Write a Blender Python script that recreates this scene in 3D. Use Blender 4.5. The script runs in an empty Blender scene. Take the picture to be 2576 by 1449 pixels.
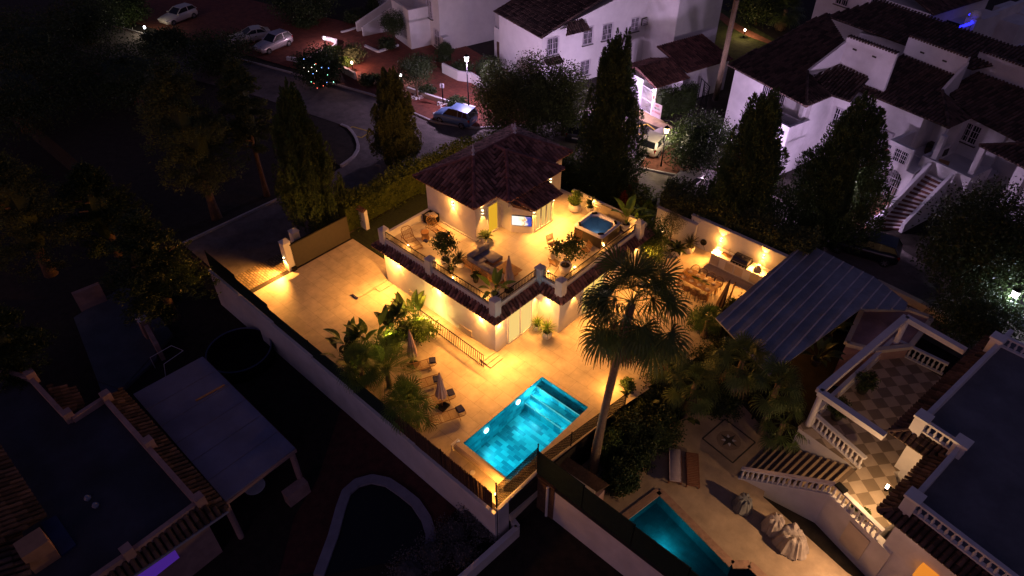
import bpy, bmesh, math, random
import numpy as np
from mathutils import Vector, Matrix
random.seed(7); RNG = np.random.default_rng(7)
SC = bpy.context.scene
COL = SC.collection
R = math.radians
# ------------------------------------------------------------------ camera
F, PITCH, YAW, H = 1746.24, 0.706800, 2.314501, 28.0      # focal length in px of a 2576 px wide frame, metres
_fw = np.array([math.cos(YAW)*math.cos(PITCH), math.sin(YAW)*math.cos(PITCH), -math.sin(PITCH)])
_rt = np.array([math.sin(YAW), -math.cos(YAW), 0.0]); _up = np.cross(_rt, _fw)
cam = bpy.data.cameras.new('camera'); camo = bpy.data.objects.new('camera', cam); COL.objects.link(camo)
cam.sensor_width = 36; cam.lens = F/2576*36; cam.clip_end = 2000; cam.clip_start = 0.5
mw = Matrix.Identity(4)
for i in range(3):
    mw[i][0], mw[i][1], mw[i][2] = _rt[i], _up[i], -_fw[i]
mw[2][3] = H
camo.matrix_world = mw
SC.camera = camo
# ------------------------------------------------------------------ dusk sky and last afterglow
W = bpy.data.worlds.new('World'); SC.world = W; W.use_nodes = True
nt = W.node_tree; bg = nt.nodes['Background']
sky = nt.nodes.new('ShaderNodeTexSky'); sky.sky_type = 'NISHITA'; sky.sun_disc = False
SUN_EL, SUN_AZ = 2.0, 200.0
sky.sun_elevation = R(SUN_EL); sky.sun_rotation = R(SUN_AZ); sky.altitude = 60
tint = nt.nodes.new('ShaderNodeMix'); tint.data_type = 'RGBA'; tint.blend_type = 'MULTIPLY'
tint.inputs['Factor'].default_value = 1.0; tint.inputs[7].default_value = (0.52, 0.42, 0.95, 1)
nt.links.new(sky.outputs[0], tint.inputs[6]); nt.links.new(tint.outputs[2], bg.inputs[0])
bg.inputs[1].default_value = 0.085
sl = bpy.data.lights.new('sun', 'SUN'); sl.energy = 0.105; sl.angle = R(25); sl.color = (1.0, 0.58, 0.8)
so = bpy.data.objects.new('sun', sl); COL.objects.link(so)
_az = R(-62)      # light travels from the camera's side, low
_d = Vector((-math.cos(R(-62))*math.cos(R(28)), -math.sin(R(-62))*math.cos(R(28)), -math.sin(R(28))))
so.rotation_euler = _d.to_track_quat('-Z', 'Y').to_euler()
SC.view_settings.view_transform = 'Standard'; SC.view_settings.look = 'None'
SC.view_settings.exposure = 0; SC.view_settings.gamma = 1
SC.cycles.use_denoising = True
SC.cycles.max_bounces = 6; SC.cycles.sample_clamp_indirect = 3.0; SC.cycles.transparent_max_bounces = 16
SC.cycles.caustics_reflective = False; SC.cycles.caustics_refractive = False
# ------------------------------------------------------------------ survey: photo points to points on real planes
def _ray(x, y): return _fw*F + _rt*(x-1288) - _up*(y-724.5)
def P(px, z=0.0):
    d = _ray(*px); q = d*((z-H)/d[2]); return Vector((q[0], q[1], z))
def ONY(px, Y): d = _ray(*px); q = d*(Y/d[1]); return Vector((q[0], Y, q[2]+H))
def ONX(px, X): d = _ray(*px); q = d*(X/d[0]); return Vector((X, q[1], q[2]+H))
def HZ(b, y):       # height of the point above ground point b seen on image row y
    lo, hi = -6, 27
    for _ in range(50):
        m = (lo+hi)/2; v = np.array([b[0], b[1], m-H]); yy = 724.5-F*(v@_up)/(v@_fw)
        if yy > y: lo = m
        else: hi = m
    return lo
def _z(ox, oy, s): return lambda a, b: (ox+a*s, oy+b*s)
t2 = _z(858.7, 0, 1/3); t3 = _z(1717.3, 0, 1/3); z4 = _z(0, 483, 1/3); z5 = _z(858.7, 483, 1/3); z6 = _z(1717.3, 483, 1/3)
z1 = _z(0, 966, 1/3); z2 = _z(858.7, 966, 1/3); z3 = _z(1717.3, 966, 1/3); z0 = _z(0, 0, 1/3)
k1 = _z(1019.7, 308.6, .1875); k6 = _z(1610, 509.8, .1875); k4 = _z(831.8, 737.9, .1875); k5 = _z(831.8, 912.3, .1875)
k7 = _z(2093, 214.7, .1875); k8 = _z(2093, 0, .1875); k9 = _z(1502.7, 67.1, .1875); ka = _z(831.8, 0, .1875); kb = _z(1046.5, 1100.2, .1875)
ANG = R(-15); UX = Vector((math.cos(ANG), math.sin(ANG), 0)); VX = Vector((-math.sin(ANG), math.cos(ANG), 0)); OO = Vector((-23.8, 51.3, 0))
def UV(u, v, z=0): q = OO+UX*u+VX*v; return Vector((q.x, q.y, z))
def toUV(q): w = Vector((q.x, q.y, 0))-OO; return w.dot(UX), w.dot(VX)
def ONV(px, v):
    d = _ray(*px); dn = d[0]*VX.x+d[1]*VX.y; t = (v+OO.dot(VX))/dn; q = d*t; w = Vector((q[0], q[1], 0))-OO; return w.dot(UX), q[2]+H
def ONU(px, u):
    d = _ray(*px); dn = d[0]*UX.x+d[1]*UX.y; t = (u+OO.dot(UX))/dn; q = d*t; w = Vector((q[0], q[1], 0))-OO; return w.dot(VX), q[2]+H
# ------------------------------------------------------------------ mesh helpers
class MB:
    def __init__(s, M=None): s.v = []; s.f = []; s.r = []; s.M = M; s.rc = 0.5
    def add(s, vs, fs, rnd=None):
        o = len(s.v)
        if s.M is not None: vs = [s.M @ Vector(p) for p in vs]
        s.v += [tuple(p) for p in vs]; s.f += [tuple(i+o for i in f) for f in fs]
        s.r += [s.rc if rnd is None else rnd]*len(fs); return s
    def box(s, x0, x1, y0, y1, z0, z1):
        return s.prism([(x0, y0), (x1, y0), (x1, y1), (x0, y1)], z0, z1)
    def obox(s, c, sz, rz=0, rot=None):
        m = (rot if rot is not None else Matrix.Rotation(rz, 3, 'Z')); c = Vector(c); a, b, h = [q/2 for q in sz]
        vs = [c+m @ Vector(q) for q in ((-a,-b,-h),(a,-b,-h),(a,b,-h),(-a,b,-h),(-a,-b,h),(a,-b,h),(a,b,h),(-a,b,h))]
        return s.add(vs, [(3,2,1,0),(4,5,6,7),(0,1,5,4),(1,2,6,5),(2,3,7,6),(3,0,4,7)])
    def prism(s, poly, z0, z1):
        poly = [(p[0], p[1]) for p in poly]
        if sum(poly[i][0]*poly[(i+1) % len(poly)][1]-poly[(i+1) % len(poly)][0]*poly[i][1] for i in range(len(poly))) < 0: poly = poly[::-1]
        n = len(poly); zz = (lambda z, i: z[i] if isinstance(z, (list, tuple)) else z)
        vs = [(p[0], p[1], zz(z0, i)) for i, p in enumerate(poly)]+[(p[0], p[1], zz(z1, i)) for i, p in enumerate(poly)]
        return s.add(vs, [tuple(range(n))[::-1], tuple(range(n, 2*n))]+[(i, (i+1) % n, (i+1) % n+n, i+n) for i in range(n)])
    def solid(s, pts, th):      # planar polygon given thickness along its normal
        pts = [Vector(p) for p in pts]; n = (pts[1]-pts[0]).cross(pts[2]-pts[0]).normalized()*th; k = len(pts)
        return s.add(pts+[p-n for p in pts], [tuple(range(k)), tuple(range(k, 2*k))[::-1]]+[((i+1) % k, i, i+k, (i+1) % k+k) for i in range(k)])
    def bar(s, a, b, w, h=None):
        a, b = Vector(a), Vector(b); h = h or w; d = b-a; L = d.length
        if L < 1e-6: return s
        q = d.to_track_quat('X', 'Z').to_matrix(); return s.obox((a+b)/2, (L, w, h), rot=q)
    def tube(s, pts, r, n=6, cap=True):
        pts = [Vector(p) for p in pts]; rr = r if isinstance(r, (list, tuple)) else [r]*len(pts); vs = []; fs = []
        for i, p in enumerate(pts):
            d = (pts[min(i+1, len(pts)-1)]-pts[max(i-1, 0)]).normalized(); q = d.to_track_quat('Z', 'Y').to_matrix()
            for k in range(n):
                a = 2*math.pi*k/n; vs.append(p+q @ Vector((math.cos(a)*rr[i], math.sin(a)*rr[i], 0)))
        for i in range(len(pts)-1):
            for k in range(n): fs.append((i*n+k, i*n+(k+1) % n, (i+1)*n+(k+1) % n, (i+1)*n+k))
        if cap: fs += [tuple(range(n))[::-1], tuple(range((len(pts)-1)*n, len(pts)*n))]
        return s.add(vs, fs)
    def lathe(s, prof, c=(0, 0, 0), n=16, sx=1, sy=1):
        vs = []; fs = []; m = len(prof)
        for r, z in prof:
            for k in range(n): a = 2*math.pi*k/n; vs.append((c[0]+math.cos(a)*r*sx, c[1]+math.sin(a)*r*sy, c[2]+z))
        for i in range(m-1):
            for k in range(n): fs.append((i*n+k, i*n+(k+1) % n, (i+1)*n+(k+1) % n, (i+1)*n+k))
        fs += [tuple(range(n))[::-1], tuple(range((m-1)*n, m*n))]
        return s.add(vs, fs)
    def build(s, name, mat, parent=None, smooth=False, world=False):
        me = bpy.data.meshes.new(name); v = s.v
        if world and parent is not None:
            mi = pmat(parent).inverted(); v = [tuple(mi @ Vector(p)) for p in v]
        me.from_pydata(v, [], s.f); me.update()
        at = me.attributes.new('rnd', 'FLOAT', 'FACE'); at.data.foreach_set('value', s.r)
        if smooth: me.polygons.foreach_set('use_smooth', [True]*len(s.f))
        me.materials.append(mat); o = bpy.data.objects.new(name, me); COL.objects.link(o)
        if parent is not None: o.parent = parent
        return o
def pmat(o):
    m = Matrix.Translation(o.location) @ o.rotation_euler.to_matrix().to_4x4()
    return pmat(o.parent) @ m if o.parent else m
def tag(o, label, cat, group=None, kind=None):
    o['label'] = label; o['category'] = cat
    if group: o['group'] = group
    if kind: o['kind'] = kind
    return o
def thing(name, label, cat, loc=(0, 0, 0), rz=0, group=None):
    o = bpy.data.objects.new(name, None); COL.objects.link(o); o.location = loc; o.rotation_euler = (0, 0, rz); o.empty_display_size = .2
    return tag(o, label, cat, group)
def struct(name, mb, m, smooth=False):
    o = mb.build(name, m, smooth=smooth); o['kind'] = 'structure'; return o
def copy_tree(o, parent=None, loc=None, rz=None, label=None):
    c = o.copy(); COL.objects.link(c)
    if parent is not None: c.parent = parent
    if loc is not None: c.location = loc
    if rz is not None: c.rotation_euler = (0, 0, rz)
    if label: c['label'] = label
    for ch in [x for x in o.children]: copy_tree(ch, c)
    return c
def holed(outer, holes, z, zb=None, skirt=True):     # horizontal sheet with holes, and a skirt down to zb
    bm = bmesh.new(); es = []
    for lp in [outer]+holes:
        vs = [bm.verts.new((p[0], p[1], z)) for p in lp]
        es += [bm.edges.new((vs[i], vs[(i+1) % len(vs)])) for i in range(len(vs))]
    bmesh.ops.triangle_fill(bm, use_beauty=True, edges=es)
    bmesh.ops.recalc_face_normals(bm, faces=bm.faces)
    mb = MB(); bm.verts.ensure_lookup_table(); bm.verts.index_update()
    up = 1 if sum(f.normal.z for f in bm.faces) > 0 else -1
    mb.add([v.co.copy() for v in bm.verts], [tuple(v.index for v in f.verts)[::up] for f in bm.faces]); bm.free()
    if zb is not None:
        n = len(outer); mb.add([(p[0], p[1], z) for p in outer]+[(p[0], p[1], zb) for p in outer], [(i, i+n, (i+1) % n+n, (i+1) % n) for i in range(n)])
    return mb
# ------------------------------------------------------------------ materials
def nn(t, k, **kw):
    n = t.nodes.new('ShaderNode'+k)
    for a, b in kw.items(): setattr(n, a, b)
    return n
def mat(name, col, rough=.75, var=.18, scale=2.0, bump=0.0, bscale=40, metal=0.0, emit=None, es=1.0, rnd=0.0, stain=0.0, spec=.4):
    m = bpy.data.materials.new(name); m.use_nodes = True; t = m.node_tree; b = t.nodes['Principled BSDF']
    b.inputs['Roughness'].default_value = rough; b.inputs['Metallic'].default_value = metal; b.inputs['Specular IOR Level'].default_value = spec
    tc = nn(t, 'TexCoord'); no = nn(t, 'TexNoise'); no.inputs['Scale'].default_value = scale; no.inputs['Detail'].default_value = 6; no.inputs['Roughness'].default_value = .65
    t.links.new(tc.outputs['Object'], no.inputs['Vector'])
    rp = nn(t, 'MapRange'); rp.inputs[1].default_value = .3; rp.inputs[2].default_value = .7; rp.inputs[3].default_value = 1-var; rp.inputs[4].default_value = 1+var
    t.links.new(no.outputs[0], rp.inputs[0]); val = rp.outputs[0]
    def mul(a, b_):
        x = nn(t, 'Math', operation='MULTIPLY'); t.links.new(a, x.inputs[0]); t.links.new(b_, x.inputs[1]); return x.outputs[0]
    if rnd:
        at = nn(t, 'Attribute', attribute_name='rnd'); r2 = nn(t, 'MapRange'); r2.inputs[3].default_value = 1-rnd; r2.inputs[4].default_value = 1+rnd
        t.links.new(at.outputs['Fac'], r2.inputs[0]); val = mul(val, r2.outputs[0])
    if stain:
        n2 = nn(t, 'TexNoise'); n2.inputs['Scale'].default_value = .35; n2.inputs['Detail'].default_value = 8; n2.inputs['Roughness'].default_value = .7
        t.links.new(tc.outputs['Object'], n2.inputs['Vector']); r3 = nn(t, 'MapRange'); r3.inputs[1].default_value = .35; r3.inputs[2].default_value = .65; r3.inputs[3].default_value = 1-stain; r3.inputs[4].default_value = 1
        t.links.new(n2.outputs[0], r3.inputs[0]); val = mul(val, r3.outputs[0])
    sc = nn(t, 'VectorMath', operation='SCALE'); sc.inputs[0].default_value = col[:3]; t.links.new(val, sc.inputs['Scale']); t.links.new(sc.outputs[0], b.inputs['Base Color'])
    if bump:
        n3 = nn(t, 'TexNoise'); n3.inputs['Scale'].default_value = bscale; n3.inputs['Detail'].default_value = 4; t.links.new(tc.outputs['Object'], n3.inputs['Vector'])
        bp = nn(t, 'Bump'); bp.inputs['Strength'].default_value = bump; bp.inputs['Distance'].default_value = .03; t.links.new(n3.outputs[0], bp.inputs['Height']); t.links.new(bp.outputs[0], b.inputs['Normal'])
    if emit: b.inputs['Emission Color'].default_value = (*emit, 1); b.inputs['Emission Strength'].default_value = es
    return m
def brickmat(name, c1, c2, cm, w, h, mortar=.01, rough=.6, offset=.5, axis='XY', rot=0, bump=.2, var=.15, squash=1.0):
    m = mat(name, (1, 1, 1), rough, var=var, scale=1.5); t = m.node_tree; b = t.nodes['Principled BSDF']
    tc = [n for n in t.nodes if n.type == 'TEX_COORD'][0]; mp = nn(t, 'Mapping'); mp.inputs['Rotation'].default_value = (R(90) if axis == 'XZ' else 0, R(90) if axis == 'YZ' else 0, rot)
    if axis == 'XZ': mp.inputs['Rotation'].default_value = (R(-90), 0, 0)
    if axis == 'YZ': mp.inputs['Rotation'].default_value = (0, R(90), R(90))
    t.links.new(tc.outputs['Object'], mp.inputs[0]); br = nn(t, 'TexBrick'); br.offset = offset; br.squash = squash
    br.inputs['Color1'].default_value = (*c1, 1); br.inputs['Color2'].default_value = (*c2, 1); br.inputs['Mortar'].default_value = (*cm, 1)
    br.inputs['Scale'].default_value = 1; br.inputs['Mortar Size'].default_value = mortar; br.inputs['Mortar Smooth'].default_value = .2; br.inputs['Bias'].default_value = 0
    br.inputs['Brick Width'].default_value = w; br.inputs['Row Height'].default_value = h; t.links.new(mp.outputs[0], br.inputs[0])
    sc = [n for n in t.nodes if n.type == 'VECT_MATH'][0]; t.links.new(br.outputs[0], sc.inputs[0])
    if bump:
        bp = nn(t, 'Bump'); bp.inputs['Strength'].default_value = bump; bp.inputs['Distance'].default_value = -.01; t.links.new(br.outputs['Fac'], bp.inputs['Height']); t.links.new(bp.outputs[0], b.inputs['Normal'])
    return m
def leafmat(name, col, trans=.25, rough=.5, rnd=.45):
    m = mat(name, col, rough, var=.25, scale=1.2, rnd=rnd, spec=.3); t = m.node_tree; b = t.nodes['Principled BSDF']
    tr = nn(t, 'BsdfTranslucent'); mx = nn(t, 'MixShader'); mx.inputs[0].default_value = trans
    src = b.inputs['Base Color'].links[0].from_socket; t.links.new(src, tr.inputs[0])
    out = t.nodes['Material Output']; t.links.new(b.outputs[0], mx.inputs[1]); t.links.new(tr.outputs[0], mx.inputs[2]); t.links.new(mx.outputs[0], out.inputs[0]); return m
def emis(name, col, s):
    m = bpy.data.materials.new(name); m.use_nodes = True; t = m.node_tree; t.nodes.remove(t.nodes['Principled BSDF'])
    e = nn(t, 'Emission'); e.inputs[0].default_value = (*col, 1); e.inputs[1].default_value = s; t.links.new(e.outputs[0], t.nodes['Material Output'].inputs[0]); return m
def watermat(name, tintc, rough=.03, bump=.15, bs=4.0, gloss=1.0):
    m = bpy.data.materials.new(name); m.use_nodes = True; t = m.node_tree; t.nodes.remove(t.nodes['Principled BSDF'])
    tr = nn(t, 'BsdfTransparent'); tr.inputs[0].default_value = (*tintc, 1); gl = nn(t, 'BsdfGlossy'); gl.inputs['Roughness'].default_value = rough
    fr = nn(t, 'Fresnel'); fr.inputs['IOR'].default_value = 1.33; tc = nn(t, 'TexCoord'); no = nn(t, 'TexNoise'); no.inputs['Scale'].default_value = bs; no.inputs['Detail'].default_value = 3
    t.links.new(tc.outputs['Object'], no.inputs[0]); bp = nn(t, 'Bump'); bp.inputs['Strength'].default_value = bump; bp.inputs['Distance'].default_value = .05; t.links.new(no.outputs[0], bp.inputs['Height'])
    t.links.new(bp.outputs[0], gl.inputs['Normal']); t.links.new(bp.outputs[0], fr.inputs['Normal']); mx = nn(t, 'MixShader')
    t.links.new(fr.outputs[0], mx.inputs[0]); t.links.new(tr.outputs[0], mx.inputs[1]); t.links.new(gl.outputs[0], mx.inputs[2]); t.links.new(mx.outputs[0], t.nodes['Material Output'].inputs[0]); return m
def glassmat(name, col=(.9, .95, 1), alpha=.75, rough=.05):
    m = bpy.data.materials.new(name); m.use_nodes = True; t = m.node_tree; b = t.nodes['Principled BSDF']
    b.inputs['Base Color'].default_value = (*col, 1); b.inputs['Roughness'].default_value = rough; b.inputs['Alpha'].default_value = alpha; return m
WHITE = mat('white_render', (.74, .72, .70), .9, .06, 1.2, .25, 30, stain=.1)
WHITE2 = mat('old_white_render', (.66, .63, .64), .9, .1, .8, .3, 25, stain=.16)
CREAM = mat('cream_render', (.60, .52, .42), .9, .1, 1, .3, 25, stain=.2)
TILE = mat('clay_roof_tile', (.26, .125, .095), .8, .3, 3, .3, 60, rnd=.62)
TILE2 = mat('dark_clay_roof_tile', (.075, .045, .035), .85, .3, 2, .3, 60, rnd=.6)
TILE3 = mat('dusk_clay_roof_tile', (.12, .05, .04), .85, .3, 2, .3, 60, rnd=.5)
RIDGE = mat('pale_clay_ridge_tile', (.24, .10, .085), .8, .25, 5, .2, 60, rnd=.35)
PAVE = brickmat('limestone_paving', (.47, .39, .30), (.52, .44, .345), (.31, .25, .19), 1.2, .8, .009, .55, bump=.1, var=.2)
TERR = brickmat('terrace_paving', (.53, .47, .39), (.59, .53, .44), (.36, .30, .23), 1.2, 1.2, .009, .5, offset=0, bump=.1, var=.17)
ASPH = mat('asphalt', (.17, .14, .13), .9, .3, 1.5, .5, 120, stain=.3)
KERB = mat('pale_kerb_stone', (.38, .35, .35), .85, .15, 3, .3, 30)
REDP = brickmat('red_brick_path', (.20, .055, .03), (.16, .045, .028), (.10, .035, .022), .4, .4, .02, .85, var=.35)
SOIL = mat('dark_soil', (.022, .016, .012), .95, .5, 2, .8, 30)
LAWN = mat('dark_lawn', (.025, .035, .01), .95, .5, 6, 1, 90)
BLACKM = mat('black_iron', (.006, .006, .007), .6, .1, 5, spec=.15)
DARKG = mat('charcoal_panel', (.05, .042, .033), .6, .12, 4)
WOOD = mat('teak_wood', (.36, .19, .075), .6, .3, 6, .2, 30)
RATT = mat('rattan_cane', (.22, .115, .045), .6, .3, 12, .2, 80)
GREYF = mat('grey_cushion_fabric', (.30, .28, .30), .95, .12, 6, .4, 120)
NAVY = mat('navy_towel', (.02, .022, .09), .95, .2, 20, .5, 150)
PARA = mat('dusty_pink_canvas', (.42, .28, .25), .9, .12, 5, .2, 60)
POTW = mat('white_planter', (.74, .71, .66), .55, .06, 3)
POTB = mat('black_pot', (.015, .013, .012), .6, .2, 4)
SILV = mat('brushed_steel', (.45, .44, .43), .3, .08, 8, metal=.9)
GLASSD = mat('dark_window_glass', (.012, .012, .02), .15, .2, 1, spec=.4)
BARS = mat('white_window_grille', (.6, .56, .6), .6, .08, 6)
BARK = mat('tree_bark', (.13, .075, .045), .95, .35, 6, .8, 25)
PBARK = mat('palm_bark', (.20, .14, .09), .95, .3, 8, .9, 30)
WIRE = mat('dark_fence_wire', (.008, .007, .006), .7, .1, 5, spec=.1)
REED = mat('reed_screen', (.075, .04, .022), .9, .45, 9, .5, 40, rnd=.5)
GNET = mat('dark_green_screen', (.006, .02, .012), .9, .35, 5, .4, 60)
LW = emis('warm_lamp_glass', (1, .72, .32), 14); LWH = emis('white_lamp_glass', (.92, .92, 1), 16); LPK = emis('amber_lamp_glass', (1, .6, .45), 14)
GLOW = emis('lit_interior', (1, .62, .14), 1.1)
AMB = (1.0, .39, .068); VL = 4.6
def light(kind, name, loc, power, col, parent=None, d=None, ang=70, blend=.15, size=.04):
    l = bpy.data.lights.new(name, kind); l.energy = power; l.color = col
    l.shadow_soft_size = size
    if kind == 'SPOT': l.spot_size = R(ang); l.spot_blend = blend
    o = bpy.data.objects.new(name, l); COL.objects.link(o); loc = Vector(loc)
    if parent is not None: o.parent = parent; loc = pmat(parent).inverted() @ loc
    o.location = loc
    if d is not None: o.rotation_euler = Vector(d).to_track_quat('-Z', 'Y').to_euler()
    return o
# ------------------------------------------------------------------ barrel-tile roof faces
def tiles(mb, poly, pitch=.22, tl=.42, rad=.085, drop=0.0):
    """cover a planar polygon (first edge = eave) with courses of barrel tiles running up the slope"""
    p = [Vector(q) for q in poly]; e = (p[1]-p[0]).normalized(); n = e.cross(p[2]-p[0]).normalized()
    if n.z < 0: n = -n
    up = n.cross(e).normalized()
    if up.z < 0: up = -up
    L = [((q-p[0]).dot(e), (q-p[0]).dot(up)) for q in p]; s0 = min(a for a, b in L); s1 = max(a for a, b in L)
    def span(s):
        ts = []
        for i in range(len(L)):
            a, b = L[i], L[(i+1) % len(L)]
            if (a[0]-s)*(b[0]-s) <= 0 and abs(a[0]-b[0]) > 1e-9: ts.append(a[1]+(b[1]-a[1])*(s-a[0])/(b[0]-a[0]))
        return (min(ts), max(ts)) if len(ts) > 1 else None
    mb.rc = .0; base = [q-n*.01 for q in p]; k = len(base)      # the channel tiles underneath
    mb.add(base+[q-n*.05 for q in base], [tuple(range(k)), tuple(range(k, 2*k))[::-1]]+[((i+1) % k, i, i+k, (i+1) % k+k) for i in range(k)])
    cnt = max(1, int((s1-s0)/pitch)); ph = [math.pi*i/5 for i in range(6)]
    for c in range(cnt):
        s = s0+(c+.5)*(s1-s0)/cnt; sp = span(s)
        if not sp: continue
        t0, t1 = sp
        if t1-t0 < .08: continue
        t = t0-.05 if abs(t0) < .02 else t0; jit = random.uniform(-.012, .012)
        while t < t1-.02:
            te = min(t+tl, t1); vs = []
            for tt, rr, lift in ((t, rad*1.08, .022), (te, rad*.9, 0)):
                for a in ph: vs.append(p[0]+e*(s+jit+math.cos(a)*rr)+up*tt+n*(math.sin(a)*rr*1.15+lift))
            fs = [(i, i+1, i+7, i+6) for i in range(5)]+[(0, 5, 4, 3, 2, 1)]
            mb.add(vs, fs, rnd=random.random()); t = te
    mb.rc = .5
    return mb
def ridge(mb, a, b, r=.11, seg=.4):
    a, b = Vector(a), Vector(b); L = (b-a).length; n = max(1, int(L/seg)); d = (b-a)/n
    for i in range(n):
        mb.rc = random.random(); q = a+d*i; mb.tube([q, q+d*1.06], [r*1.1, r*.92], 8)
    mb.rc = .5
# ================================================================== GROUND
struct('ground', MB().box(-260, 160, -60, 260, -3.2, -2.55), SOIL)
POOL = [(-16.0, 13.85), (-12.85, 13.85), (-12.85, 19.8), (-16.0, 19.8)]
hi = [(-260, 12.25), (-12.2, 12.25), (-12.0, 15.2), (-11.6, 21.0), (-10.2, 29.0), (-9.6, 36.9), (-3.2, 36.3), (3.5, 34.5), (160, 20), (160, 260), (-260, 260)]
struct('upper_ground', holed(hi, [POOL], -.02, -3), SOIL)
_a0, _a1 = P((1658, 1236), -1.5), P((1553, 1316), -1.5); NPOOL = [(max(_a0.x, -11), _a0.y), (_a1.x, max(_a1.y, 16.1)), (P(z3(760, 1600), -1.5).x+.4, 15.62), tuple(P(z3(760, 1600), -1.5)[:2]), tuple(P(z3(505, 1365), -1.5)[:2]), tuple(P(z3(370, 1365), -1.5)[:2])]
struct('garden_ground', holed([(-12.0, 15.2), (-11.6, 21.0), (-10.2, 29.0), (-9.6, 36.9), (-3.2, 36.3), (3.5, 34.5), (60, 24), (60, 15.2)], [NPOOL], -1.9, -2.7), SOIL)
plot = [(-33.6, 12.45), (-12.3, 12.45), (-12.1, 15.2), (-11.6, 21.0), (-10.2, 29.0), (-9.8, 35.6), (-18.6, 35.6), (-18.6, 31.4), (-29, 31.4), (-29.6, 20.6), (-33.6, 20.6)]
struct('paving', holed(plot, [POOL], .012), PAVE)
struct('lawn', MB().prism([(-34.2, 20.65), (-29.7, 20.65), (-29.0, 31.4), (-18.7, 31.4), (-18.7, 36), (-35, 36)], 0, .02), LAWN)
# raised dining terrace and steps beside the villa, ramp walk along the villa
struct('dining_terrace_edge', MB().prism([(-14.62, 33.8), (-10.0, 34.6), (-10.0, 34.62), (-9.9, 35.5), (-14.7, 35.2)], .0, .03), PAVE)
struct('road', MB().prism([(-41.4, 12.5), (-34.0, 12.5), (-34.0, 21), (-35.2, 24), (-36, 33), (-30, 37.5), (-8, 37.6), (8, 35.5), (40, 28), (60, 26), (60, 34), (9, 40.2), (-6, 44.6), (-20, 45), (-24, 44.4), (-33.5, 49.5), (-35, 41), (-38.7, 37.4), (-42, 35.8), (-50, 35.6), (-54.2, 34.7), (-90, 26), (-90, 19), (-58, 28.2), (-47.5, 30.1), (-44, 29.1), (-42.1, 26.8), (-41.4, 24)], 0, .008), ASPH)
struct('forecourt', MB().prism([(-34.0, 12.6), (-35.85, 12.9), (-35.85, 16.8), (-34.0, 16.2)], .004, .02), brickmat('cobble_setts', (.24, .18, .12), (.12, .09, .06), (.04, .03, .02), .32, .16, .02, .8, var=.3))
struct('path', MB().prism([(-90, 28), (-54.2, 35.4), (-50, 36.4), (-42, 36.6), (-39.2, 38.2), (-37, 42), (-36.5, 46), (-45, 48), (-54, 50), (-60, 47), (-100, 38)], .0, .04), REDP)
struct('pavement', MB().prism([(-54.2, 34.72), (-50, 35.62), (-42, 35.82), (-38.7, 37.42), (-35.6, 41), (-36.2, 41.6), (-39.4, 38.5), (-42.2, 37.0), (-50, 36.7), (-54.3, 35.8)], .0, .14), mat('red_pavement', (.17, .055, .035), .9, .3, 3, .3, 60, stain=.3))
def kerb(name, pts, z=.16, w=.16):
    mb = MB()
    for a, b in zip(pts, pts[1:]): mb.bar((*a, z/2), (*b, z/2), w, z)
    return struct(name, mb, KERB)
kerb('kerb', [(-90, 25.9), (-54.2, 34.6), (-50, 35.5), (-42, 35.7), (-38.6, 37.3), (-35.2, 41)])
kerb('road_kerb', [(-41.45, 12.5), (-41.45, 20.6)])
ip = [P(t2(*q)) for q in ((0, 950), (50, 970), (80, 1000), (110, 1045), (128, 1100), (125, 1140), (95, 1190), (60, 1220), (0, 1262))]
kerb('island_kerb', [(q.x, q.y) for q in ip], .2, .22)
struct('island', MB().prism([(q.x, q.y) for q in ip]+[(-52, 26), (-52, 29)], 0, .1), SOIL)
# car park bays at the far end of the road
bay = MB()
for a, b in (((1075, 375), (1135, 335)), ((1000, 400), (1090, 345)), ((880, 330), (930, 300)), ((800, 300), (850, 275))):
    A, B = P(t2(a[0]-858.7*0-0, a[1])) if 0 else P((a[0]*2/3, a[1]/3)), P((b[0]*2/3, b[1]/3)); bay.bar((A.x, A.y, .016), (B.x, B.y, .016), .14, .008)
struct('parking_lines', bay, mat('road_paint', (.6, .58, .6), .8, .2, 4))
# red beds and kerb next to the white car
bed = [P(t2(*q)) for q in ((2230, 1270), (2250, 1240), (2330, 1150), (2500, 1060), (2576, 1080), (2700, 1200), (2700, 1370), (2576, 1340))]
struct('verge', MB().prism([(q.x, q.y) for q in bed], 0, .1), mat('red_earth', (.16, .06, .04), .95, .4, 3, .6, 40))
kerb('verge_kerb', [(q.x, q.y) for q in [bed[3], bed[2], bed[1], bed[0], bed[7]]], .16, .14)
fp = [P(t2(*q)) for q in ((2250, 830), (2360, 870), (2500, 960), (2490, 1000), (2240, 900))]
struct('entrance_path', MB().prism([(q.x, q.y) for q in fp], 0, .03), mat('entrance_paving', (.38, .26, .16), .85, .3, 3, .3, 40))
yl = MB()
for c, w, d, rz in ((P(t2(118, 998)), 1.9, 1.2, .25), (P(t2(2285, 980)), 1.6, 1.5, 1.2)):
    for s in (-1, 1):
        m = Matrix.Rotation(rz, 3, 'Z'); yl.obox(c+m @ Vector((0, s*d/2, .016)), (w, .12, .008), rz); yl.obox(c+m @ Vector((s*w/2, 0, .021)), (.12, d, .008), rz)
struct('yellow_markings', yl, mat('yellow_paint', (.5, .34, .04), .8, .25, 6))
tp = [P(z6(*q)) for q in ((1500, 0), (1290, 100), (1250, 200), (1270, 280), (1420, 290), (1640, 180), (1700, 60))]
struct('tiled_forecourt', MB().prism([(q.x, q.y) for q in tp], 0, .05), brickmat('terracotta_pavers', (.30, .15, .08), (.20, .09, .05), (.12, .07, .045), .6, .6, .03, .85, offset=0, var=.25, rot=R(-15)))
gp = [P(q) for q in ((1700, 0), (1780, 0), (1950, 100), (2000, 130), (1900, 190), (1760, 120))]
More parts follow.
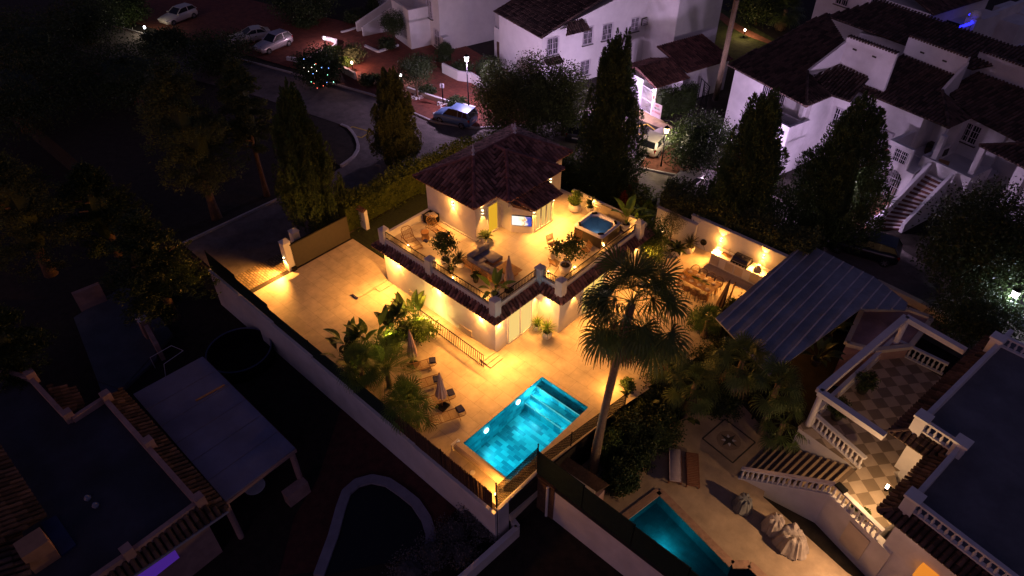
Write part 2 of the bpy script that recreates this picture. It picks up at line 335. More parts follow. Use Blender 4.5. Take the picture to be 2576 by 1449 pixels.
struct('far_lawn', MB().prism([(q.x, q.y) for q in gp], 0, .03), mat('far_grass', (.05, .065, .015), .95, .5, 2, 1, 60))
fp2 = [P(t3(*q)) for q in ((100, 0), (150, 0), (420, 190), (620, 290), (680, 320), (640, 330), (500, 280), (330, 190))]
struct('far_path', MB().prism([(q.x, q.y) for q in fp2], 0, .06), mat('far_brick_path', (.25, .10, .06), .9, .3, 3))
# ================================================================== VILLA
villa = thing('villa', 'white villa with roof terrace, tiled tower roof and amber wall lamps', 'house', (-23, 25, 0))
foot = [(-28.4, 19.36), (-19.05, 19.36), (-19.05, 22.95), (-17.5, 22.95), (-17.5, 31.2), (-28.4, 31.2)]
MB().prism(foot, -.05, 3.06).build('ground_floor', WHITE, villa, world=True)
MB().prism([(-28.3, 19.45), (-19.15, 19.45), (-19.15, 23.05), (-17.6, 23.05), (-17.6, 31.1), (-28.3, 31.1)], 3.06, 3.1).build('terrace_floor', TERR, villa, world=True)
pp = MB()
for x0, x1, y0, y1, h in ((-28.4, -19.05, 19.27, 19.45, 3.52), (-19.2, -19.02, 19.45, 22.9, 3.52), (-19.02, -17.5, 22.9, 23.08, 3.52), (-17.66, -17.48, 23.08, 30.2, 3.52), (-28.42, -28.24, 19.45, 23.1, 3.6), (-23.2, -17.48, 31.05, 31.22, 3.5), (-17.66, -17.48, 30.2, 31.05, 3.48)):
    pp.box(x0, x1, y0, y1, 2.98, h)
pp.build('parapet', WHITE, villa, world=True)
sk = MB()
o, w = .45, 0.0
X0, X1, X2, Y0, Y1, Y2 = -28.4, -19.05, -17.5, 19.36, 22.95, 31.2
def skirt(a, b, ai, bi): tiles(sk, [(*a, 2.78), (*b, 2.78), (*bi, 3.2), (*ai, 3.2)], .235, .3, .1)
skirt((X0-o, Y0-o), (X1+o, Y0-o), (X0, Y0), (X1, Y0))
skirt((X1+o, Y0-o), (X1+o, Y1-o), (X1, Y0), (X1, Y1))
skirt((X1+o, Y1-o), (X2+o, Y1-o), (X1, Y1), (X2, Y1))
skirt((X2+o, Y1-o), (X2+o, Y2+.2), (X2, Y1), (X2, Y2+.2))
skirt((X0-o, Y2), (X0-o, Y0-o), (X0, Y2), (X0, Y0))
for c, d in (((X1, Y0), (X1+o, Y0-o)), ((X2, Y1), (X2+o, Y1-o)), ((X0, Y0), (X0-o, Y0-o))): ridge(sk, (*c, 3.24), (*d, 2.82), .1, .3)
sk.build('eave_tiles', TILE, villa, world=True)
sf = MB()
for a, b in (((X0-o+.05, Y0-o+.05), (X1+o-.05, Y0-.01)), ((X1+.01, Y0-o+.05), (X1+o-.05, Y1-.01)), ((X1+o-.05, Y1-o+.05), (X2+o-.05, Y1-.01)), ((X2+.01, Y1-.01), (X2+o-.05, Y2+.15))): sf.box(a[0], b[0], a[1], b[1], 2.66, 2.72)
sf.build('soffit', WHITE, villa, world=True)
def pillar(x, y):
    p = MB().box(x-.23, x+.23, y-.23, y+.23, 2.95, 4.12).build('pillar', WHITE, villa, world=True)
    c = MB(); c.add([(x-.25, y-.25, 4.12), (x+.25, y-.25, 4.12), (x+.25, y+.25, 4.12), (x-.25, y+.25, 4.12), (x, y, 4.33)], [(3, 2, 1, 0), (0, 1, 4), (1, 2, 4), (2, 3, 4), (3, 0, 4)])
    c.build('pillar_cap', WHITE2, p, world=True)
for x, y in ((-28.15, 19.4), (-24.05, 19.35), (-18.98, 19.32), (-19.0, 22.95), (-17.46, 22.9), (-17.4, 30.2)): pillar(x, y)
def railing(a, b, z0, h, root, step=.115, name='railing', z1=None):
    mb = MB(); a, b = Vector((*a, z0)), Vector((*b, z0 if z1 is None else z1)); L = (b-a).length; n = int(L/step); hz = Vector((0, 0, h))
    mb.bar(a+hz, b+hz, .045, .03); mb.bar(a+Vector((0, 0, .06)), b+Vector((0, 0, .06)), .03, .025)
    for i in range(n+1):
        q = a+(b-a)*i/n; mb.bar(q+Vector((0, 0, .0)), q+hz, .024)
    return mb.build(name, BLACKM, root, world=True)
for a, b in (((-27.9, 19.36), (-24.3, 19.36)), ((-23.8, 19.36), (-19.22, 19.36)), ((-19.1, 19.6), (-19.1, 22.7)), ((-18.75, 22.99), (-17.7, 22.99)), ((-17.56, 23.15), (-17.56, 29.95))): railing(a, b, 3.52, .5, villa)
# tower walls
TW = [(-28.45, 23.16), (-24.2, 23.16), (-24.2, 25.32), (-23.34, 25.32), (-22.28, 26.03), (-22.28, 27.95), (-23.3, 27.95), (-23.3, 29.1), (-24.2, 29.1), (-24.2, 31.05), (-28.45, 31.05)]
MB().prism(TW, 3.08, 5.05).build('tower_wall', WHITE, villa, world=True)
MB().prism([(-28.45, 23.16), (-24.2, 23.16), (-24.2, 25.0), (-23.3, 25.0), (-23.3, 29.1), (-24.2, 29.1), (-24.2, 31.05), (-28.45, 31.05)], 5.05, 5.86).build('upper_tower_wall', WHITE, villa, world=True)
MB().box(-28.5, -24.15, 23.1, 23.16, 3.1, 3.2).box(-24.2, -24.14, 23.1, 25.3, 3.1, 3.2).build('skirting', WHITE2, villa, world=True)
rf = MB(); ez, rz = 5.85, 7.15
A, B_, C, D = (-28.95, 22.65), (-23.75, 22.65), (-23.75, 31.5), (-28.95, 31.5); r1, r2 = (-26.35, 25.25), (-26.35, 28.9)
v1, v2, vm = (-23.75, 24.5), (-23.75, 29.55), (-26.3, 27.02); h1, h2, hr = (-22.8, 24.5), (-22.8, 29.55), (-25.32, 27.02)
e = lambda q: (*q, ez); g = lambda q: (*q, rz)
vq = (-26.3, 27.02, rz-.02)
for face in ([e(A), e(B_), g(r1)], [e(D), e(A), g(r1), g(r2)], [e(C), e(D), g(r2)], [e(B_), e(v1), vq, g(r1)], [e(v2), e(C), g(r2), vq],
             [e(v1), e(h1), (*hr, rz-.02), vq], [e(h1), e(h2), (*hr, rz-.02)], [e(h2), e(v2), vq, (*hr, rz-.02)]): tiles(rf, face, .25, .42, .105)
roof = rf.build('roof', TILE, villa, world=True)
rd = MB(); u = lambda q, dz=.07: (q[0], q[1], q[2]+dz)
for a, b in ((e(A), g(r1)), (e(B_), g(r1)), (g(r1), g(r2)), (e(C), g(r2)), (e(D), g(r2)), (vq, (*hr, rz)), (e(h1), (*hr, rz)), (e(h2), (*hr, rz))): ridge(rd, u(a), u(b), .11)
rd.build('ridge_tiles', RIDGE, roof, world=True)
for q in (r1, r2):
    MB().lathe([(.09, 0), (.1, .06), (.05, .12), (.05, .2), (.11, .3), (.1, .38), (.035, .46), (.045, .6), (.015, .72), (.0, .75)], (q[0], q[1], rz+.1), 12).build('finial', mat('glazed_finial', (.62, .6, .7), .4) if 'glazed_finial' not in bpy.data.materials else bpy.data.materials['glazed_finial'], roof, True, True)
bayr = MB(); w0, w1, b0, b1, b2, b3 = (-23.28, 25.1, 5.45), (-23.28, 28.4, 5.45), (-23.2, 25.35, 5.0), (-22.0, 25.72, 5.0), (-21.93, 25.9, 5.0), (-21.93, 28.35, 5.0)
tiles(bayr, [b0, b1, w0], .2, .35, .08); tiles(bayr, [b2, b3, w1, (-23.28, 25.6, 5.45)], .2, .35, .08); ridge(bayr, (-23.2, 25.4, 5.5), (-21.95, 25.82, 5.06), .09)
bayr.build('bay_roof', TILE, villa, world=True)
# doors and glazing
def glazed(root, a, b, z0, z1, n, glow=GLOW, th=.06, nrm=(0, 0), name='glass_door'):
    """framed leaves between ground points a and b, standing proud of the wall along nrm"""
    a, b = Vector((*a, 0)), Vector((*b, 0)); nv = Vector((*nrm, 0)); d = (b-a)/n; fr = MB(); gl = MB()
    for z in (z0, z1): fr.bar(a+nv*.03+Vector((0, 0, z)), b+nv*.03+Vector((0, 0, z)), .09, .09)
    for i in range(n+1): q = a+d*i+nv*.03; fr.bar(q+Vector((0, 0, z0)), q+Vector((0, 0, z1)), .075)
    for i in range(n):
        p, q = a+d*i+nv*.012, a+d*(i+1)+nv*.012; gl.add([p+Vector((0, 0, z0)), q+Vector((0, 0, z0)), q+Vector((0, 0, z1)), p+Vector((0, 0, z1))], [(0, 1, 2, 3)])
    f = fr.build(name, WHITE, root, world=True); gl.build('glass_pane', glow, f, world=True); return f
glazed(villa, (-19.05, 20.35), (-19.05, 22.35), .05, 2.25, 2, emis('lit_room', (1, .66, .2), .95), nrm=(1, 0))
glazed(villa, (-22.28, 26.25), (-22.28, 27.75), 3.2, 4.95, 3, emis('lit_bay_room', (1, .6, .16), .8), nrm=(1, 0))
glazed(villa, (-24.2, 24.15), (-24.2, 25.0), 3.12, 5.15, 1, emis('lit_doorway', (1, .52, .03), .8), nrm=(1, 0), name='tower_door')
glazed(villa, (-17.5, 25.0), (-17.5, 27.0), .05, 2.2, 2, GLOW, nrm=(1, 0))
for x0 in (-26.3, -21.9):
    MB().box(x0, x0+1.0, 19.3, 19.36, .05, .5).build('basement_window', CREAM, villa, world=True)
MB().tube([(-18.95, 22.85, 2.7), (-18.95, 22.85, 3.4)], .04).tube([(-23.7, 19.3, 2.35), (-23.7, 18.95, 2.3)], .05).build('downspout', SILV, villa, world=True)
def wall_lamp(root, loc, n, pd=60, pu=14, col=AMB, ang=64, size=.03, wide=26, flat=.8, wash=0):
    loc = Vector(loc); n = Vector(n).normalized()
    f = MB().obox(loc+n*.05, (.09, .09, .16)).build('wall_lamp', WHITE2, root, world=True)
    b = MB().obox(loc+n*.06+Vector((0, 0, -.095)), (.075, .075, .03)).obox(loc+n*.06+Vector((0, 0, .095)), (.075, .075, .03)).build('lamp_glass', LW, f, world=True)
    c = loc+n*.13
    if pd: light('SPOT', 'down_light', c+Vector((0, 0, -.12)), pd*VL*.32, col, root, (0, 0, -1), ang, .05, .015)
    if pu: light('SPOT', 'up_light', c+Vector((0, 0, .12)), pu*VL, col, root, (0, 0, 1), ang+14, .12, size)
    if wash: light('POINT', 'wash_light', c+n*.18+Vector((0, 0, -.1)), wash*VL, col, root, size=.05)
    if wide: light('SPOT', 'spill_light', c+n*.32+Vector((0, 0, -.05)), wide*VL*1.5, col, root, tuple(n*flat+Vector((0, 0, -1))), 150, .7, .08)
Sx = lambda px, Y: ONY(px, Y)
for q in ((432, 540), (735, 745), (1055, 970)):
    c = ONY(z5(*q), 19.36); wall_lamp(villa, (c.x, 19.36, 2.3), (0, -1, 0), 150, 14, wide=95, flat=1.4, wash=24)
light('SPOT', 'spill_light', (-27.0, 18.95, 2.25), 950, AMB, villa, (-1.5, -.75, -1), 150, .8, .08)
for y_, z_ in ((26.5, 5.0), (21.5, 2.3), (28.5, 2.3)): wall_lamp(villa, (-28.45, y_, z_), (-1, 0, 0), 60, 10, wide=90, flat=1.6)  # unseen far-side wall lamps, added to light the hedge
wall_lamp(villa, (-19.05, 19.75, 2.3), (1, -.55, 0), 150, 14, wide=175, flat=1.9, wash=12)
wall_lamp(villa, (-19.05, 22.62, 2.3), (1, 0, 0), 120, 14, wide=30)
wall_lamp(villa, (-18.3, 22.95, 2.3), (0, -1, 0), 120, 14, wide=35)
for y in (24.2, 27.6, 30.4): wall_lamp(villa, (-17.5, y, 2.3), (1, 0, 0), 120, 12, wide=75, flat=1.3)
wall_lamp(villa, (ONY(z5(845, 95), 23.16).x, 23.16, 5.05), (0, -1, 0), 110, 20, wide=40, wash=12)
wall_lamp(villa, (-24.2, ONX(z5(1062, 172), -24.2).y, 5.0), (1, 0, 0), 90, 20, wide=55)
wall_lamp(villa, (-22.28, 26.1, 4.75), (1, 0, 0), 90, 14, wide=85)
wall_lamp(villa, (-22.28, 27.88, 4.75), (1, 0, 0), 90, 14, wide=85)
wall_lamp(villa, (-23.3, 28.8, 5.2), (1, 0, 0), 60, 12, wide=60)
def floor_spot(root, loc, p=10, name='floor_spotlight', col=AMB, r=.05):
    f = MB().lathe([(r, 0), (r, .1), (r*.6, .12)], loc, 8).build(name, BLACKM, root, world=True)
    MB().lathe([(r*1.15, .12), (r*.9, .17), (.01, .19)], loc, 8).build('spotlight_lens', LW, f, world=True)
    light('POINT', 'spot_light', Vector(loc)+Vector((0, 0, .24)), p*VL*.8, col, root, size=.05)
for q in ((505, 395), (705, 512), (842, 640), (1085, 770), (1762, 560), (1560, 770-175), (1980, 395), (2215, 265)):
    c = P(z5(*q), 3.3); c.x = min(c.x, -17.8); floor_spot(villa, (c.x, max(c.y, 19.7), 3.1), 9)
for y in (28.9, 30.4): floor_spot(villa, (-21.5+(y-28.9)*1.4, 30.95, 3.1), 10)
# ================================================================== POOL
pool = thing('swimming_pool', 'rectangular turquoise tiled pool with underwater lamps and wide steps', 'pool', (-14.4, 16.8, 0))
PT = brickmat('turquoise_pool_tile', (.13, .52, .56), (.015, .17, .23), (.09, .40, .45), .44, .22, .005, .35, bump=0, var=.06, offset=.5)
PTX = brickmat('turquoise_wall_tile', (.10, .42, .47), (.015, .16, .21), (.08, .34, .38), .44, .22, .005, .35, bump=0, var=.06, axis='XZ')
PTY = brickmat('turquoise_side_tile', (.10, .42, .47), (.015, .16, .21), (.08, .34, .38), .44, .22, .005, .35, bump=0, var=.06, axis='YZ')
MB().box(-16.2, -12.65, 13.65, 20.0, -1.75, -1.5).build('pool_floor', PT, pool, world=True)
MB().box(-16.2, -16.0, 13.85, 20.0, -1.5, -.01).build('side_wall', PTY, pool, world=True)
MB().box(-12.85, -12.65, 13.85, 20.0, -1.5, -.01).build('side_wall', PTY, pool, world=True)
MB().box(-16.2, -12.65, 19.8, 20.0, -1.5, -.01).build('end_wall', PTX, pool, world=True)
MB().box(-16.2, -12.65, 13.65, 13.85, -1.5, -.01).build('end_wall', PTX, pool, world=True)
for i, (y, z) in enumerate(((19.3, -.32), (18.85, -.64), (18.4, -.96))):
    s = MB().box(-16.0, -12.85, y, 19.8 if i == 0 else (19.3, 18.85)[i-1], -1.5, z).build('pool_step', PT, pool, world=True)
    MB().box(-16.0, -12.85, y-.012, y+.03, z-.03, z+.006).build('step_edge', emis('lit_step_edge_%d' % i, (.35, .95, 1), (.5, .6, .5)[i]), s, world=True)
MB().add([(-16.0, 13.85, -.06), (-12.85, 13.85, -.06), (-12.85, 19.8, -.06), (-16.0, 19.8, -.06)], [(0, 1, 2, 3)]).build('water', watermat('pool_water', (.62, .97, 1.0), .02, .035, 3), pool, world=True)
LP = emis('pool_lamp_lens', (.75, .97, 1), 9)
for q in ((1335, 137), (1095, 352)):
    c = ONX(z2(*q), -15.98); c.z = max(c.z, -.6)
    m = Matrix.Translation((-15.99, c.y, c.z)) @ Matrix.Rotation(R(90), 4, 'Y'); MB(m).lathe([(.15, 0), (.15, .03), (.11, .05)], n=18).build('pool_lamp', LP, pool, world=True)
    light('SPOT', 'pool_light', (-15.85, c.y, -.3), 130, (.04, .84, 1), pool, (1, 0, -.32), 165, 1, .1)
light('SPOT', 'pool_light', (-12.95, 15.3, -.3), 95, (.04, .84, 1), pool, (-1, 0, -.32), 165, 1, .1); light('SPOT', 'pool_light', (-12.95, 18.0, -.25), 95, (.04, .84, 1), pool, (-1, .1, -.32), 165, 1, .1)  # near-wall lights without fixtures, added to even out the pool glow
light('SPOT', 'pool_light', (-14.4, 13.95, -.3), 110, (.05, .84, 1), pool, (0, 1, -.32), 165, 1, .1)  # added end-wall light, no fixture, same purpose
light('POINT', 'pool_light', (-15.5, 18.75, -.3), 60, (.2, .9, 1), pool, size=.06)  # added light without a fixture, brightens the steps
rl = thing('cover_roller', 'long cream roller with the rolled pool cover at the pool end', 'pool cover', (-14.4, 13.4, 0))
rm = MB()
for k in range(14):
    a = 2*math.pi*k/14; rm.bar((-16.0, 13.4+math.cos(a)*.17, .27+math.sin(a)*.17), (-12.75, 13.4+math.cos(a)*.17, .27+math.sin(a)*.17), .075, .03)
rm.tube([(-16.0, 13.4, .27), (-12.75, 13.4, .27)], .165, 16).build('rolled_cover', mat('cream_slats', (.62, .5, .36), .6, .1, 3), rl, world=True)
for x in (-16.08, -12.68): MB().box(x-.06, x+.06, 13.15, 13.65, 0, .47).build('end_bracket', POTW, rl, world=True)
tag(MB().lathe([(.14, 0), (.14, .012), (.1, .02)], (-14.45, 13.05-.1, .015), 16).build('skimmer_lid', POTW), 'small round white skimmer lid set in the paving by the pool', 'lid')
# ================================================================== BOUNDARY WALL, FENCES, GATE
bw = thing('boundary_wall', 'long stepped white wall along the lower neighbour below the dark screens', 'wall', (-24, 12.25, 0))
seg = [(-37.2, -30, .35), (-30, -26.2, .2), (-26.2, -22.6, .06), (-22.6, -17.7, -.05), (-17.7, -12.2, -.12)]
mb = MB()
for a, b, z in seg: mb.box(a, b, 12.12, 12.34, -2.56, z)
mb.build('wall', WHITE2, bw, world=True)
mc = MB()
for a, b, z in seg: mc.box(a, b, 12.06, 12.4, z+.002, z+.06)
mc.build('coping', WHITE, bw, world=True)
sc_ = thing('screen_fence', 'dark reed and mesh screen fence standing on the stepped white wall', 'fence', (-24, 12.24, 0))
xs = [-37, -33.6, -30.2, -26.4, -22.7, -19.2, -15.8, -12.45]
for i in range(7):
    a, b = xs[i], xs[i+1]; z = [s for s in seg if s[0] <= (a+b)/2 < s[1]][0][2]+.065
    zt = 1.9 if i == 0 else (1.6 if i == 1 else 1.25)
    if i < 5: MB().box(a+.04, b-.04, 12.22, 12.25, z, zt).build('screen_panel', GNET, sc_, world=True)
    else:
        m = MB(); x = a+.03
        while x < b-.03:
            w = random.uniform(.02, .035); m.rc = random.random(); m.box(x, x+w, 12.21+random.uniform(0, .02), 12.24, z, zt+random.uniform(-.1, .05)); x += w*random.choice((.95, 1.0, 1.15, 1.5))
        m.build('reed_panel', REED, sc_, world=True)
    MB().tube([(a, 12.24, z-.1), (a, 12.24, zt+.06)], .03, 6).build('post', BLACKM, sc_, world=True)
def chain(root, a, b, z0, z1, s=.11, r=.006, tw=.0):
    a, b = Vector((*a, z0)), Vector((*b, z0)); L = (b-a).length; h = z1-z0; d = (b-a)/L; m = MB(); t = -h
    while t < L:
        for sg in (0, 1):
            p, q = (t, 0), (t+h, h)
            if p[0] < 0: p = (0, -t)
            if q[0] > L: q = (L, L-t)
            if sg: p, q = (p[0], h-p[1]), (q[0], h-q[1])
            m.bar(a+d*p[0]+Vector((0, 0, p[1])), a+d*q[0]+Vector((0, 0, q[1])), r*2)
        t += s
    for z in (0, h): m.bar(a+Vector((0, 0, z)), b+Vector((0, 0, z)), .012)
    m.build('mesh_wire', WIRE, root, world=True)
def posts(root, pts, z0, z1, r=.03):
    for q in pts: MB().tube([(*q, z0), (*q, z1)], r, 6).tube([(*q, z1), (*q, z1+.03)], r*1.4, 6).build('post', BLACKM, root, world=True)
cf = thing('chain_link_fence', 'rusty chain link fence across the corner behind the pool roller', 'fence', (-12.3, 13.5, 0))
chain(cf, (-12.3, 12.3), (-12.3, 15.15), .1, 1.75, .13, .011); posts(cf, [(-12.3, 12.35), (-12.3, 15.15)], -.1, 1.95, .035)
cf2 = thing('chain_link_fence', 'low chain link fence between the pool terrace and the palm garden', 'fence', (-11.9, 18, 0))
chain(cf2, (-12.28, 15.3), (-11.55, 21.2), .05, .95, .13, .011); posts(cf2, [(-12.0, 17.3), (-11.75, 19.3), (-11.55, 21.2)], 0, 1.05)
gt = thing('sliding_gate', 'dark solid sliding driveway gate', 'gate', (-33.7, 18.1, 0))
g = MB().box(-33.78, -33.7, 16.15, 20.5, .06, 1.85)
g.build('gate_panel', DARKG, gt, world=True); MB().box(-33.8, -33.68, 16.1, 20.5, 1.85, 1.93).build('top_rail', BLACKM, gt, world=True); MB().box(-33.68, -33.5, 15.85, 16.15, .03, .28).build('gate_motor', BLACKM, gt, world=True)
def gpillar(x, y, label, h=2.15):
    t = thing('gate_pillar', label, 'pillar', (x, y, 0)); MB().box(-.25, .25, -.25, .25, 0, h).build('pillar', WHITE, t)
    c = MB(); c.add([(-.29, -.29, h), (.29, -.29, h), (.29, .29, h), (-.29, .29, h), (0, 0, h+.22)], [(3, 2, 1, 0), (0, 1, 4), (1, 2, 4), (2, 3, 4), (3, 0, 4)]); c.build('pillar_cap', WHITE2, t); return t
q = gpillar(-33.95, 15.95, 'white gate pillar with pyramid cap at the open driveway')
wall_lamp(q, (-33.95, 15.7, .95), (0, -1, 0), 170, 0, AMB, 100, wide=300, flat=2.2)
gpillar(-35.1, 17.3, 'white pillar end behind the gate by the tall cypress', 1.7)
qn = thing('side_pillar', 'white wall stub with tiled cap at the hedge', 'pillar', (-32.2, 21.6, 0)); c = P(z5(180, 270))
qn.location = (c.x, c.y, 0); MB().box(-.35, .35, -.14, .14, 0, 1.55).build('wall', WHITE, qn); tiles(MB(), [(-.42, -.25, 1.56), (.42, -.25, 1.56), (.42, 0, 1.72), (-.42, 0, 1.72)], .16, .3, .07).build('tile_cap', TILE, qn)
# right hand white walls
c0, c1, c2 = P(k6(150, 180), 2.3), P(k6(390, 280), 2.3), P(k6(490, 155), 2.7)
yw = 35.3
w1 = thing('garden_wall', 'low white wall piece behind the small olive tree', 'wall', (-17.5, yw, 0))
MB().box(-19.2, -16.2, yw+.05, yw+.25, 0, 1.75).build('wall', WHITE, w1, world=True); MB().box(-19.24, -16.16, yw, yw+.3, 1.75, 1.82).build('coping', WHITE2, w1, world=True)
w2 = thing('garden_wall', 'tall white garden wall with two wall lamps behind the outdoor kitchen', 'wall', (-13, yw, 0))
MB().box(-16.75, -9.7, yw+.28, yw+.48, 0, 2.15).build('wall', WHITE, w2, world=True); MB().box(-16.8, -9.65, yw+.24, yw+.52, 2.15, 2.23).build('coping', WHITE2, w2, world=True)
for q in ((1095, 490), (1665, 712)):
    c = ONY(k6(*q), yw+.28); wall_lamp(w2, (c.x, yw+.28, c.z), (0, -1, 0), 60, 26, wide=110, flat=2.2, wash=9)
MB().obox((ONY(k6(1628, 600), yw+.2).x, yw+.2, 2.25), (.1, .16, .1)).build('security_camera', POTW, w2, world=True)
# raised planter level with lit steps
dk = thing('garden_steps', 'three pale steps with small round lamps beside the villa', 'steps', (-18.1, 33.5, 0))
for i in range(3):
    s = MB().box(-18.5+i*.3, -18.2+i*.3, 32.2, 34.9, 0, .5-.15*i).build('step', PAVE, dk, world=True)
for y, z in ((34.6, .5), (34.9, .5), (33.0, .35)):
    MB().lathe([(.05, 0), (.05, .05), (.02, .07)], (-18.3, y, z), 8).build('step_lamp', LW, dk, world=True); light('POINT', 'step_light', (-18.2, y, z+.2), 8, AMB, dk, size=.05)
# path railing beside villa
rr = thing('path_railing', 'black iron railing casting long bar shadows on the paving', 'railing', (-21, 18.2, 0))
railing((-23.2, 18.25), (-18.8, 18.15), .02, .95, rr, .15); railing((-25.2, 18.28), (-23.3, 18.25), .02, .95, rr, .12)
st = thing('side_steps', 'small pale steps at the villa corner by the railing end', 'steps', (-18.9, 18.7, 0))
for i in range(3): MB().box(-19.3+i*.28, -19.02+i*.28, 18.35, 19.34, 0.013, .2-.06*i).build('step', PAVE, st, world=True)
ls = thing('entrance_step', 'wide low entrance landing at the driveway end of the villa', 'steps', (-28.6, 18.2, 0))
MB().prism([(-28.9, 17.0), (-28.35, 17.0), (-28.35, 19.3), (-28.9, 19.3)], .013, .17).build('step', PAVE, ls, world=True); MB().prism([(-28.35, 18.3), (-27.9, 18.3), (-27.9, 19.3), (-28.35, 19.3)], .013, .09).build('step', PAVE, ls, world=True)
# ================================================================== FURNITURE ON THE TERRACE
TZ = 3.1
def PT3(a, b): q = P(z5(a, b), TZ); return q
def lounger(label, loc, rz, back=True, towel=True, group='rattan loungers', a=55):
    t = thing('sun_lounger', label, 'lounger', loc, rz, group)
    fr = MB(); L, Wd = 1.75, .62; h = .3
    for s in (-1, 1): fr.tube([(-.62, s*Wd/2, h), (L-.75, s*Wd/2, h), (L-.62, s*(Wd/2-.1), h)], .022)
    fr.tube([(L-.62, -Wd/2+.1, h), (L-.62, Wd/2-.1, h)], .022)
    for x in (-.6, -.2, .3, .75): fr.tube([(x, -Wd/2, h), (x, Wd/2, h)], .016)
    fr.build('frame', RATT, t)
    for x in (-.55, .75):
        for s in (-1, 1): MB().tube([(x, s*Wd/2, h), (x+.05, s*Wd/2, 0)], .018).build('leg', RATT, t)
    bk = MB(); ca, sa = math.cos(R(a)), math.sin(R(a)); pt = lambda d, y: (-.1-d*ca, y, h+d*sa)
    bk.tube([pt(0, -Wd/2), pt(.62, -Wd/2), pt(.75, -Wd/2+.12), pt(.75, Wd/2-.12), pt(.62, Wd/2), pt(0, Wd/2)], .022)
    for k in range(1, 6): bk.tube([pt(.0, -Wd/2+k*Wd/6), pt(.74, -Wd/2+k*Wd/6)], .008, 4)
    for k in range(1, 6): bk.tube([pt(.13*k, -Wd/2), pt(.13*k, Wd/2)], .007, 4)
    bk.build('backrest', RATT, t)
    se = MB()
    for k in range(9): se.bar((-.05, -Wd/2+.035+k*(Wd-.07)/8, h+.005), (L-.66, -Wd/2+.035+k*(Wd-.07)/8, h+.005), .03, .008)
    se.build('seat', RATT, t); return t
def towel(label, loc, rz, sz=(.42, .3, .09)):
    b = bpy.data.objects.new('t', None); m = MB(Matrix.Rotation(rz, 4, 'Z'))
    n = 8
    m.tube([(-sz[0]/2, 0, sz[2]/2), (sz[0]/2, 0, sz[2]/2)], sz[2]/2, 10) if sz[1] < .2 else m.obox((0, 0, sz[2]/2), sz).obox((.01, .0, sz[2]+.02), (sz[0]*.93, sz[1]*.93, .04))
    o = m.build('towel', NAVY); o.location = loc; return tag(o, label, 'towel')
q = PT3(500, 385); lounger('open rattan lounger with raised back nearest the terrace pillar', (q.x+.15, q.y+.1, TZ), R(-14), group='rattan loungers on the roof terrace')
q = PT3(760, 330); lounger('rattan lounger near the tower wall holding a rolled navy towel', (q.x-.55, q.y, TZ), R(-2), group='rattan loungers on the roof terrace')
q = P(z5(790, 312), TZ+.32); towel('rolled navy towel on the rattan lounger near the tower wall', (q.x, q.y, TZ+.325), R(60), (.38, .12, .11))
q = PT3(605, 405); towel('dark towel at the foot of the rattan lounger nearest the terrace pillar', (q.x+.2, q.y+.2, TZ+.31), R(10), (.3, .22, .05))
q = PT3(635, 352); t = thing('drum_table', 'round woven drum side table between the two terrace loungers', 'side table', q)
MB().lathe([(.24, 0), (.25, .03), (.21, .2), (.2, .25), (.21, .3), (.25, .47), (.24, .5)], n=18).build('drum', RATT, t, True); MB().lathe([(.25, .5), (.25, .52)], n=18).build('table_top', WOOD, t)
q = PT3(695, 205); t = thing('storage_basket', 'black storage basket filled with cream cushions by the tower wall', 'basket', (q.x+.1, q.y-.25, TZ), R(5))
MB().box(-.38, .38, -.34, -.3, 0, .55).box(-.38, .38, .3, .34, 0, .55).box(-.38, -.34, -.3, .3, 0, .55).box(.34, .38, -.3, .3, 0, .55).box(-.34, .34, -.3, .3, 0.01, .3).build('basket', BLACKM, t)
for i, (x, y, z, rz) in enumerate(((-.12, 0, .42, .3), (.14, .03, .52, -.25))): MB().obox((x, y, z), (.5, .42, .12), rz).build('cushion', CREAM, t)
# corner sofa
sx, sy = -23.0, 21.0
sf_ = thing('corner_sofa', 'grey corner sofa with slatted teak back beside the coffee table', 'sofa', (-22.3, 21.6, TZ))
fr = MB()
def cush(mb, x0, x1, y0, y1, z0, z1, b=.05):
    n = 4; vs = []; fs = []
    mb.add([(x0+b, y0+b, z0), (x1-b, y0+b, z0), (x1-b, y1-b, z0), (x0+b, y1-b, z0), (x0, y0, z0+b), (x1, y0, z0+b), (x1, y1, z0+b), (x0, y1, z0+b), (x0, y0, z1-b), (x1, y0, z1-b), (x1, y1, z1-b), (x0, y1, z1-b), (x0+b, y0+b, z1), (x1-b, y0+b, z1), (x1-b, y1-b, z1), (x0+b, y1-b, z1)],
           [(3, 2, 1, 0), (12, 13, 14, 15)]+[(r*4+i, r*4+(i+1) % 4, r*4+4+(i+1) % 4, r*4+4+i) for r in range(3) for i in range(4)]); return mb
fr.box(-23.0, -22.2, 20.95, 22.85, TZ+.12, TZ+.24).box(-22.2, -20.3, 20.95, 21.7, TZ+.12, TZ+.24)
fr.box(-22.2, -21.75, 22.1, 22.85, TZ+.12, TZ+.24)
fr.build('frame', WOOD, sf_, world=True)
sl_ = MB()
for z in (.3, .42, .54, .66): sl_.bar((-23.0, 20.92, TZ+z), (-20.35, 20.92, TZ+z), .03, .05); sl_.bar((-23.03, 20.92, TZ+z), (-23.03, 22.2, TZ+z), .03, .05)
for x in (-23.0, -22.3, -21.65, -21.0, -20.35): sl_.bar((x, 20.9, TZ), (x, 20.9, TZ+.7), .05)
sl_.build('slatted_back', WOOD, sf_, world=True)
for a in ((-22.95, -22.2, 21.05, 22.0), (-22.95, -21.75, 22.03, 22.85), (-22.17, -21.25, 21.05, 21.72), (-21.22, -20.32, 21.05, 21.72)): cush(MB(), *a, TZ+.24, TZ+.42).build('seat_cushion', GREYF, sf_, True, True)
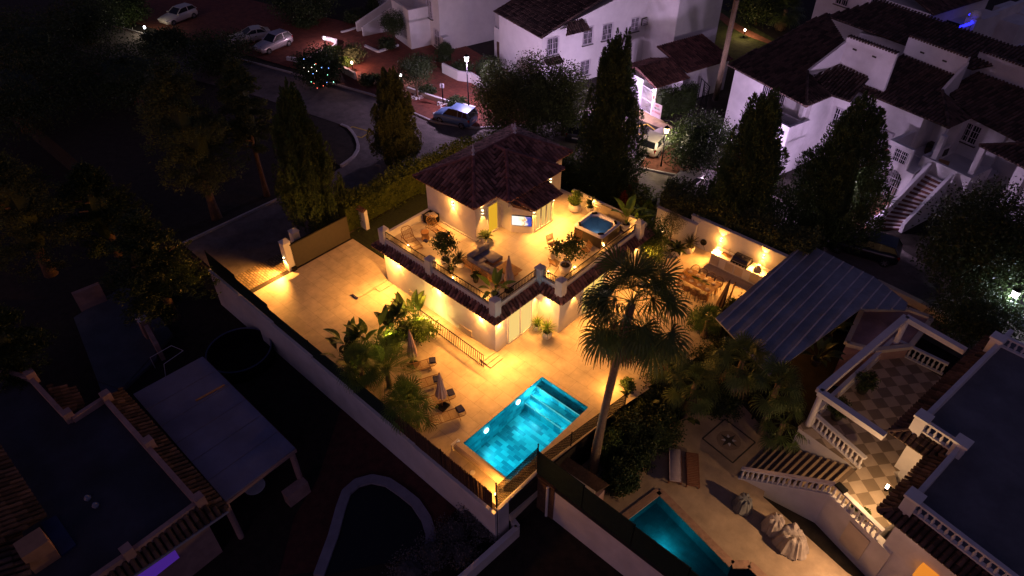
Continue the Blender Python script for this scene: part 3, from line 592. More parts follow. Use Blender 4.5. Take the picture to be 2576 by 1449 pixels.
for a in ((-22.98, -22.78, 21.2, 22.0), (-22.98, -22.78, 22.02, 22.8)): cush(MB(), *a, TZ+.4, TZ+.85).build('back_cushion', GREYF, sf_, True, True)
for a in ((-22.75, -21.98, 20.98, 21.18), (-21.95, -21.15, 20.98, 21.18), (-21.12, -20.35, 20.98, 21.18)): cush(MB(), *a, TZ+.4, TZ+.78).build('back_cushion', GREYF, sf_, True, True)
tb = thing('coffee_table', 'low square teak coffee table in front of the grey corner sofa', 'table', (-20.75, 22.3, TZ), R(0))
tt = MB()
for k in range(7): tt.rc = random.random(); tt.box(-.62+k*.178, -.62+k*.178+.172, -.45, .45, .28, .32)
tt.build('table_top', WOOD, tb); MB().box(-.45, .45, -.3, .3, 0, .28).build('base', WOOD, tb)
def parasol(label, loc, h=2.5, r=.16, col=PARA, base='round', tilt=0, group=None, low=.75):
    t = thing('closed_parasol', label, 'parasol', loc, random.random(), group)
    MB().tube([(0, 0, 0), (0, 0, h)], .022, 8).build('pole', WOOD, t)
    c = MB(); n = 40; vs = []; fs = []; prof = [(h-.02, .03), (h-.15, .06), (h-.5, .1), (h-1.0, .15), (low+.25, r*1.15), (low, r*1.05)]
    for z, rr in prof:
        for k in range(n): a = 2*math.pi*k/n; q = rr*(1+.28*math.cos(8*a)*(1 if rr > .07 else .3)+.05*math.sin(3*a+z*3)); vs.append((math.cos(a)*q, math.sin(a)*q, z+(.03*math.cos(8*a) if z == low else 0)))
    for i in range(len(prof)-1):
        for k in range(n): fs.append((i*n+k, (i+1)*n+k, (i+1)*n+(k+1) % n, i*n+(k+1) % n))
    c.add(vs, fs).build('folded_canopy', col, t, True); MB().lathe([(.03, h-.02), (.05, h+.02), (.02, h+.09)], n=8).build('finial', WOOD, t)
    if base == 'round': MB().lathe([(.26, 0), (.26, .05), (.05, .07), (.04, .2)], n=16).build('base', BLACKM, t)
    else: MB().box(-.28, .28, -.28, .28, 0, .09).build('base', BLACKM, t)
    return t
q = PT3(1265, 745); parasol('closed dusty pink parasol beside the coffee table on the roof terrace', (q.x, q.y, TZ), 2.35, .2)
# folding bamboo chairs and round table
def folding(label, loc, rz):
    t = thing('folding_chair', label, 'chair', loc, rz, 'bamboo folding chairs around the round table')
    s1 = MB()
    for s in (-1, 1):
        MB().tube([(-.36, s*.27, .0), (.26, s*.27, .44)], .018).build('leg', RATT, t); MB().tube([(.3, s*.24, 0), (-.16, s*.24, .42), (-.34, s*.24, .88)], .018).build('leg', RATT, t)
    s1.tube([(.26, -.27, .44), (.26, .27, .44)], .018).tube([(-.18, -.27, .38), (-.18, .27, .38)], .018).tube([(.3, -.24, .02), (.3, .24, .02)], .014).build('frame', RATT, t)
    st_ = MB()
    for k in range(11): st_.rc = random.random(); st_.bar((-.2+k*.045, -.25, .39+k*.0045), (-.2+k*.045, .25, .39+k*.0045), .036, .012)
    st_.build('seat', RATT, t); b = MB()
    for k in range(9): b.rc = random.random(); b.bar((-.21-k*.0155, -.25, .52+k*.042), (-.21-k*.0155, .25, .52+k*.042), .012, .034)
    b.build('backrest', RATT, t); return t
q = P(z5(1700, 470), TZ+.45); rt = thing('round_table', 'small round terrace table set between the folding chairs', 'table', (q.x, q.y, TZ)); tc = Vector(rt.location)
MB().lathe([(.38, .68), (.4, .7), (.4, .72), (.38, .73)], n=24).build('table_top', CREAM, rt); MB().tube([(0, 0, 0), (0, 0, .68)], .03).lathe([(.2, 0), (.2, .03)], n=16).build('pedestal', BLACKM, rt)
for (a, b), lb in (((1590, 430), 'bamboo folding chair facing the table nearest the television'), ((1770, 405), 'bamboo folding chair with its back to the hot tub'), ((1835, 480), 'bamboo folding chair beside the terrace railing'), ((1610, 580), 'bamboo folding chair behind the leafy bush in the white pot')):
    q = PT3(a, b); d = tc-q; folding(lb, (q.x, q.y, TZ), math.atan2(d.y, d.x))
# hot tub
ht = thing('hot_tub', 'square white hot tub with dark cabinet and bubbling water', 'hot tub', (-19.3, 28.55, TZ), R(2))
MB().box(-.98, .98, -.98, -.9, 0, .78).box(-.98, .98, .9, .98, 0, .78).box(-.98, -.9, -.9, .9, 0, .78).box(.9, .98, -.9, .9, 0, .78).box(-.9, .9, -.9, .9, 0, .1).build('cabinet', mat('dark_brown_cabinet', (.035, .026, .02), .5, .15, 3), ht)
def rrect(a, r, n=6): return [(sx*(a-r)+r*math.cos(t), sy*(a-r)+r*math.sin(t)) for sx, sy, t0 in ((1, 1, 0), (-1, 1, 90), (-1, -1, 180), (1, -1, 270)) for t in [R(t0+90*k/n) for k in range(n+1)]]
sh = MB(); o_, nI = rrect(1.05, .22), 28
prof = [(1.05, .76), (1.06, .82), (1.03, .87), (.90, .88), (.84, .84), (.80, .6), (.62, .5), (.56, .2)]
vs = []; fs = []
for a, z in prof:
    for j, q in enumerate(rrect(a, .22 if a > .85 else .34)):
        wv = 1-(.05*math.cos(8*math.atan2(q[1], q[0])) if a < .86 else 0); vs.append((q[0]*wv, q[1]*wv, z))
n = len(vs)//len(prof)
for i in range(len(prof)-1): fs += [(i*n+k, i*n+(k+1) % n, (i+1)*n+(k+1) % n, (i+1)*n+k) for k in range(n)]
fs.append(tuple(range((len(prof)-1)*n, len(prof)*n)))
TUBW = mat('pearl_acrylic', (.66, .66, .78), .25, .05, 3)
sh.add(vs, fs).build('shell', TUBW, ht, True)
wv = [(q[0]*.83, q[1]*.83, .70) for q in rrect(1, .38)]
MB().add(wv, [tuple(range(len(wv)))]).build('water', watermat('tub_water', (.42, .66, .78), .05, .25, 9), ht)
for rz_ in (0, 90, 180, 270):
    m = Matrix.Rotation(R(rz_+45), 4, 'Z'); MB(m).obox((1.08, 0, .875), (.14, .34, .09)).build('headrest', BLACKM, ht)
    for k in range(5): MB(m).lathe([(.035, 0), (.035, .03)], (.86+.05*(k % 2), -.16+.08*k, .72+.0), 8).build('jet', SILV, ht)
m = Matrix.Translation((0.05, 1.32, .0)) @ Matrix.Rotation(R(62), 4, 'X')
MB(m).box(-1.0, 1.0, .05, 1.02, -.06, .04).build('cover', mat('tub_cover_vinyl', (.20, .16, .12), .5, .15, 4), ht)
MB(m).box(-1.03, 1.03, .02, .05, -.08, .05).box(-1.03, 1.03, 1.02, 1.05, -.08, .05).build('cover_edge', BLACKM, ht)
light('POINT', 'tub_fill_light', (-19.3, 28.5, TZ+.5), 2.2, (.62, .85, 1), ht, size=.1)  # added underwater fill light, turns the tub water bluish
# television
c0 = Vector((-23.34, 25.32, 0)); c1 = Vector((-22.28, 26.03, 0)); mid = (c0+c1)/2; d = (c1-c0).normalized(); nv = Vector((d.y, -d.x, 0))
tv = thing('television', 'lit flat television hung on the angled tower wall', 'television', mid+nv*.06+Vector((0, 0, 4.02)), math.atan2(d.y, d.x))
MB().box(-.62, .62, -.02, .05, -.35, .35).build('casing', BLACKM, tv)
def screen(x0, x1, z0, z1, col, s, y=-.026, nm='screen'): return MB().add([(x0, y, z0), (x1, y, z0), (x1, y, z1), (x0, y, z1)], [(0, 1, 2, 3)])
sm = emis('screen_image', (1, 1, 1), 1.15); t_ = sm.node_tree; e_ = [n for n in t_.nodes if n.type == 'EMISSION'][0]
tc_ = nn(t_, 'TexCoord'); vo = nn(t_, 'TexVoronoi'); vo.inputs['Scale'].default_value = 4.5; t_.links.new(tc_.outputs['Object'], vo.inputs[0]); sx_ = nn(t_, 'SeparateXYZ'); t_.links.new(tc_.outputs['Object'], sx_.inputs[0])
ad = nn(t_, 'Math', operation='MULTIPLY_ADD'); ad.inputs[1].default_value = .35; t_.links.new(vo.outputs[0], ad.inputs[0]); t_.links.new(sx_.outputs[0], ad.inputs[2])
cr = nn(t_, 'ValToRGB'); cr.color_ramp.elements[0].position = .0; cr.color_ramp.elements[0].color = (1, .95, .85, 1); cr.color_ramp.elements[1].position = .62; cr.color_ramp.elements[1].color = (.06, .08, .42, 1)
for p_, c_ in ((.22, (.95, .9, .55, 1)), (.3, (.9, .35, .1, 1)), (.38, (1, .9, .7, 1)), (.47, (.35, .25, .5, 1))): x = cr.color_ramp.elements.new(p_); x.color = c_
t_.links.new(ad.outputs[0], cr.inputs[0]); t_.links.new(cr.outputs[0], e_.inputs[0])
MB().add([(-.6, -.026, -.33), (.6, -.026, -.33), (.6, -.026, .33), (-.6, -.026, .33)], [(0, 1, 2, 3)]).build('screen', sm, tv)
# pool-side loungers, towels, parasols
for (a, b), (c, d_), lb in (((1620, 470), (1330, 430), 0), ((1790, 660), (1310, 820), 1)): pass
ps = [((1395, -20), 'rattan lounger under the palm fronds nearest the railing'), ((1480, 200), 'rattan lounger half hidden behind the closed pink parasol'), ((1650, 415), 'rattan lounger with a folded navy towel between parasol and pool'), ((1790, 640), 'rattan lounger nearest the pool with a bare woven frame')]
for i, ((a, b), lb) in enumerate(ps):
    q = P(k5(a, b), .3); rz = R(193+i*2) if i < 3 else R(200)
    ddx = Vector((math.cos(R(66)), math.sin(R(66)), 0)); lounger(lb, (q.x-ddx.x*1.1, q.y-ddx.y*1.1, 0), R(66), group='rattan loungers beside the pool', a=28)
for i, (q, lb) in enumerate((((1365, -25), 'folded navy towel on the lounger nearest the railing'), ((1420, 225), 'folded navy towel half behind the pink parasol'), ((1610, 405), 'folded navy towel lying at the second lounger from the pool roller'), ((1735, 625), 'folded navy towel on the lounger nearest the pool'))):
    c = P(k5(*q), .33); towel(lb, (c.x, c.y, .33), R(50+8*i), (.36, .42, .05))
q = P(k5(1500, 590)); parasol('closed pink parasol on a square black base between the pool loungers', (q.x, q.y, 0), 2.5, .22, base='sq', low=.8)
q = P(k4(1115, 960)); parasol('closed pink parasol standing among the banana plants', (q.x, q.y, 0), 2.6, .2, base='sq', low=.7)
# ================================================================== VEGETATION BUILDERS
CYP = leafmat('cypress_foliage', (.055, .088, .026), .1, .8)
PINE = leafmat('dusky_conifer_foliage', (.085, .105, .036), .12, .8)
DKG = leafmat('dark_leaf', (.036, .056, .017), .2, .5)
MIDG = leafmat('mid_leaf', (.065, .11, .024), .25, .5)
BRT = leafmat('bright_leaf', (.11, .19, .03), .3, .45)
OLIVE = leafmat('olive_leaf', (.10, .105, .055), .2, .55)
PALMG = leafmat('palm_leaf', (.075, .11, .03), .15, .45)
PALMY = leafmat('young_palm_leaf', (.085, .15, .028), .25, .45)
DEAD = leafmat('dead_palm_leaf', (.13, .085, .045), .15, .8)
REDL = leafmat('red_leaf', (.20, .04, .015), .2, .6)
HEDG = leafmat('hedge_leaf', (.085, .115, .02), .2, .6)
PINKF = leafmat('silver_shrub', (.13, .12, .12), .15, .7)
def NRM(rng, *a, size=None):
    q = rng.normal(*a, size=size); return np.clip(q, -1.7, 1.7)
def npmesh(name, V, Fq, mat_, parent, rnd):
    """quads from numpy arrays: V (n,4,3)"""
    n = len(V); me = bpy.data.meshes.new(name); me.vertices.add(n*4); me.loops.add(n*4); me.polygons.add(n)
    me.vertices.foreach_set('co', V.reshape(-1).astype(np.float32)); me.loops.foreach_set('vertex_index', np.arange(n*4, dtype=np.int32))
    me.polygons.foreach_set('loop_start', np.arange(0, n*4, 4, dtype=np.int32)); me.polygons.foreach_set('loop_total', np.full(n, 4, dtype=np.int32))
    me.update(calc_edges=True); at = me.attributes.new('rnd', 'FLOAT', 'FACE'); at.data.foreach_set('value', np.asarray(rnd, dtype=np.float32))
    me.materials.append(mat_); o = bpy.data.objects.new(name, me); COL.objects.link(o)
    if parent is not None: o.parent = parent
    return o
def nrm(a): return a/(np.linalg.norm(a, axis=-1, keepdims=True)+1e-9)
def leaves(C, D, L, Wd, rng):
    n = len(C); D = nrm(D); X = nrm(np.cross(D, NRM(rng, size=(n, 3)))); L = np.broadcast_to(L, n)[:, None]; Wd = np.broadcast_to(Wd, n)[:, None]
    return np.stack([C-D*L*.5, C+X*Wd*.5-D*L*.05, C+D*L*.5, C-X*Wd*.5-D*L*.05], 1)
def conifer_leaves(h, r, rng, nclump=260, k=26, z0=.06, shape='cypress', leaf=.24, up=.8):
    t = z0+(1-z0)*rng.random(nclump)**(.9 if shape == 'cypress' else .85); a = rng.random(nclump)*2*math.pi
    if shape == 'cypress': pr = np.minimum(1, (t-z0+.05)*6)**.6*(1-np.clip((t-.22)/.78, 0, 1)**1.5)**.85
    elif shape == 'cone': pr = np.minimum(1, (t-z0+.04)*8)*(1-((t-z0)/(1-z0)))**.75+.05
    else: pr = np.sqrt(np.clip(1-((t-.55)/.5)**2, .05, 1))
    lump = 1+.16*np.sin(a*3+t*9+rng.random()*6)+.12*np.sin(a*5-t*15)
    Rr = r*pr*lump*(.62+.42*rng.random(nclump)); cc = np.stack([np.cos(a)*Rr, np.sin(a)*Rr, t*h], 1)
    outw = np.stack([np.cos(a), np.sin(a), np.full(nclump, up)], 1)
    s = r*.13*(.5+pr); pts = np.repeat(cc, k, 0)+NRM(rng, size=(nclump*k, 3))*np.repeat(np.stack([s, s, s*1.7], 1), k, 0)
    D = np.repeat(outw, k, 0)+NRM(rng, size=(nclump*k, 3))*.5
    rn = np.clip(np.repeat(rng.random(nclump), k)*.75+rng.random(nclump*k)*.25, 0, 1)
    return leaves(pts, D, leaf*(.7+.6*rng.random(nclump*k)), leaf*.42, rng), rn
def plume_leaves(h, r, rng, n=90, k=260, z0=.03, leaf=.15):
    """columnar cypress: upright feathery plumes with their own tips"""
    t = z0+(.9-z0)*rng.random(n)**1.05; t[0] = .9; a = rng.random(n)*2*math.pi; pr = np.minimum(1, (t-z0+.06)*5)**.6*(1-np.clip((t-.2)/.8, 0, 1)**1.4)**.9; lump = 1+.1*np.sin(a*3+t*9+rng.random()*6)
    Rr = r*pr*lump*(.42+.5*rng.random(n)); Rr[0] = 0; Lp = h*(.10+.10*rng.random(n)); w = r*(.15+.13*rng.random(n))*(.45+.55*pr); K = lambda x: np.repeat(x, k, 0); s = rng.random(n*k)**.8; ph = rng.random(n*k)*6.283; rad = K(w)*(np.sin(math.pi*np.clip(s*.86+.14, 0, 1))**.7)*(.55+.5*rng.random(n*k)); ca, sa = K(np.cos(a)), K(np.sin(a)); R0 = K(Rr)+K(w)*s*.5
    C = np.stack([ca*R0+np.cos(ph)*rad, sa*R0+np.sin(ph)*rad, K(t*h)+(s-.35)*K(Lp)*1.5], 1); D = np.stack([np.cos(ph)*.5+ca*.25, np.sin(ph)*.5+sa*.25, np.ones(n*k)], 1)+NRM(rng, size=(n*k, 3))*.3
    return leaves(C, D, leaf*(.7+.6*rng.random(n*k)), leaf*.4, rng), np.clip(K(rng.random(n))*.6+s*.25+rng.random(n*k)*.15, 0, 1)
def spray_leaves(h, r, rng, n=60, k=9, kk=46, z0=.2, leaf=.2):
    """broad conifer: flat needle sprays along spreading limbs, gaps between them"""
    t = z0+(1-z0)*rng.random(n)**.8; a = np.arange(n)*2.39996+rng.random(n)*.6; u = (t-z0)/(1-z0); pr = np.clip(np.minimum(1, u*3.5+.35)*(1-u**2.2)**.75, .12, 1)*(.7+.45*rng.random(n)); L = r*pr
    f = .3+.72*np.tile(np.linspace(0, 1, k), n); K = lambda x: np.repeat(x, k); ca, sa = K(np.cos(a)), K(np.sin(a)); q = np.stack([ca*K(L)*f, sa*K(L)*f, K(t*h)+K(L)*(f*.28-.25*f*f)], 1); sd = np.stack([-sa, ca, 0*ca], 1); q += sd*(NRM(rng, size=(n*k, 1))*.16*K(L)[:, None]*f[:, None])
    m = n*k; K2 = lambda x: np.repeat(x, kk, 0); C = K2(q)+NRM(rng, size=(m*kk, 3))*np.array([.2, .2, .12])*r*.42*(.5+.6*rng.random((m*kk, 1))); D = K2(np.stack([ca, sa, .45+0*ca], 1))+NRM(rng, size=(m*kk, 3))*.5
    return leaves(C, D, leaf*(.7+.6*rng.random(m*kk)), leaf*.42, rng), np.clip(K2(rng.random(m))*.75+rng.random(m*kk)*.25, 0, 1)
def blob_leaves(rx, ry, rz, rng, n=2500, leaf=.16, c=(0, 0, 0), shell=.55, clump=60, flat=.55):
    if n > 1800: n = int(n*2.2); leaf *= .66; clump = int(clump*1.3)
    u = nrm(NRM(rng, size=(clump, 3))); rr = shell+(1-shell)*rng.random(clump)**.6; cc = u*rr[:, None]*np.array([rx, ry, rz]); k = max(1, n//clump)
    sg = .2*np.array([rx, ry, rz]); pts = np.repeat(cc, k, 0)+NRM(rng, size=(clump*k, 3))*sg
    D = np.repeat(u, k, 0)*.6+NRM(rng, size=(clump*k, 3))*.8; D[:, 2] -= .15
    rn = np.clip(np.repeat(rng.random(clump), k)*.65+rng.random(clump*k)*.35, 0, 1)
    return leaves(pts+np.array(c), D, leaf*(.7+.6*rng.random(clump*k)), leaf*flat, rng), rn
def core(mb, c, r, rng, n=10, m=7):
    prof = []; vs = []; fs = []
    for i in range(m+1):
        th = math.pi*i/m
        for j in range(n):
            a = 2*math.pi*j/n; f = .8+.3*rng.random(); vs.append((c[0]+math.cos(a)*math.sin(th)*r[0]*f, c[1]+math.sin(a)*math.sin(th)*r[1]*f, c[2]-math.cos(th)*r[2]*f))
    for i in range(m):
        for j in range(n): fs.append((i*n+j, i*n+(j+1) % n, (i+1)*n+(j+1) % n, (i+1)*n+j))
    return mb.add(vs, fs, rnd=.05)  # darkest leaf tone: shade inside the crown is put into the colour
def trunk(parent, h, r, m=BARK, lean=(0, 0), limbs=5, spread=1.0, seed=0):
    rg = random.Random(seed); mb = MB(); pts = [(lean[0]*t*t, lean[1]*t*t, h*t) for t in (0, .15, .35, .55, .75, 1)]
    mb.tube(pts, [r*1.35, r, r*.85, r*.7, r*.5, r*.25], 8)
    for i in range(limbs):
        t = rg.uniform(.4, .85); b = Vector((lean[0]*t*t, lean[1]*t*t, h*t)); a = rg.uniform(0, 6.28); d = Vector((math.cos(a)*spread, math.sin(a)*spread, spread*.55))*rg.uniform(.7, 1.1)
        mb.tube([b, b+d*.5+Vector((0, 0, -.02)), b+d], [r*.4, r*.28, r*.1], 6)
    return mb.build('trunk', m, parent, True)
PROTO = {}
def conifer(label, base, top, r, shape='cypress', m=CYP, bare=0.06, seed=1, group=None, k=26, nclump=260, name='cypress_tree', cat='tree', leaf=.24):
    h = HZ(base, top)-base[2]; t = thing(name, label, cat, base, 0, group); rng = np.random.default_rng(seed)
    if shape == 'broad': leaf *= .72; k = int(k*1.7)
    else: leaf *= .6; k = int(k*2.3); nclump = int(nclump*1.15)
    if shape == 'broad': V, rn = spray_leaves(h, r, rng, 110 if nclump > 250 else 80, 9, 36, bare, .2 if leaf > .3 else .17)
    elif r > 1: V, rn = plume_leaves(h, r, rng, 250 if r > 2.2 else 190, 250, max(.0, bare), .18)
    else: V, rn = conifer_leaves(h, r, rng, nclump, k, bare, shape, leaf)
    c = npmesh('crown', V, None, m, t, rn)
    mb = MB(); zb = bare*h
    if shape == 'cypress': mb.rc = .04; mb.lathe([(.05, zb), (r*.3, zb+h*.07), (r*.36, h*.3), (r*.26, h*.55), (r*.1, h*.75), (.02, h*.85)], n=9)  # solid core in the darkest tone, inner shade put into the colour
    else: core(mb, (0, 0, h*(.5+bare*.5)), (r*.33, r*.33, h*(1-bare)*.36), rng)
    mb.build('inner_foliage', m, c); trunk(t, h*.8, max(.14, r*.1), seed=seed, limbs=4, spread=r*.5); return t
def bushtree(label, base, h, r, m=DKG, seed=1, n=5000, leaf=.2, clear=.3, name='tree', group=None, cat='tree', lean=(0, 0), cl=110, ry=None, corek=.62):
    t = thing(name, label, cat, base, 0, group); rng = np.random.default_rng(seed); rz = h*(1-clear)*.5; cz = h-rz
    V, rn = blob_leaves(r, ry or r, rz, rng, n, leaf, (lean[0], lean[1], cz), .6, cl); c = npmesh('crown', V, None, m, t, rn)
    if corek: core(MB(), (lean[0], lean[1], cz), (r*corek, (ry or r)*corek, rz*corek), rng).build('inner_foliage', m, c) if 0 else None
    if corek: mb = MB(); core(mb, (lean[0], lean[1], cz), (r*corek, (ry or r)*corek, rz*corek), rng); mb.build('inner_foliage', m, c)
    trunk(t, cz, max(.06, r*.07), seed=seed, lean=lean, limbs=5, spread=r*.6); return t
def shrub(label, base, r, h, m=DKG, seed=1, n=1400, leaf=.14, name='shrub', group=None, ry=None, cl=40, rz=0):
    t = thing(name, label, 'shrub', base, rz, group); rng = np.random.default_rng(seed)
    V, rn = blob_leaves(r, ry or r, h*.5, rng, n, leaf, (0, 0, h*.52), .6, cl); c = npmesh('foliage', V, None, m, t, rn)
    mb = MB(); core(mb, (0, 0, h*.48), (r*.68, (ry or r)*.68, h*.42), rng); mb.build('inner_foliage', m, c); return t
def hedge(label, pts, w, h, m=HEDG, seed=1, dens=150, leaf=.16, z=0, name='hedge'):
    rng = np.random.default_rng(seed); a = Vector((*pts[0], z)); t = thing(name, label, 'hedge', a, 0); Vs = []; rs = []; mb = MB()
    for p, q in zip(pts, pts[1:]):
        p, q = np.array([*p, z])-np.array(a), np.array([*q, z])-np.array(a); L = np.linalg.norm(q-p); d = (q-p)/L; s = np.array([-d[1], d[0], 0]); nc = int(L*dens/3)
        u = rng.random(nc)*L; vv = rng.random(nc)*2-1; top = rng.random(nc) < .4; zz = np.where(top, h*(.9+.16*rng.random(nc)+.05*np.sin(u*1.7)), h*rng.random(nc)); vv = np.where(top, vv, np.sign(vv)*(.8+.25*rng.random(nc)))
        cc = p+d*u[:, None]+s*(vv*w/2)[:, None]; cc[:, 2] += zz; k = 12; C = np.repeat(cc, k, 0)+NRM(rng, size=(nc*k, 3))*.14
        D = np.repeat(s*vv[:, None]+np.array([0, 0, .6]), k, 0)+NRM(rng, size=(nc*k, 3))*.6; Vs.append(leaves(C, D, leaf*(.7+.6*rng.random(nc*k)), leaf*.5, rng)); rs.append(np.clip(np.repeat(rng.random(nc), k)*.7+rng.random(nc*k)*.3, 0, 1))
        n2 = (q-p)[:2]; mb.rc = .05; A, B = Vector(p), Vector(q); mb.bar(A+Vector((0, 0, h*.45)), B+Vector((0, 0, h*.45)), w*.66, h*.8)  # solid hedge core, its inner shade put into the colour
    c = npmesh('foliage', np.concatenate(Vs), None, m, t, np.concatenate(rs)); mb.build('inner_foliage', m, c); return t
def fan_frond(out, rn, az, el, pl, bl, rng, c0, n=26, droop=.5, fold=.35, spread=125):
    """one palmate frond: petiole then pleated blade; appends quads (4,3)"""
    f = np.array([math.cos(az)*math.cos(el), math.sin(az)*math.cos(el), math.sin(el)]); s = np.array([-math.sin(az), math.cos(az), 0]); up = np.cross(f, s)
    if up[2] < 0: up = -up
    hub = c0+f*pl+np.array([0, 0, -.10*pl*pl*math.cos(el)]); f2 = nrm(f+np.array([0, 0, -.35*math.cos(el)*droop])); b = .025; r0 = rng.random()
    mid = c0+f*pl*.5+np.array([0, 0, .02])
    for p, q in ((c0, mid), (mid, hub)): out.append([p-s*b, p+s*b, q+s*b*.8, q-s*b*.8]); rn.append(.75)
    for i in range(n):
        a = math.radians(-spread+2*spread*(i+.5)/n); L = bl*(.75+.25*math.cos(a*.7))*(.92+.16*rng.random()); d = f2*math.cos(a)+s*math.sin(a)+up*(.12*math.cos(a)+(fold*abs(math.sin(a))*-.4)); d = nrm(d)
        w = L*math.tan(math.radians(spread/n))*.8; x = nrm(np.cross(d, up)); sh = (.012 if i % 2 else -.012)*up*3
        m1 = hub+d*L*.55+sh; g = np.array([0, 0, -1.0]); m2 = m1+nrm(d+g*.35*droop)*L*.25; tip = m2+nrm(d*.6+g*(.4+droop))*L*.3
        v = min(1, max(0, .3+.4*r0+.3*rng.random()))
        out.append([hub-x*.012, hub+x*.012, m1+x*w*.55, m1-x*w*.55]); out.append([m1-x*w*.55, m1+x*w*.55, m2+x*w*.28, m2-x*w*.28]); out.append([m2-x*w*.28, m2+x*w*.28, tip+x*.006, tip-x*.006]); rn += [v]*3
def fan_palm(label, base, h, nf=40, pl=1.3, bl=.95, m=PALMG, seed=1, tr=.2, skirt=0, group=None, n=26, lean=(0, 0), droop=.5, name='fan_palm', elmin=-35):
    t = thing(name, label, 'palm', base, 0, group); rng = np.random.default_rng(seed); out = []; rn = []; c0 = np.array([lean[0], lean[1], h])
    for i in range(nf):
        q = (i+.5)/nf; el = math.radians(80-(80-elmin)*q**.8+NRM(rng)*(12 if skirt > 10 else 6)); az = i*2.39996+NRM(rng)*.2
        fan_frond(out, rn, az, el, pl*(.38+.25*q+.5*rng.random()), bl*(.85+.25*rng.random()), rng, c0+np.array([0, 0, .15*(1-q)]), n, droop*(.5+q))
    npmesh('crown', np.array(out), None, m, t, rn)
    if skirt:
        out = []; rn = []
        for i in range(skirt): fan_frond(out, rn, i*2.39996, math.radians(-48-35*rng.random()), pl*.75*(.6+.5*rng.random()), bl*.9, rng, c0-np.array([0, 0, .1+.5*rng.random()]), 16, 1.2, spread=80)
        npmesh('dead_frond_skirt', np.array(out), None, DEAD, t, rn)
    if h > .3:
        tm = MB(); k = max(3, int(h/.25)); tm.tube([(lean[0]*(i/k)**2, lean[1]*(i/k)**2, h*i/k) for i in range(k+1)], [tr*(1.45-.5*min(1, i/k*2.2)+(.04 if i % 2 else 0)) for i in range(k+1)], 10); tm.build('trunk', PBARK, t, True)
    return t
def feather_palm(label, base, h, nf=18, L=2.2, m=PALMG, seed=1, tr=.12, group=None, name='feather_palm', elmin=-5, ll=.42):
    t = thing(name, label, 'palm', base, 0, group); rng = np.random.default_rng(seed); out = []; rn = []; c0 = np.array([0, 0, h])
    for i in range(nf):
        q = (i+.5)/nf; el = math.radians(78-(78-elmin)*q+NRM(rng)*5); az = i*2.39996; Lf = L*(.8+.3*rng.random()); p = c0.copy(); k = 16; r0 = rng.random()
        for j in range(k):
            e2 = el-math.radians(62)*(j/k)**1.5; f = np.array([math.cos(az)*math.cos(e2), math.sin(az)*math.cos(e2), math.sin(e2)]); s = np.array([-math.sin(az), math.cos(az), 0]); qn_ = p+f*Lf/k
            out.append([p-s*.015, p+s*.015, qn_+s*.012, qn_-s*.012]); rn.append(.8); l2 = ll*math.sin(math.pi*(j+1.5)/(k+2))+.06
            for sg in (-1, 1):
                for hf in (0, .5):
                    b = p+(qn_-p)*hf; d = nrm(s*sg*1.0+f*.65+np.array([0, 0, .12])); tip = b+d*l2+np.array([0, 0, -.12*l2]); x = f*.018; md = b+d*l2*.5
                    out.append([b-x*.5, md-x, tip, md+x]); rn.append(min(1, .25+.4*r0+.3*rng.random()))
            p = qn_
    npmesh('crown', np.array(out), None, m, t, rn)
    if h > .2: MB().tube([(0, 0, 0), (0, 0, h*.5), (0, 0, h)], [tr*1.3, tr, tr], 9).build('trunk', PBARK, t, True)
    return t
def rosette(parent, z, n, L, w, m, rng, elmin=5, elmax=85, droop=.3, name='foliage', seg=3):
    out = []; rn = []
    for i in range(n):
        az = i*2.39996+NRM(rng)*.1; q = (i+.5)/n; el = math.radians(elmax-(elmax-elmin)*q**.8); p = np.array([0, 0, z]); s = np.array([-math.sin(az), math.cos(az), 0]); Lq = L*(.75+.35*rng.random()); v = rng.random(); wd = [w*.6, w, w*.7, .004]
        for j in range(seg):
            e2 = el-droop*(j/seg)*1.6; f = np.array([math.cos(az)*math.cos(e2), math.sin(az)*math.cos(e2), math.sin(e2)]); qn_ = p+f*Lq/seg
            out.append([p-s*wd[j], p+s*wd[j], qn_+s*wd[j+1], qn_-s*wd[j+1]]); rn.append(v); p = qn_
    return npmesh(name, np.array(out), None, m, parent, rn)
def paddle(out, rn, az, el, st, bl, bw, rng, c0, bend=.9):
    s = np.array([-math.sin(az), math.cos(az), 0]); f = lambda e: np.array([math.cos(az)*math.cos(e), math.sin(az)*math.cos(e), math.sin(e)]); hub = c0+f(el)*st; b = .03
    out.append([c0-s*b, c0+s*b, hub+s*b*.6, hub-s*b*.6]); rn.append(.6); p = hub; k = 6; v = rng.random()*.6+.3; ww = [.15, .75, 1, .95, .75, .45, .02]
    for j in range(k):
        e2 = el-bend*(j/k); q = p+f(e2)*bl/k; u = np.cross(s, f(e2)); u = u if u[2] > 0 else -u
        for sg in (-1, 1): a1 = p+s*sg*bw*ww[j]*.5+u*bw*.12*ww[j]; a2 = q+s*sg*bw*ww[j+1]*.5+u*bw*.12*ww[j+1]; out.append([p, a1, a2, q] if sg > 0 else [p, q, a2, a1]); rn.append(v+.08*sg)
        p = q
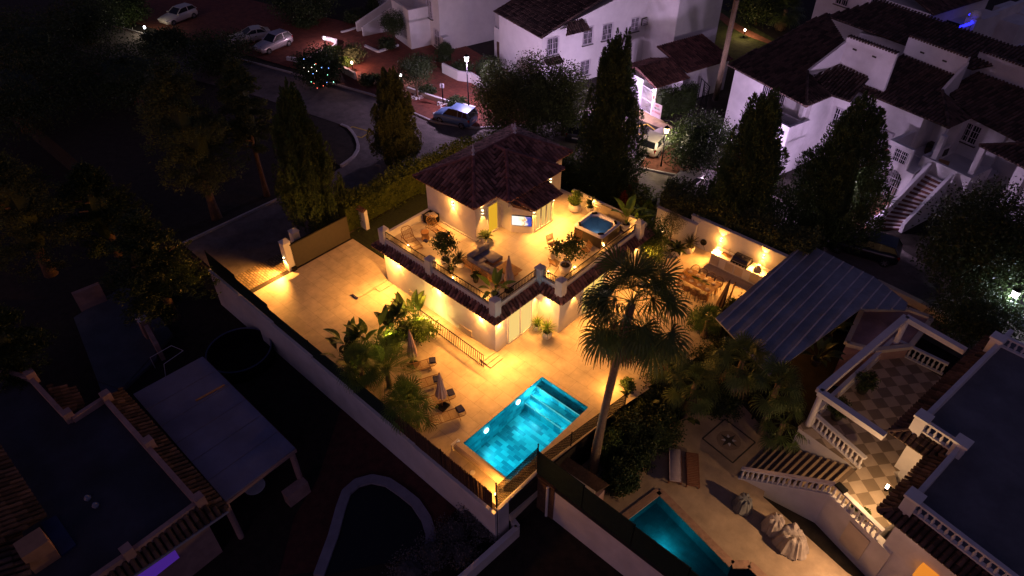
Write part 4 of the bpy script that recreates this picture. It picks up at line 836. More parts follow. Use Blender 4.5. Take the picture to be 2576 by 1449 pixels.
def banana(label, base, n=9, h=2.2, bl=1.3, bw=.48, m=MIDG, seed=1, group=None, spread=.5, name='banana_plant'):
    t = thing(name, label, 'plant', base, 0, group); rng = np.random.default_rng(seed); out = []; rn = []
    for i in range(n):
        az = rng.random()*6.28; el = math.radians(88-32*rng.random()-6*i/n); c0 = np.array([NRM(rng)*.12*spread*2, NRM(rng)*.12*spread*2, 0]); paddle(out, rn, az, el, h*(.45+.5*rng.random()), bl*(.8+.35*rng.random()), bw*(.85+.3*rng.random()), rng, c0, .5+.8*rng.random())
    npmesh('leaves', np.array(out), None, m, t, rn); MB().tube([(0, 0, 0), (.04, 0, h*.35)], [.1, .06], 7).tube([(.12, .1, 0), (.18, .12, h*.3)], [.08, .05], 7).build('stem', MIDG, t); return t
def pot(parent, r=.3, h=.5, m=POTW, bowl=False):
    pr = [(r*.62, 0), (r*.95, h*.25), (r, h*.5), (r*.86, h*.95), (r*.8, h), (r*.72, h), (r*.72, h*.9)] if bowl else [(r*.7, 0), (r*.85, h*.2), (r, h*.6), (r, h*.97), (r*.94, h), (r*.86, h), (r*.86, h*.9)]
    p = MB().lathe(pr, n=20).build('pot', m, parent, True); MB().lathe([(.01, h*.88), (r*.86, h*.89), (r*.3, h*.93)], n=14).build('soil', SOIL, parent); return p
def potted(label, loc, r, h, kind, seed=1, m=None, bowl=False, s=1.0, potm=POTW, name='potted_plant', group='white planters with plants'):
    t = thing(name, label, 'potted plant', loc, 0, group); pot(t, r, h, potm, bowl); rng = np.random.default_rng(seed)
    if kind == 'cycad': 
        out = []; rn = []
        c0 = np.array([0, 0, h])
        for i in range(22):
            az = i*2.39996; el = math.radians(72-60*(i/22)); p = c0.copy(); Lf = .55*s
            for j in range(8):
                e2 = el-.9*(j/8)**1.4; f = np.array([math.cos(az)*math.cos(e2), math.sin(az)*math.cos(e2), math.sin(e2)]); sd = np.array([-math.sin(az), math.cos(az), 0]); q = p+f*Lf/8; w_ = .085*s*math.sin(math.pi*(j+1)/9.5)
                out.append([p-sd*w_, p+sd*w_, q+sd*w_*.9, q-sd*w_*.9]); rn.append(.3+.5*rng.random()); p = q
        npmesh('foliage', np.array(out), None, m or DKG, t, rn)
    elif kind == 'yucca':
        MB().tube([(0, 0, h*.85), (0, 0, h+.15*s)], .05*s, 7).build('stem', BARK, t); rosette(t, h+.15*s, 60, .62*s, .022*s, m or MIDG, rng, -10, 85, .35)
    elif kind == 'bush':
        V, rn = blob_leaves(.42*s, .42*s, .36*s, rng, int(1100*s), .12, (0, 0, h+.34*s), .4, 30); npmesh('foliage', V, None, m or BRT, t, rn); MB().tube([(0, 0, h*.8), (0, 0, h+.3*s)], .03, 6).build('stem', BARK, t)
    elif kind == 'tree':
        V, rn = blob_leaves(.75*s, .66*s, .6*s, rng, int(1500*s), .14, (0.1*s, 0, h+1.15*s), .3, 26); npmesh('foliage', V, None, m or MIDG, t, rn); trunk(t, h+1.1*s, .035, lean=(.1*s, 0), limbs=5, spread=.5*s, seed=seed)
    elif kind == 'olive':
        V, rn = blob_leaves(.55*s, .55*s, .6*s, rng, int(2200*s), .1, (0, 0, h+1.25*s), .3, 60, .35); npmesh('foliage', V, None, OLIVE, t, rn); trunk(t, h+1.2*s, .05, limbs=6, spread=.45*s, seed=seed)
    elif kind == 'banana':
        out = []; rn = []
        for i in range(9): paddle(out, rn, i*2.4+NRM(rng)*.3, math.radians(80-40*rng.random()), .45*s, .85*s, .3*s, rng, np.array([0, 0, h*.9]), .7+.6*rng.random())
        npmesh('foliage', np.array(out), None, m or BRT, t, rn)
    return t
# ------------------------------------------------------------------ planters on the terrace and around the villa
q = PT3(1085, 378); potted('small cycad in a white pot at the tower corner', (q.x+.05, q.y, TZ), .22, .4, 'cycad', 3, s=.95)
q = PT3(1760, 140); potted('round green bush in a large white bowl planter by the terrace light', (q.x, q.y, TZ), .42, .55, 'bush', 4, bowl=True, s=1.15, m=BRT)
q = PT3(1870, 150); potted('spiky dracaena behind the hot tub corner', (q.x, q.y+.1, TZ), .24, .35, 'yucca', 5, s=1.15, m=MIDG)
q = PT3(2150, 300); potted('bird of paradise with paddle leaves in a white pot beside the hot tub', (q.x-.15, q.y+.1, TZ), .3, .5, 'banana', 6, s=1.5)
q = PT3(2225, 250); potted('low leafy plant drooping over the far terrace pillar', (-17.75, 30.75, TZ), .2, .75, 'banana', 16, s=.9, m=MIDG)
q = PT3(775, 560); potted('dark weeping fig tree in a white planter at the railing', (q.x, q.y+.15, TZ), .3, .45, 'tree', 7, s=1.0, m=MIDG)
q = PT3(882, 565); potted('grey green yucca in a low white bowl behind the railing', (q.x, q.y+.1, TZ), .33, .36, 'yucca', 8, bowl=True, s=1.05, m=OLIVE)
q = PT3(815, 615); potted('small dark leafy plant trailing over the parapet', (q.x, q.y+.12, TZ), .2, .3, 'banana', 9, m=DKG, s=.7, potm=POTB)
q = PT3(1180, 775); potted('bright banana plant in a white pot at the terrace corner pillar', (q.x+.15, q.y-.35, TZ), .27, .45, 'banana', 10, s=1.15)
q = PT3(1015, 680); potted('small cactus shrub behind the slatted sofa back', (q.x, max(q.y, 19.75), TZ), .16, .3, 'bush', 11, m=DKG, s=.55, potm=POTB)
q = PT3(1690, 610); potted('large leafy green bush in a white pot behind the middle pillars', (q.x-.1, q.y+.1, TZ), .36, .5, 'tree', 12, s=1.12, m=MIDG)
q = P(z5(1700, 430), TZ+.75); potted('small vase with green sprigs on the round terrace table', (q.x, q.y, TZ+.73), .07, .16, 'bush', 13, s=.42, m=DKG, potm=POTB, group=None)
q = P(z5(1470, 1045)); potted('small pale dracaena in a white pot in the villa recess', (q.x, q.y+.1, 0), .25, .4, 'yucca', 14, s=.9, m=BRT)
q = P(z5(1545, 1100)); potted('round bright dracaena in the white pot in front of the villa recess', (q.x, q.y+.05, 0), .3, .5, 'yucca', 15, s=1.1, m=BRT)
q = P(k6(370, 620)); potted('young olive tree in the widest white planter by the garden steps', (q.x, q.y+.1, 0), .48, .5, 'olive', 17, bowl=True, s=1.35)
q = P(k6(475, 712)); potted('small cycad in a round white bowl before the olive tree', (q.x, q.y+.1, 0), .36, .42, 'cycad', 18, bowl=True, s=1.25, m=DKG)
q = P(k6(640, 675)); potted('spiky yucca in the tall white pot next to the charger', (q.x, q.y+.1, 0), .36, .55, 'yucca', 19, s=1.25, m=OLIVE)
# ------------------------------------------------------------------ garden inside the plot
g1 = 'banana plants in the lit bed'
for i, (x, y, s, lb) in enumerate(((1150, 420, 1.0, 'tall banana plant with upright lit leaves next to the path railing'), (980, 460, .95, 'dark banana plant in the middle of the lit bed'), (800, 620, .9, 'banana plant half way along the lit bed'), (560, 780, 1.0, 'wide banana plant above the fan palm'), (330, 850, 1.0, 'banana plant reaching over the dark screen fence'), (200, 920, .8, 'last banana plant beside the screen fence'))):
    q = P(k4(x, y)); banana(lb, (q.x, max(q.y, 12.9), .02), 12, 1.7*s, 1.15*s, .42, (MIDG, MIDG, DKG)[i % 3], 20+i, g1)
for i, (x, y, r, h, lb) in enumerate(((1230, 560, .9, 1.1, 'rounded green shrub below the lit banana leaves'), (1020, 580, .8, 1.0, 'leafy shrub behind the closed parasol'), (820, 750, .85, 1.0, 'yellow lit shrub under the banana plants'), (600, 900, .9, .9, 'yellow green shrub beside the feather palm'), (420, 990, .7, .8, 'low shrub at the screen fence'), (1000, 1420, .6, .7, 'flowering shrub at the foot of the small fan palm'))):
    q = P(k4(x, y)); shrub(lb, (q.x, max(q.y, 13.0), .02), r, h, BRT if i in (0, 2, 3) else MIDG, 40+i, 1500, .13)
for x, y, p in ((1245, 440, 55), (800, 640, 25), (560, 860, 32), (560, 560+420, 14), (420, 1050, 16)):
    q = P(k4(x, y)); t = thing('garden_spotlight', 'small garden spotlight glowing among the plants at %s' % {1245: 'the railing end', 800: 'the middle of the bed', 560: 'the feather palm' if y == 860 else 'the fan palm trunk', 420: 'the fence side'}[x], 'spotlight', (q.x, max(q.y, 12.8), .02), 0, 'garden spotlights')
    MB().lathe([(.04, 0), (.04, .12), (.06, .2)], n=8).build('stake', BLACKM, t); MB().lathe([(.055, .2), (.05, .24), (.01, .25)], n=8).build('lens', LW, t); light('POINT', 'spot_light', t.location+Vector((0.05, 0, .5)), p*5, (1, .62, .14), t, size=.06)
q = P(k5(790, 330)); feather_palm('feather palm with arching fronds over the pool loungers', (q.x, q.y, 0), 1.4, 20, 2.1, PALMY, 51, ll=.5)
q = P(k5(430, 330)); fan_palm('fan palm with lit leaves leaning over the screen fence', (q.x, max(q.y, 12.9), 0), 1.5, 26, 1.0, .75, PALMY, 52, .14)
q = P(k5(1060, 760)); fan_palm('small fan palm between the loungers and the screen fence', (q.x-.1, max(q.y, 12.95), 0), 1.3, 24, 1.0, .72, PALMY, 53, .13)
q = P(k5(1180, 860)); fan_palm('low fan palm shoot beside the screen fence', (q.x, max(q.y, 12.8), 0), .35, 6, .7, .6, PALMG, 54, .08)
# tall fan palm
pb = P((1490, 1195), -1.9); tall = P((1590, 762), 6.6)
fan_palm('tall Washington fan palm rising in front of the villa', (pb.x, pb.y, -1.9), 8.5, 38, 2.3, 1.5, PALMG, 60, .2, 16, None, 28, (tall.x-pb.x, tall.y-pb.y), 1.35, elmin=-52)
# neighbouring palm garden
gg = 'palms in the dark garden'
for i, (x, y, h, nf, pl, bl, m, lb) in enumerate(((1775, 828, 1.5, 18, .6, .62, PALMY, 'lit fan palm with upright bright leaves beside the metal roof'), (1870, 900, 2.3, 24, 1.2, .85, PALMG, 'dark fan palm in front of the metal roof'), (1750, 960, 2.0, 22, 1.1, .8, PALMG, 'dark fan palm in the middle of the palm garden'), (1960, 960, 1.6, 20, 1.1, .8, PALMG, 'dark fan palm beside the carved deck corner'), (1985, 1030, 1.0, 16, 1.0, .75, PALMG, 'low fan palm at the edge of the stone deck'), (1680, 900, 1.6, 18, 1.1, .8, PALMG, 'fan palm below the tall palm crown'))):
    q = P((x, y), 2.5 if i in (1, 3) else (1.2 if i else .6)); fan_palm(lb, (q.x, q.y, -1.9 if i else -.0), 4.2 if i in (1, 3) else h+(1.0 if i else 0), nf, pl, bl, m, 70+i, .14, 6 if i in (1, 2) else 0, gg)
for i, (x, y, r, h, m) in enumerate(((1860, 850, 1.5, 3.0, DKG), (1800, 930, 1.5, 2.6, DKG), (1920, 900, 1.3, 2.2, DKG), (1715, 1000, 1.0, 1.9, DKG), (1640, 1000, 1.1, 1.9, DKG), (1820, 1010, 1.2, 1.6, DKG), (1580, 1090, .9, 1.8, DKG), (1530, 1130, .7, 1.6, MIDG), (1650, 1090, 1.1, 1.7, DKG), (1560, 1200, .8, 1.3, DKG), (1600, 1150, .9, 1.4, DKG), (1760, 850, 1.0, 2.4, MIDG), (1830, 880, 1.2, 2.6, DKG), (1900, 950, 1.2, 2.0, DKG), (1770, 980, 1.2, 2.0, DKG), (1690, 950, 1.0, 2.0, DKG), (1625, 1045, .9, 1.6, DKG))):
    q = P((x, y), -1.0); shrub(('dense dark shrub in the palm garden %s' % ['against the metal roof edge', 'below the dark fan palms', 'near the carport corner', 'under the tall palm crown', 'by the chain link fence end', 'above the compass deck', 'at the tall palm trunk', 'with small lit leaves by the low fence', 'behind the tall palm trunk', 'at the foot of the tall palm', 'between palm trunk and stone deck', 'lit from the dining terrace', 'half under the carport eave', 'above the deck point', 'between the fan palms', 'near the tall palm shadow', 'at the fence by the lit spot'][i]), (q.x, q.y, -1.9), r, h+.4, m, 90+i, 2200, .2, group='shrubs of the palm garden')
for i, (x, y, lb) in enumerate(((1700, 1060, 'dark banana plant with paddle leaves beside the deck'), (1620, 1060, 'dark banana plant left of the deck edge'))):
    q = P((x, y), -1.4); banana(lb, (q.x, q.y, -1.9), 10, 1.8, 1.1, .4, DKG, 110+i)
q = P((1562, 985), .1); t = thing('garden_spotlight', 'small garden spotlight at the end of the low chain link fence', 'spotlight', (q.x-.5, q.y-.1, .02), 0, 'garden spotlights'); MB().lathe([(.04, 0), (.04, .12), (.06, .2)], n=8).build('stake', BLACKM, t); MB().lathe([(.055, .2), (.05, .24), (.01, .25)], n=8).build('lens', LW, t); light('POINT', 'spot_light', t.location+Vector((-.1, 0, .7)), 150, AMB, t, size=.08)
t = thing('garden_spotlight', 'small garden spotlight glowing behind the chain link corner', 'spotlight', (-12.75, 12.75, .02), 0, 'garden spotlights'); MB().lathe([(.04, 0), (.04, .12), (.06, .2)], n=8).build('stake', BLACKM, t); MB().lathe([(.055, .2), (.05, .24), (.01, .25)], n=8).build('lens', LW, t); light('POINT', 'spot_light', t.location+Vector((-.1, .1, .9)), 210, AMB, t, size=.08)
q = P((1590, 985), .1); shrub('small spiky lit shrub at the chain link fence end', (q.x-.3, q.y, 0), .4, .7, MIDG, 115, 700)
q = P(k6(1200, 1380)); shrub('airy sprig plant next to the cantilever parasol base', (q.x+.2, q.y-.2, .02), .35, .9, MIDG, 116, 350, .09)
# ------------------------------------------------------------------ trees round the plot
hedge('tall clipped hedge behind the villa along the road', [(-34.7, 20.8), (-34.9, 26.5), (-34.3, 33.2), (-31, 36)], 1.3, 2.3, HEDG, 120, 260)
hedge('green hedge along the road beyond the roof terrace', [(-29.5, 36.5), (-25, 36.1), (-20, 36.2)], 1.2, 1.9, HEDG, 121, 230)
hedge('dense dark hedge behind the white garden wall', [(-19.5, 36.6), (-14, 36.9), (-9.2, 37.0)], 1.9, 3.0, PINE, 122, 330, .2)
def TB(x, y, z=0): return P((x, y), z)
conifer('broad dusky conifer with a bare trunk beyond the road', TB(545, 548), 150, 3.0, 'broad', PINE, .2, 130, 'trees across the road', 30, 330, 'conifer_tree', leaf=.4)
conifer('narrow dark conifer with bare trunk behind the broad one', TB(672, 492), 148, 1.9, 'broad', PINE, .36, 131, 'trees across the road', 28, 220, 'conifer_tree', leaf=.3)
conifer('cypress with several pointed tops at the sliding gate', TB(800, 575), 228, 2.0, 'cypress', CYP, .02, 132, 'cypresses around the villa', 30, 360, leaf=.3)
for dx, dy, hh, s in ((.9, .3, 5.9, 5), (.2, -.9, 6.6, 6), (1.2, -.5, 4.6, 7)): pass
conifer('pointed cypress standing between road and hedge', TB(1005, 412), 186, 1.9, 'cypress', PINE, .02, 133, 'cypresses around the villa', 30, 320, leaf=.3)
conifer('tallest cypress right behind the villa roof', TB(1520, 500), 104, 2.35, 'cypress', CYP, .01, 134, 'cypresses around the villa', 30, 460, leaf=.34)
conifer('wide cypress beside the parked white car', TB(1845, 590), 250, 2.6, 'cypress', CYP, .02, 135, 'cypresses around the villa', 30, 400, leaf=.36)
conifer('dark cypress in front of the white house row', TB(2065, 600), 262, 3.0, 'cypress', CYP, .02, 136, 'cypresses around the villa', 30, 420, leaf=.36)
bushtree('round dark tree behind the villa roof, left of three', TB(1265, 330), 5.6, 2.0, PINE, 140, 6000, .26, .1, group='dark trees behind the villa')
bushtree('round dark tree behind the villa roof, middle and tallest of three', TB(1345, 345), 6.6, 2.0, PINE, 141, 6000, .26, .1, group='dark trees behind the villa')
bushtree('round dark tree behind the villa roof, right of three', TB(1415, 340), 5.8, 1.8, PINE, 142, 5500, .26, .1, group='dark trees behind the villa')
bushtree('dark rounded tree beside the white entrance gate', TB(1745, 430), 4.4, 2.3, DKG, 143, 6000, .24, .12)
bushtree('large dark tree over the black car', TB(2415, 735), 6.6, 3.0, DKG, 144, 9000, .3, .15, cl=170)
bushtree('dark tree lit green by the white street lamp at the right edge', TB(2430, 860), 3.2, 2.2, DKG, 145, 5000, .2, .2)
for i, (x, y, top, r, lb) in enumerate(((130, 690, 385, 3.2, 'dark tree with two pointed tips at the left edge'), (440, 800, 545, 2.6, 'black leafy tree over the lower neighbour drive'), (60, 960, 780, 2.2, 'black tree at the left edge beside the tiled parapet'), (300, 640, 420, 2.6, 'dark tree between the left edge and the broad conifer'))):
    conifer(lb, TB(x, y), top, r, 'broad', DKG if i else PINE, .08, 150+i, 'dark trees on the left', 26, 220, 'dark_tree', leaf=.34)
for i, (x, y, r, h, lb) in enumerate(((330, 60, 2.2, 3.4, 'shrub lit yellow by the garden lamp at the top left'), (230, 110, 3.5, 4.5, 'black tree mass at the top left behind the lamp'), (100, 200, 4.5, 6, 'black tree mass left of the car park'), (560, 180, 3.0, 3.6, 'dark bush in front of the parked cars'), (420, 130, 2.2, 2.0, 'dark low bush before the far white car'), (810, 215, 2.0, 3.4, 'dark bush strung with tiny coloured lights'), (770, 50, 3.4, 4.2, 'round dark tree above the parked silver car'), (350, 260, 4.5, 5.0, 'black tree between the car park and the conifer'), (70, 330, 5, 6, 'black tree at the far left'))):
    bushtree(lb, TB(x, y), h, r, DKG, 160+i, 5200 if r > 3 else 3200, .3, .1, 'dark_tree', 'dark trees by the car park')
rng_ = random.Random(5)
q = TB(830, 235); fl = thing('fairy_lights', 'tiny coloured fairy lights scattered over the dark roadside bush', 'fairy lights', q)
for nm, c in (('blue_bulbs', (.2, .4, 1)), ('red_bulbs', (1, .15, .1)), ('green_bulbs', (.3, 1, .6)), ('white_bulbs', (1, .9, .7))):
    m = MB()
    for k in range(5): m.lathe([(.0, -.035), (.035, 0), (0, .035)], (rng_.uniform(-1.6, 1.9), rng_.uniform(-1.7, -.4), rng_.uniform(1.2, 3.3)), 6)
    m.build(nm, emis(nm, c, 5), fl)
for i, (x, y, r, h, lb) in enumerate(((885, 150, 1.35, 1.9, 'clipped round topiary bush on the red path'), (975, 118, .9, 1.1, 'shrub under the outer stairs'), (1120, 150, 1.0, 1.5, 'round shrub in front of the arched window'), (1060, 170, 1.5, 1.5, 'dark shrub bed below the arched house'), (1075, 232, .75, .8, 'low round shrub beside the pavement tree'), (1150, 262, .9, .8, 'dark low shrub behind the sign post'), (1160, 180, 1.0, 1.2, 'rounded shrub behind the white planter wall'), (1220, 190, 1.4, 2.0, 'tall shrub behind the white planter wall'), (930, 205, 1.0, .9, 'shrub along the pavement by the garden lamp'), (985, 210, .9, .9, 'shrub beside the second garden lamp'), (770, 62, 1.2, 1.0, 'dark shrub at the top of the red path'), (900, 50, 1.5, 1.4, 'dark shrub beside the far stairs'), (945, 35, .9, 2.2, 'upright shrub next to the far stairs'), (870, 160, .7, .9, 'yellow lit spiky shrub at the garden lamp'), (840, 130, .8, .7, 'lit shrub in the car park planter'), (805, 140, .7, .5, 'low grass tuft in the car park planter'))):
    shrub(lb, TB(x, y+6), r, h, BRT if i in (13, 14) else (PINE if i == 0 else DKG), 180+i, 1300, .17, group='shrubs along the red path')
for i, (x, y, h, r, lb) in enumerate(((1050, 247, 3.6, 1.5, 'small street tree with pale stones at its foot'), (1240, 250, 3.4, .9, 'slim tree at the house corner with the stairs'), (995, 118, 3.6, 1.1, 'round dark tree in front of the outer stairs'), (1122, 158, 1.9, .55, 'tiny round tree beside the white wall corner'))):
    bushtree(lb, TB(x, y), h, r, DKG, 200+i, 2600, .18, .4, 'small_tree', 'small trees before the houses', corek=.5)
q = P(k9(1512, 1395)); 
fan_palm('dark drooping palm on the far lawn', TB(1965, 75), 2.2, 30, 1.4, 1.1, PALMG, 210, .25, 6)
feather_palm('spiky palm with drooping leaves beside the far house', TB(1755, 85), 1.8, 24, 1.6, PALMG, 211)
bushtree('black tree beyond the far lawn', TB(1900, 60), 4.0, 2.6, DKG, 212, 4000, .28, .1, 'dark_tree')
tp0, tp1 = P((1800, 250)), P((1853, 0), 12.5); t = thing('bare_palm_trunk', 'tall bare palm trunk crossing the entrance pavilion roof', 'palm', tp0)
MB().tube([(0, 0, 0), ((tp1.x-tp0.x)*.5, (tp1.y-tp0.y)*.5, 6.2), (tp1.x-tp0.x, tp1.y-tp0.y, 12.5)], [.28, .2, .18], 10).build('trunk', PBARK, t, True)
for i in range(6):
    x, y = [(1572, 505), (1583, 480), (1560, 520), (1620, 540), (1680, 520), (1740, 560)][i]; q = P((x, y), 1.0)
    conifer(['upright red leaved shrub behind the hot tub', 'second red leaved shrub in the hedge', 'reddish upright shrub by the spiky dracaena', 'upright green shrub tip behind the garden wall', 'upright shrub tip beside the cypress', 'lit yellow shrub tip above the wall lamp'][i], (q.x, q.y+.4, 0), y-38, .5, 'cypress', REDL if i < 3 else BRT, .02, 220+i, 'small upright shrubs', 14, 60, 'upright_shrub', 'shrub', .16)
bushtree('leafy green shrub climbing beside the terrace end pillar', (-17.0, 31.6, 0), 3.6, .9, MIDG, 230, 2200, .18, .1, 'shrub', cat='shrub')
q = P(t3(800, 1150)); bushtree('flowering climber on the white porch of the house row', UV(7.2, -1.0), 3.4, .8, MIDG, 231, 2000, .16, .05, 'climber', cat='shrub')
shrub('pale lit shrub at the foot of the white porch', TB(1920, 460), .9, 1.2, BRT, 232, 1200, .15)
fan_palm('spiky yucca palm at the arched doorway of the house row', P(t3(1560, 1460)), .9, 0, 1, 1, seed=233) if 0 else None
t = thing('yucca_palm', 'spiky yucca palm before the barred arch doorway', 'palm', P((2240, 500))); rosette(t, 1.5, 70, .8, .03, DKG, np.random.default_rng(9), -25, 85, .3, 'crown'); MB().tube([(0, 0, 0), (.05, 0, 1.5)], [.12, .09], 8).build('trunk', PBARK, t)
t = thing('yucca_palm', 'leaning dracaena on the terracotta forecourt by the stairs', 'palm', P((2208, 565))); rosette(t, 2.0, 50, .9, .03, DKG, np.random.default_rng(10), -30, 80, .3, 'crown'); MB().tube([(0, 0, 0), (.15, .1, 1.2), (.1, .3, 2.0)], [.1, .07, .06], 8).build('trunk', PBARK, t)
# flowering shrubs on the lower neighbour's bank
for i, (x, y, r, h) in enumerate(((1190, 1290, .8, .9), (1140, 1340, .9, .8), (1085, 1390, .9, .8), (1030, 1435, .9, .8), (1220, 1330, .7, .7), (1165, 1390, .8, .7), (1250, 1250, .6, 1.6))):
    q = P((x, y), -2.2); shrub('straggly silver shrub on the bank %s' % ['below the fence corner', 'along the oval path', 'half way down the bank', 'at the bottom edge of the bank', 'beside the low white wall', 'along the low white wall', 'tangled in the chain link corner'][i], (q.x, q.y, -2.55), r, h, PINKF if i < 6 else DKG, 240+i, 1500, .1, group='silver shrubs on the bank')
# ================================================================== WHITE HOUSES UP THE HILL (row frame u, v)
KS = .28
def PR(px, v0, k=KS, z0=5.5):      # photo point on the roof plane z = z0 + k (v - v0)
    d = _ray(*px); dv = d[0]*VX.x+d[1]*VX.y; t = (z0-k*(v0+OO.dot(VX))-H)/(d[2]-k*dv); q = d*t; return Vector((q[0], q[1], q[2]+H))
def uvprism(mb, u0, u1, v0, v1, z0, z1): return mb.prism([UV(u0, v0)[:2], UV(u1, v0)[:2], UV(u1, v1)[:2], UV(u0, v1)[:2]], z0, z1)
def grille_window(root, o, d, w, h, depth=.12, sill=True, bars=7, name='window', gl=GLASSD, frame=True):
    """window on a wall: o = lower centre on the wall face, d = outward normal; pane sits proud of the wall, bars in front"""
    d = Vector(d).normalized(); s = Vector((-d.y, d.x, 0)); o = Vector(o); z = Vector((0, 0, 1)); q = lambda a, b, c: o+s*a+z*b+d*c
    fr = MB()
    for a, b, c_, e_ in ((-w/2, 0, -w/2, h), (w/2, 0, w/2, h), (-w/2, h, w/2, h), (-w/2, 0, w/2, 0), (0, 0, 0, h)): fr.bar(q(a, b, .02), q(c_, e_, .02), .06)
    f = fr.build(name, BARS, root, world=True)
    MB().add([q(-w/2, 0, .012), q(w/2, 0, .012), q(w/2, h, .012), q(-w/2, h, .012)], [(0, 1, 2, 3)]).build('pane', gl, f, world=True)
    if bars:
        g = MB()
        for i in range(bars+1): x = -w/2-.06+(w+.12)*i/bars; g.bar(q(x, -.06, depth), q(x, h+.06, depth), .022)
        for b in (-.04, h*.35, h*.7, h+.04): g.bar(q(-w/2-.07, b, depth), q(w/2+.07, b, depth), .022)
        g.build('grille', BARS, f, world=True)
    if sill: MB().bar(q(-w/2-.12, -.1, .08), q(w/2+.12, -.1, .08), .2, .07).build('sill', DARKG, f, world=True)
    return f
def teeth(mb, a, b, s=.24, r=.09):       # scalloped tile ends along a wall top
    a, b = Vector(a), Vector(b); n = int((b-a).length/s); d = (b-a).normalized(); p = Vector((-d.y, d.x, 0))
    for i in range(n): mb.rc = random.random(); q = a+d*(i+.5)*s; mb.tube([q-p*.2, q+p*.22], r, 6)
    return mb
E0, E1, E2, E3 = [P(t3(*q), 5.5) for q in ((335, 490), (935, 795), (1130, 725), (1265, 770))]
E1.z = 5.5+KS*toUV(E1)[1]; M1 = PR(t3(942, 545), 0); N1 = PR(t3(1240, 340), 0); T1 = PR(t3(1085, 92), 0)
h1 = thing('row_house', 'white corner house of the row with a wide tiled roof and barred porch', 'house', UV(4, 4), 0, 'white terraced houses with tiled roofs')
b = MB(); uvprism(b, .5, 8.1, .5, 9.5, 0, 5.42); b.prism([UV(8.1, 2.9)[:2], UV(9.6, 2.9)[:2], UV(9.6, 9.4)[:2], UV(8.1, 9.4)[:2]], 0, 5.42); b.build('wall', WHITE2, h1, world=True)
r_ = MB(); tiles(r_, [E0, E1, M1, N1, T1], .26, .5, .1); v2 = toUV(E2)[1]
Bt, Bn = PR(t3(1215, 425), v2), PR(t3(1470, 515), v2); tiles(r_, [E2, E3, Bn, Bt, PR(t3(960, 560), v2)], .26, .5, .1); tiles(r_, [E1, E2, M1], .26, .5, .1); ridge(r_, E1+Vector((0, 0, .05)), M1+Vector((0, 0, .08)), .12)
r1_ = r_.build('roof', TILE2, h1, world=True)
def wallbetween(root, pts, zb, th=.22, name='parapet_wall', m=WHITE2, tooth=None):
    mb = MB()
    for a, b in zip(pts, pts[1:]):
        d = (b-a); d.z = 0; d.normalize(); p = Vector((-d.y, d.x, 0))*th/2
        A = [a-p, b-p, b+p, a+p]; mb.add([Vector((q.x, q.y, zb)) for q in A]+A, [(3, 2, 1, 0), (4, 5, 6, 7), (0, 1, 5, 4), (1, 2, 6, 5), (2, 3, 7, 6), (3, 0, 4, 7)])
    w = mb.build(name, m, root, world=True)
    if tooth: teeth(MB(), *tooth).build('cap_tiles', TILE2, w, world=True)
    return w
zt1 = N1.z+1.25
def ATZ(px, z): return P(px, z)
fa, fb = ATZ(t3(1252, 268), zt1), ATZ(t3(1628, 402), zt1); wallbetween(h1, [fa, fb], 4.5, tooth=(fa, fb)); wallbetween(h1, [M1+Vector((0, 0, .12)), Vector((fa.x, fa.y, N1.z+.9))], 4.5)
for q in ((1318, 410), (1438, 460)):
    m_ = MB(); c = fa.lerp(fb, .22 if q[0] == 1318 else .62); c.z = zt1-.75; m_.obox(c-VX*.13, (.34, .03, .12), ANG); m_.build('wall_vent', DARKG, h1, world=True)
# porch of the corner house
pv = -1.75
uA, zA = ONV(t3(840, 935), pv); uB, _ = ONV(t3(660, 910), pv)
b = MB(); U0, U1 = 5.55, 8.3
uvprism(b, U0, U1, pv, pv+.25, 3.0, 4.1); uvprism(b, U0, U0+.35, pv, pv+.25, 0, 3); uvprism(b, U1-.55, U1, pv, pv+.25, 0, 3); uvprism(b, U1-.25, U1, pv+.25, .5, 0, 4.1); uvprism(b, U0, U0+.25, pv+.25, .5, 0, 4.1); uvprism(b, U0, U1, pv+.25, .5, 2.75, 2.95)
for k in range(8):      # arch spandrels
    a0, a1 = math.pi*k/8, math.pi*(k+1)/8; c = (U0+.35+U1-.55)/2; w = (U1-U0-.9)/2; pa = [(c-math.cos(a)*w, 2.1+math.sin(a)*.85) for a in (a0, a1)]
    b.add([UV(pa[0][0], pv, pa[0][1]), UV(pa[1][0], pv, pa[1][1]), UV(pa[1][0], pv, 3.0), UV(pa[0][0], pv, 3.0), UV(pa[0][0], pv+.25, pa[0][1]), UV(pa[1][0], pv+.25, pa[1][1]), UV(pa[1][0], pv+.25, 3.0), UV(pa[0][0], pv+.25, 3.0)], [(0, 1, 2, 3), (5, 4, 7, 6), (1, 0, 4, 5)])
b.build('porch', WHITE2, h1, world=True)
grille_window(h1, UV(6.2, pv, 3.05), -VX, 1.0, .85, .06, False, 7, 'balcony_grille')
grille_window(h1, UV(4.6, .5, 2.95), -VX, 2.2, 2.1, .1, False, 14, 'barred_opening'); grille_window(h1, UV(9.0, 2.9, 3.3), -VX, .9, 1.3, .12, True, 6)
b = MB(); uvprism(b, 5.6, 8.3, -.2, -.0, 2.95, 4.0); uvprism(b, 7.4, 7.75, .15, .5, 3, 5.4); b.build('balcony_wall', WHITE2, h1, world=True)
for zq, dx in ((3.55, .0),): MB().obox(UV(7.75, pv-.02, 3.5), (.4, .03, .28), ANG).build('number_plate', mat('dark_blue_plate', (.02, .02, .06), .3), h1, world=True)
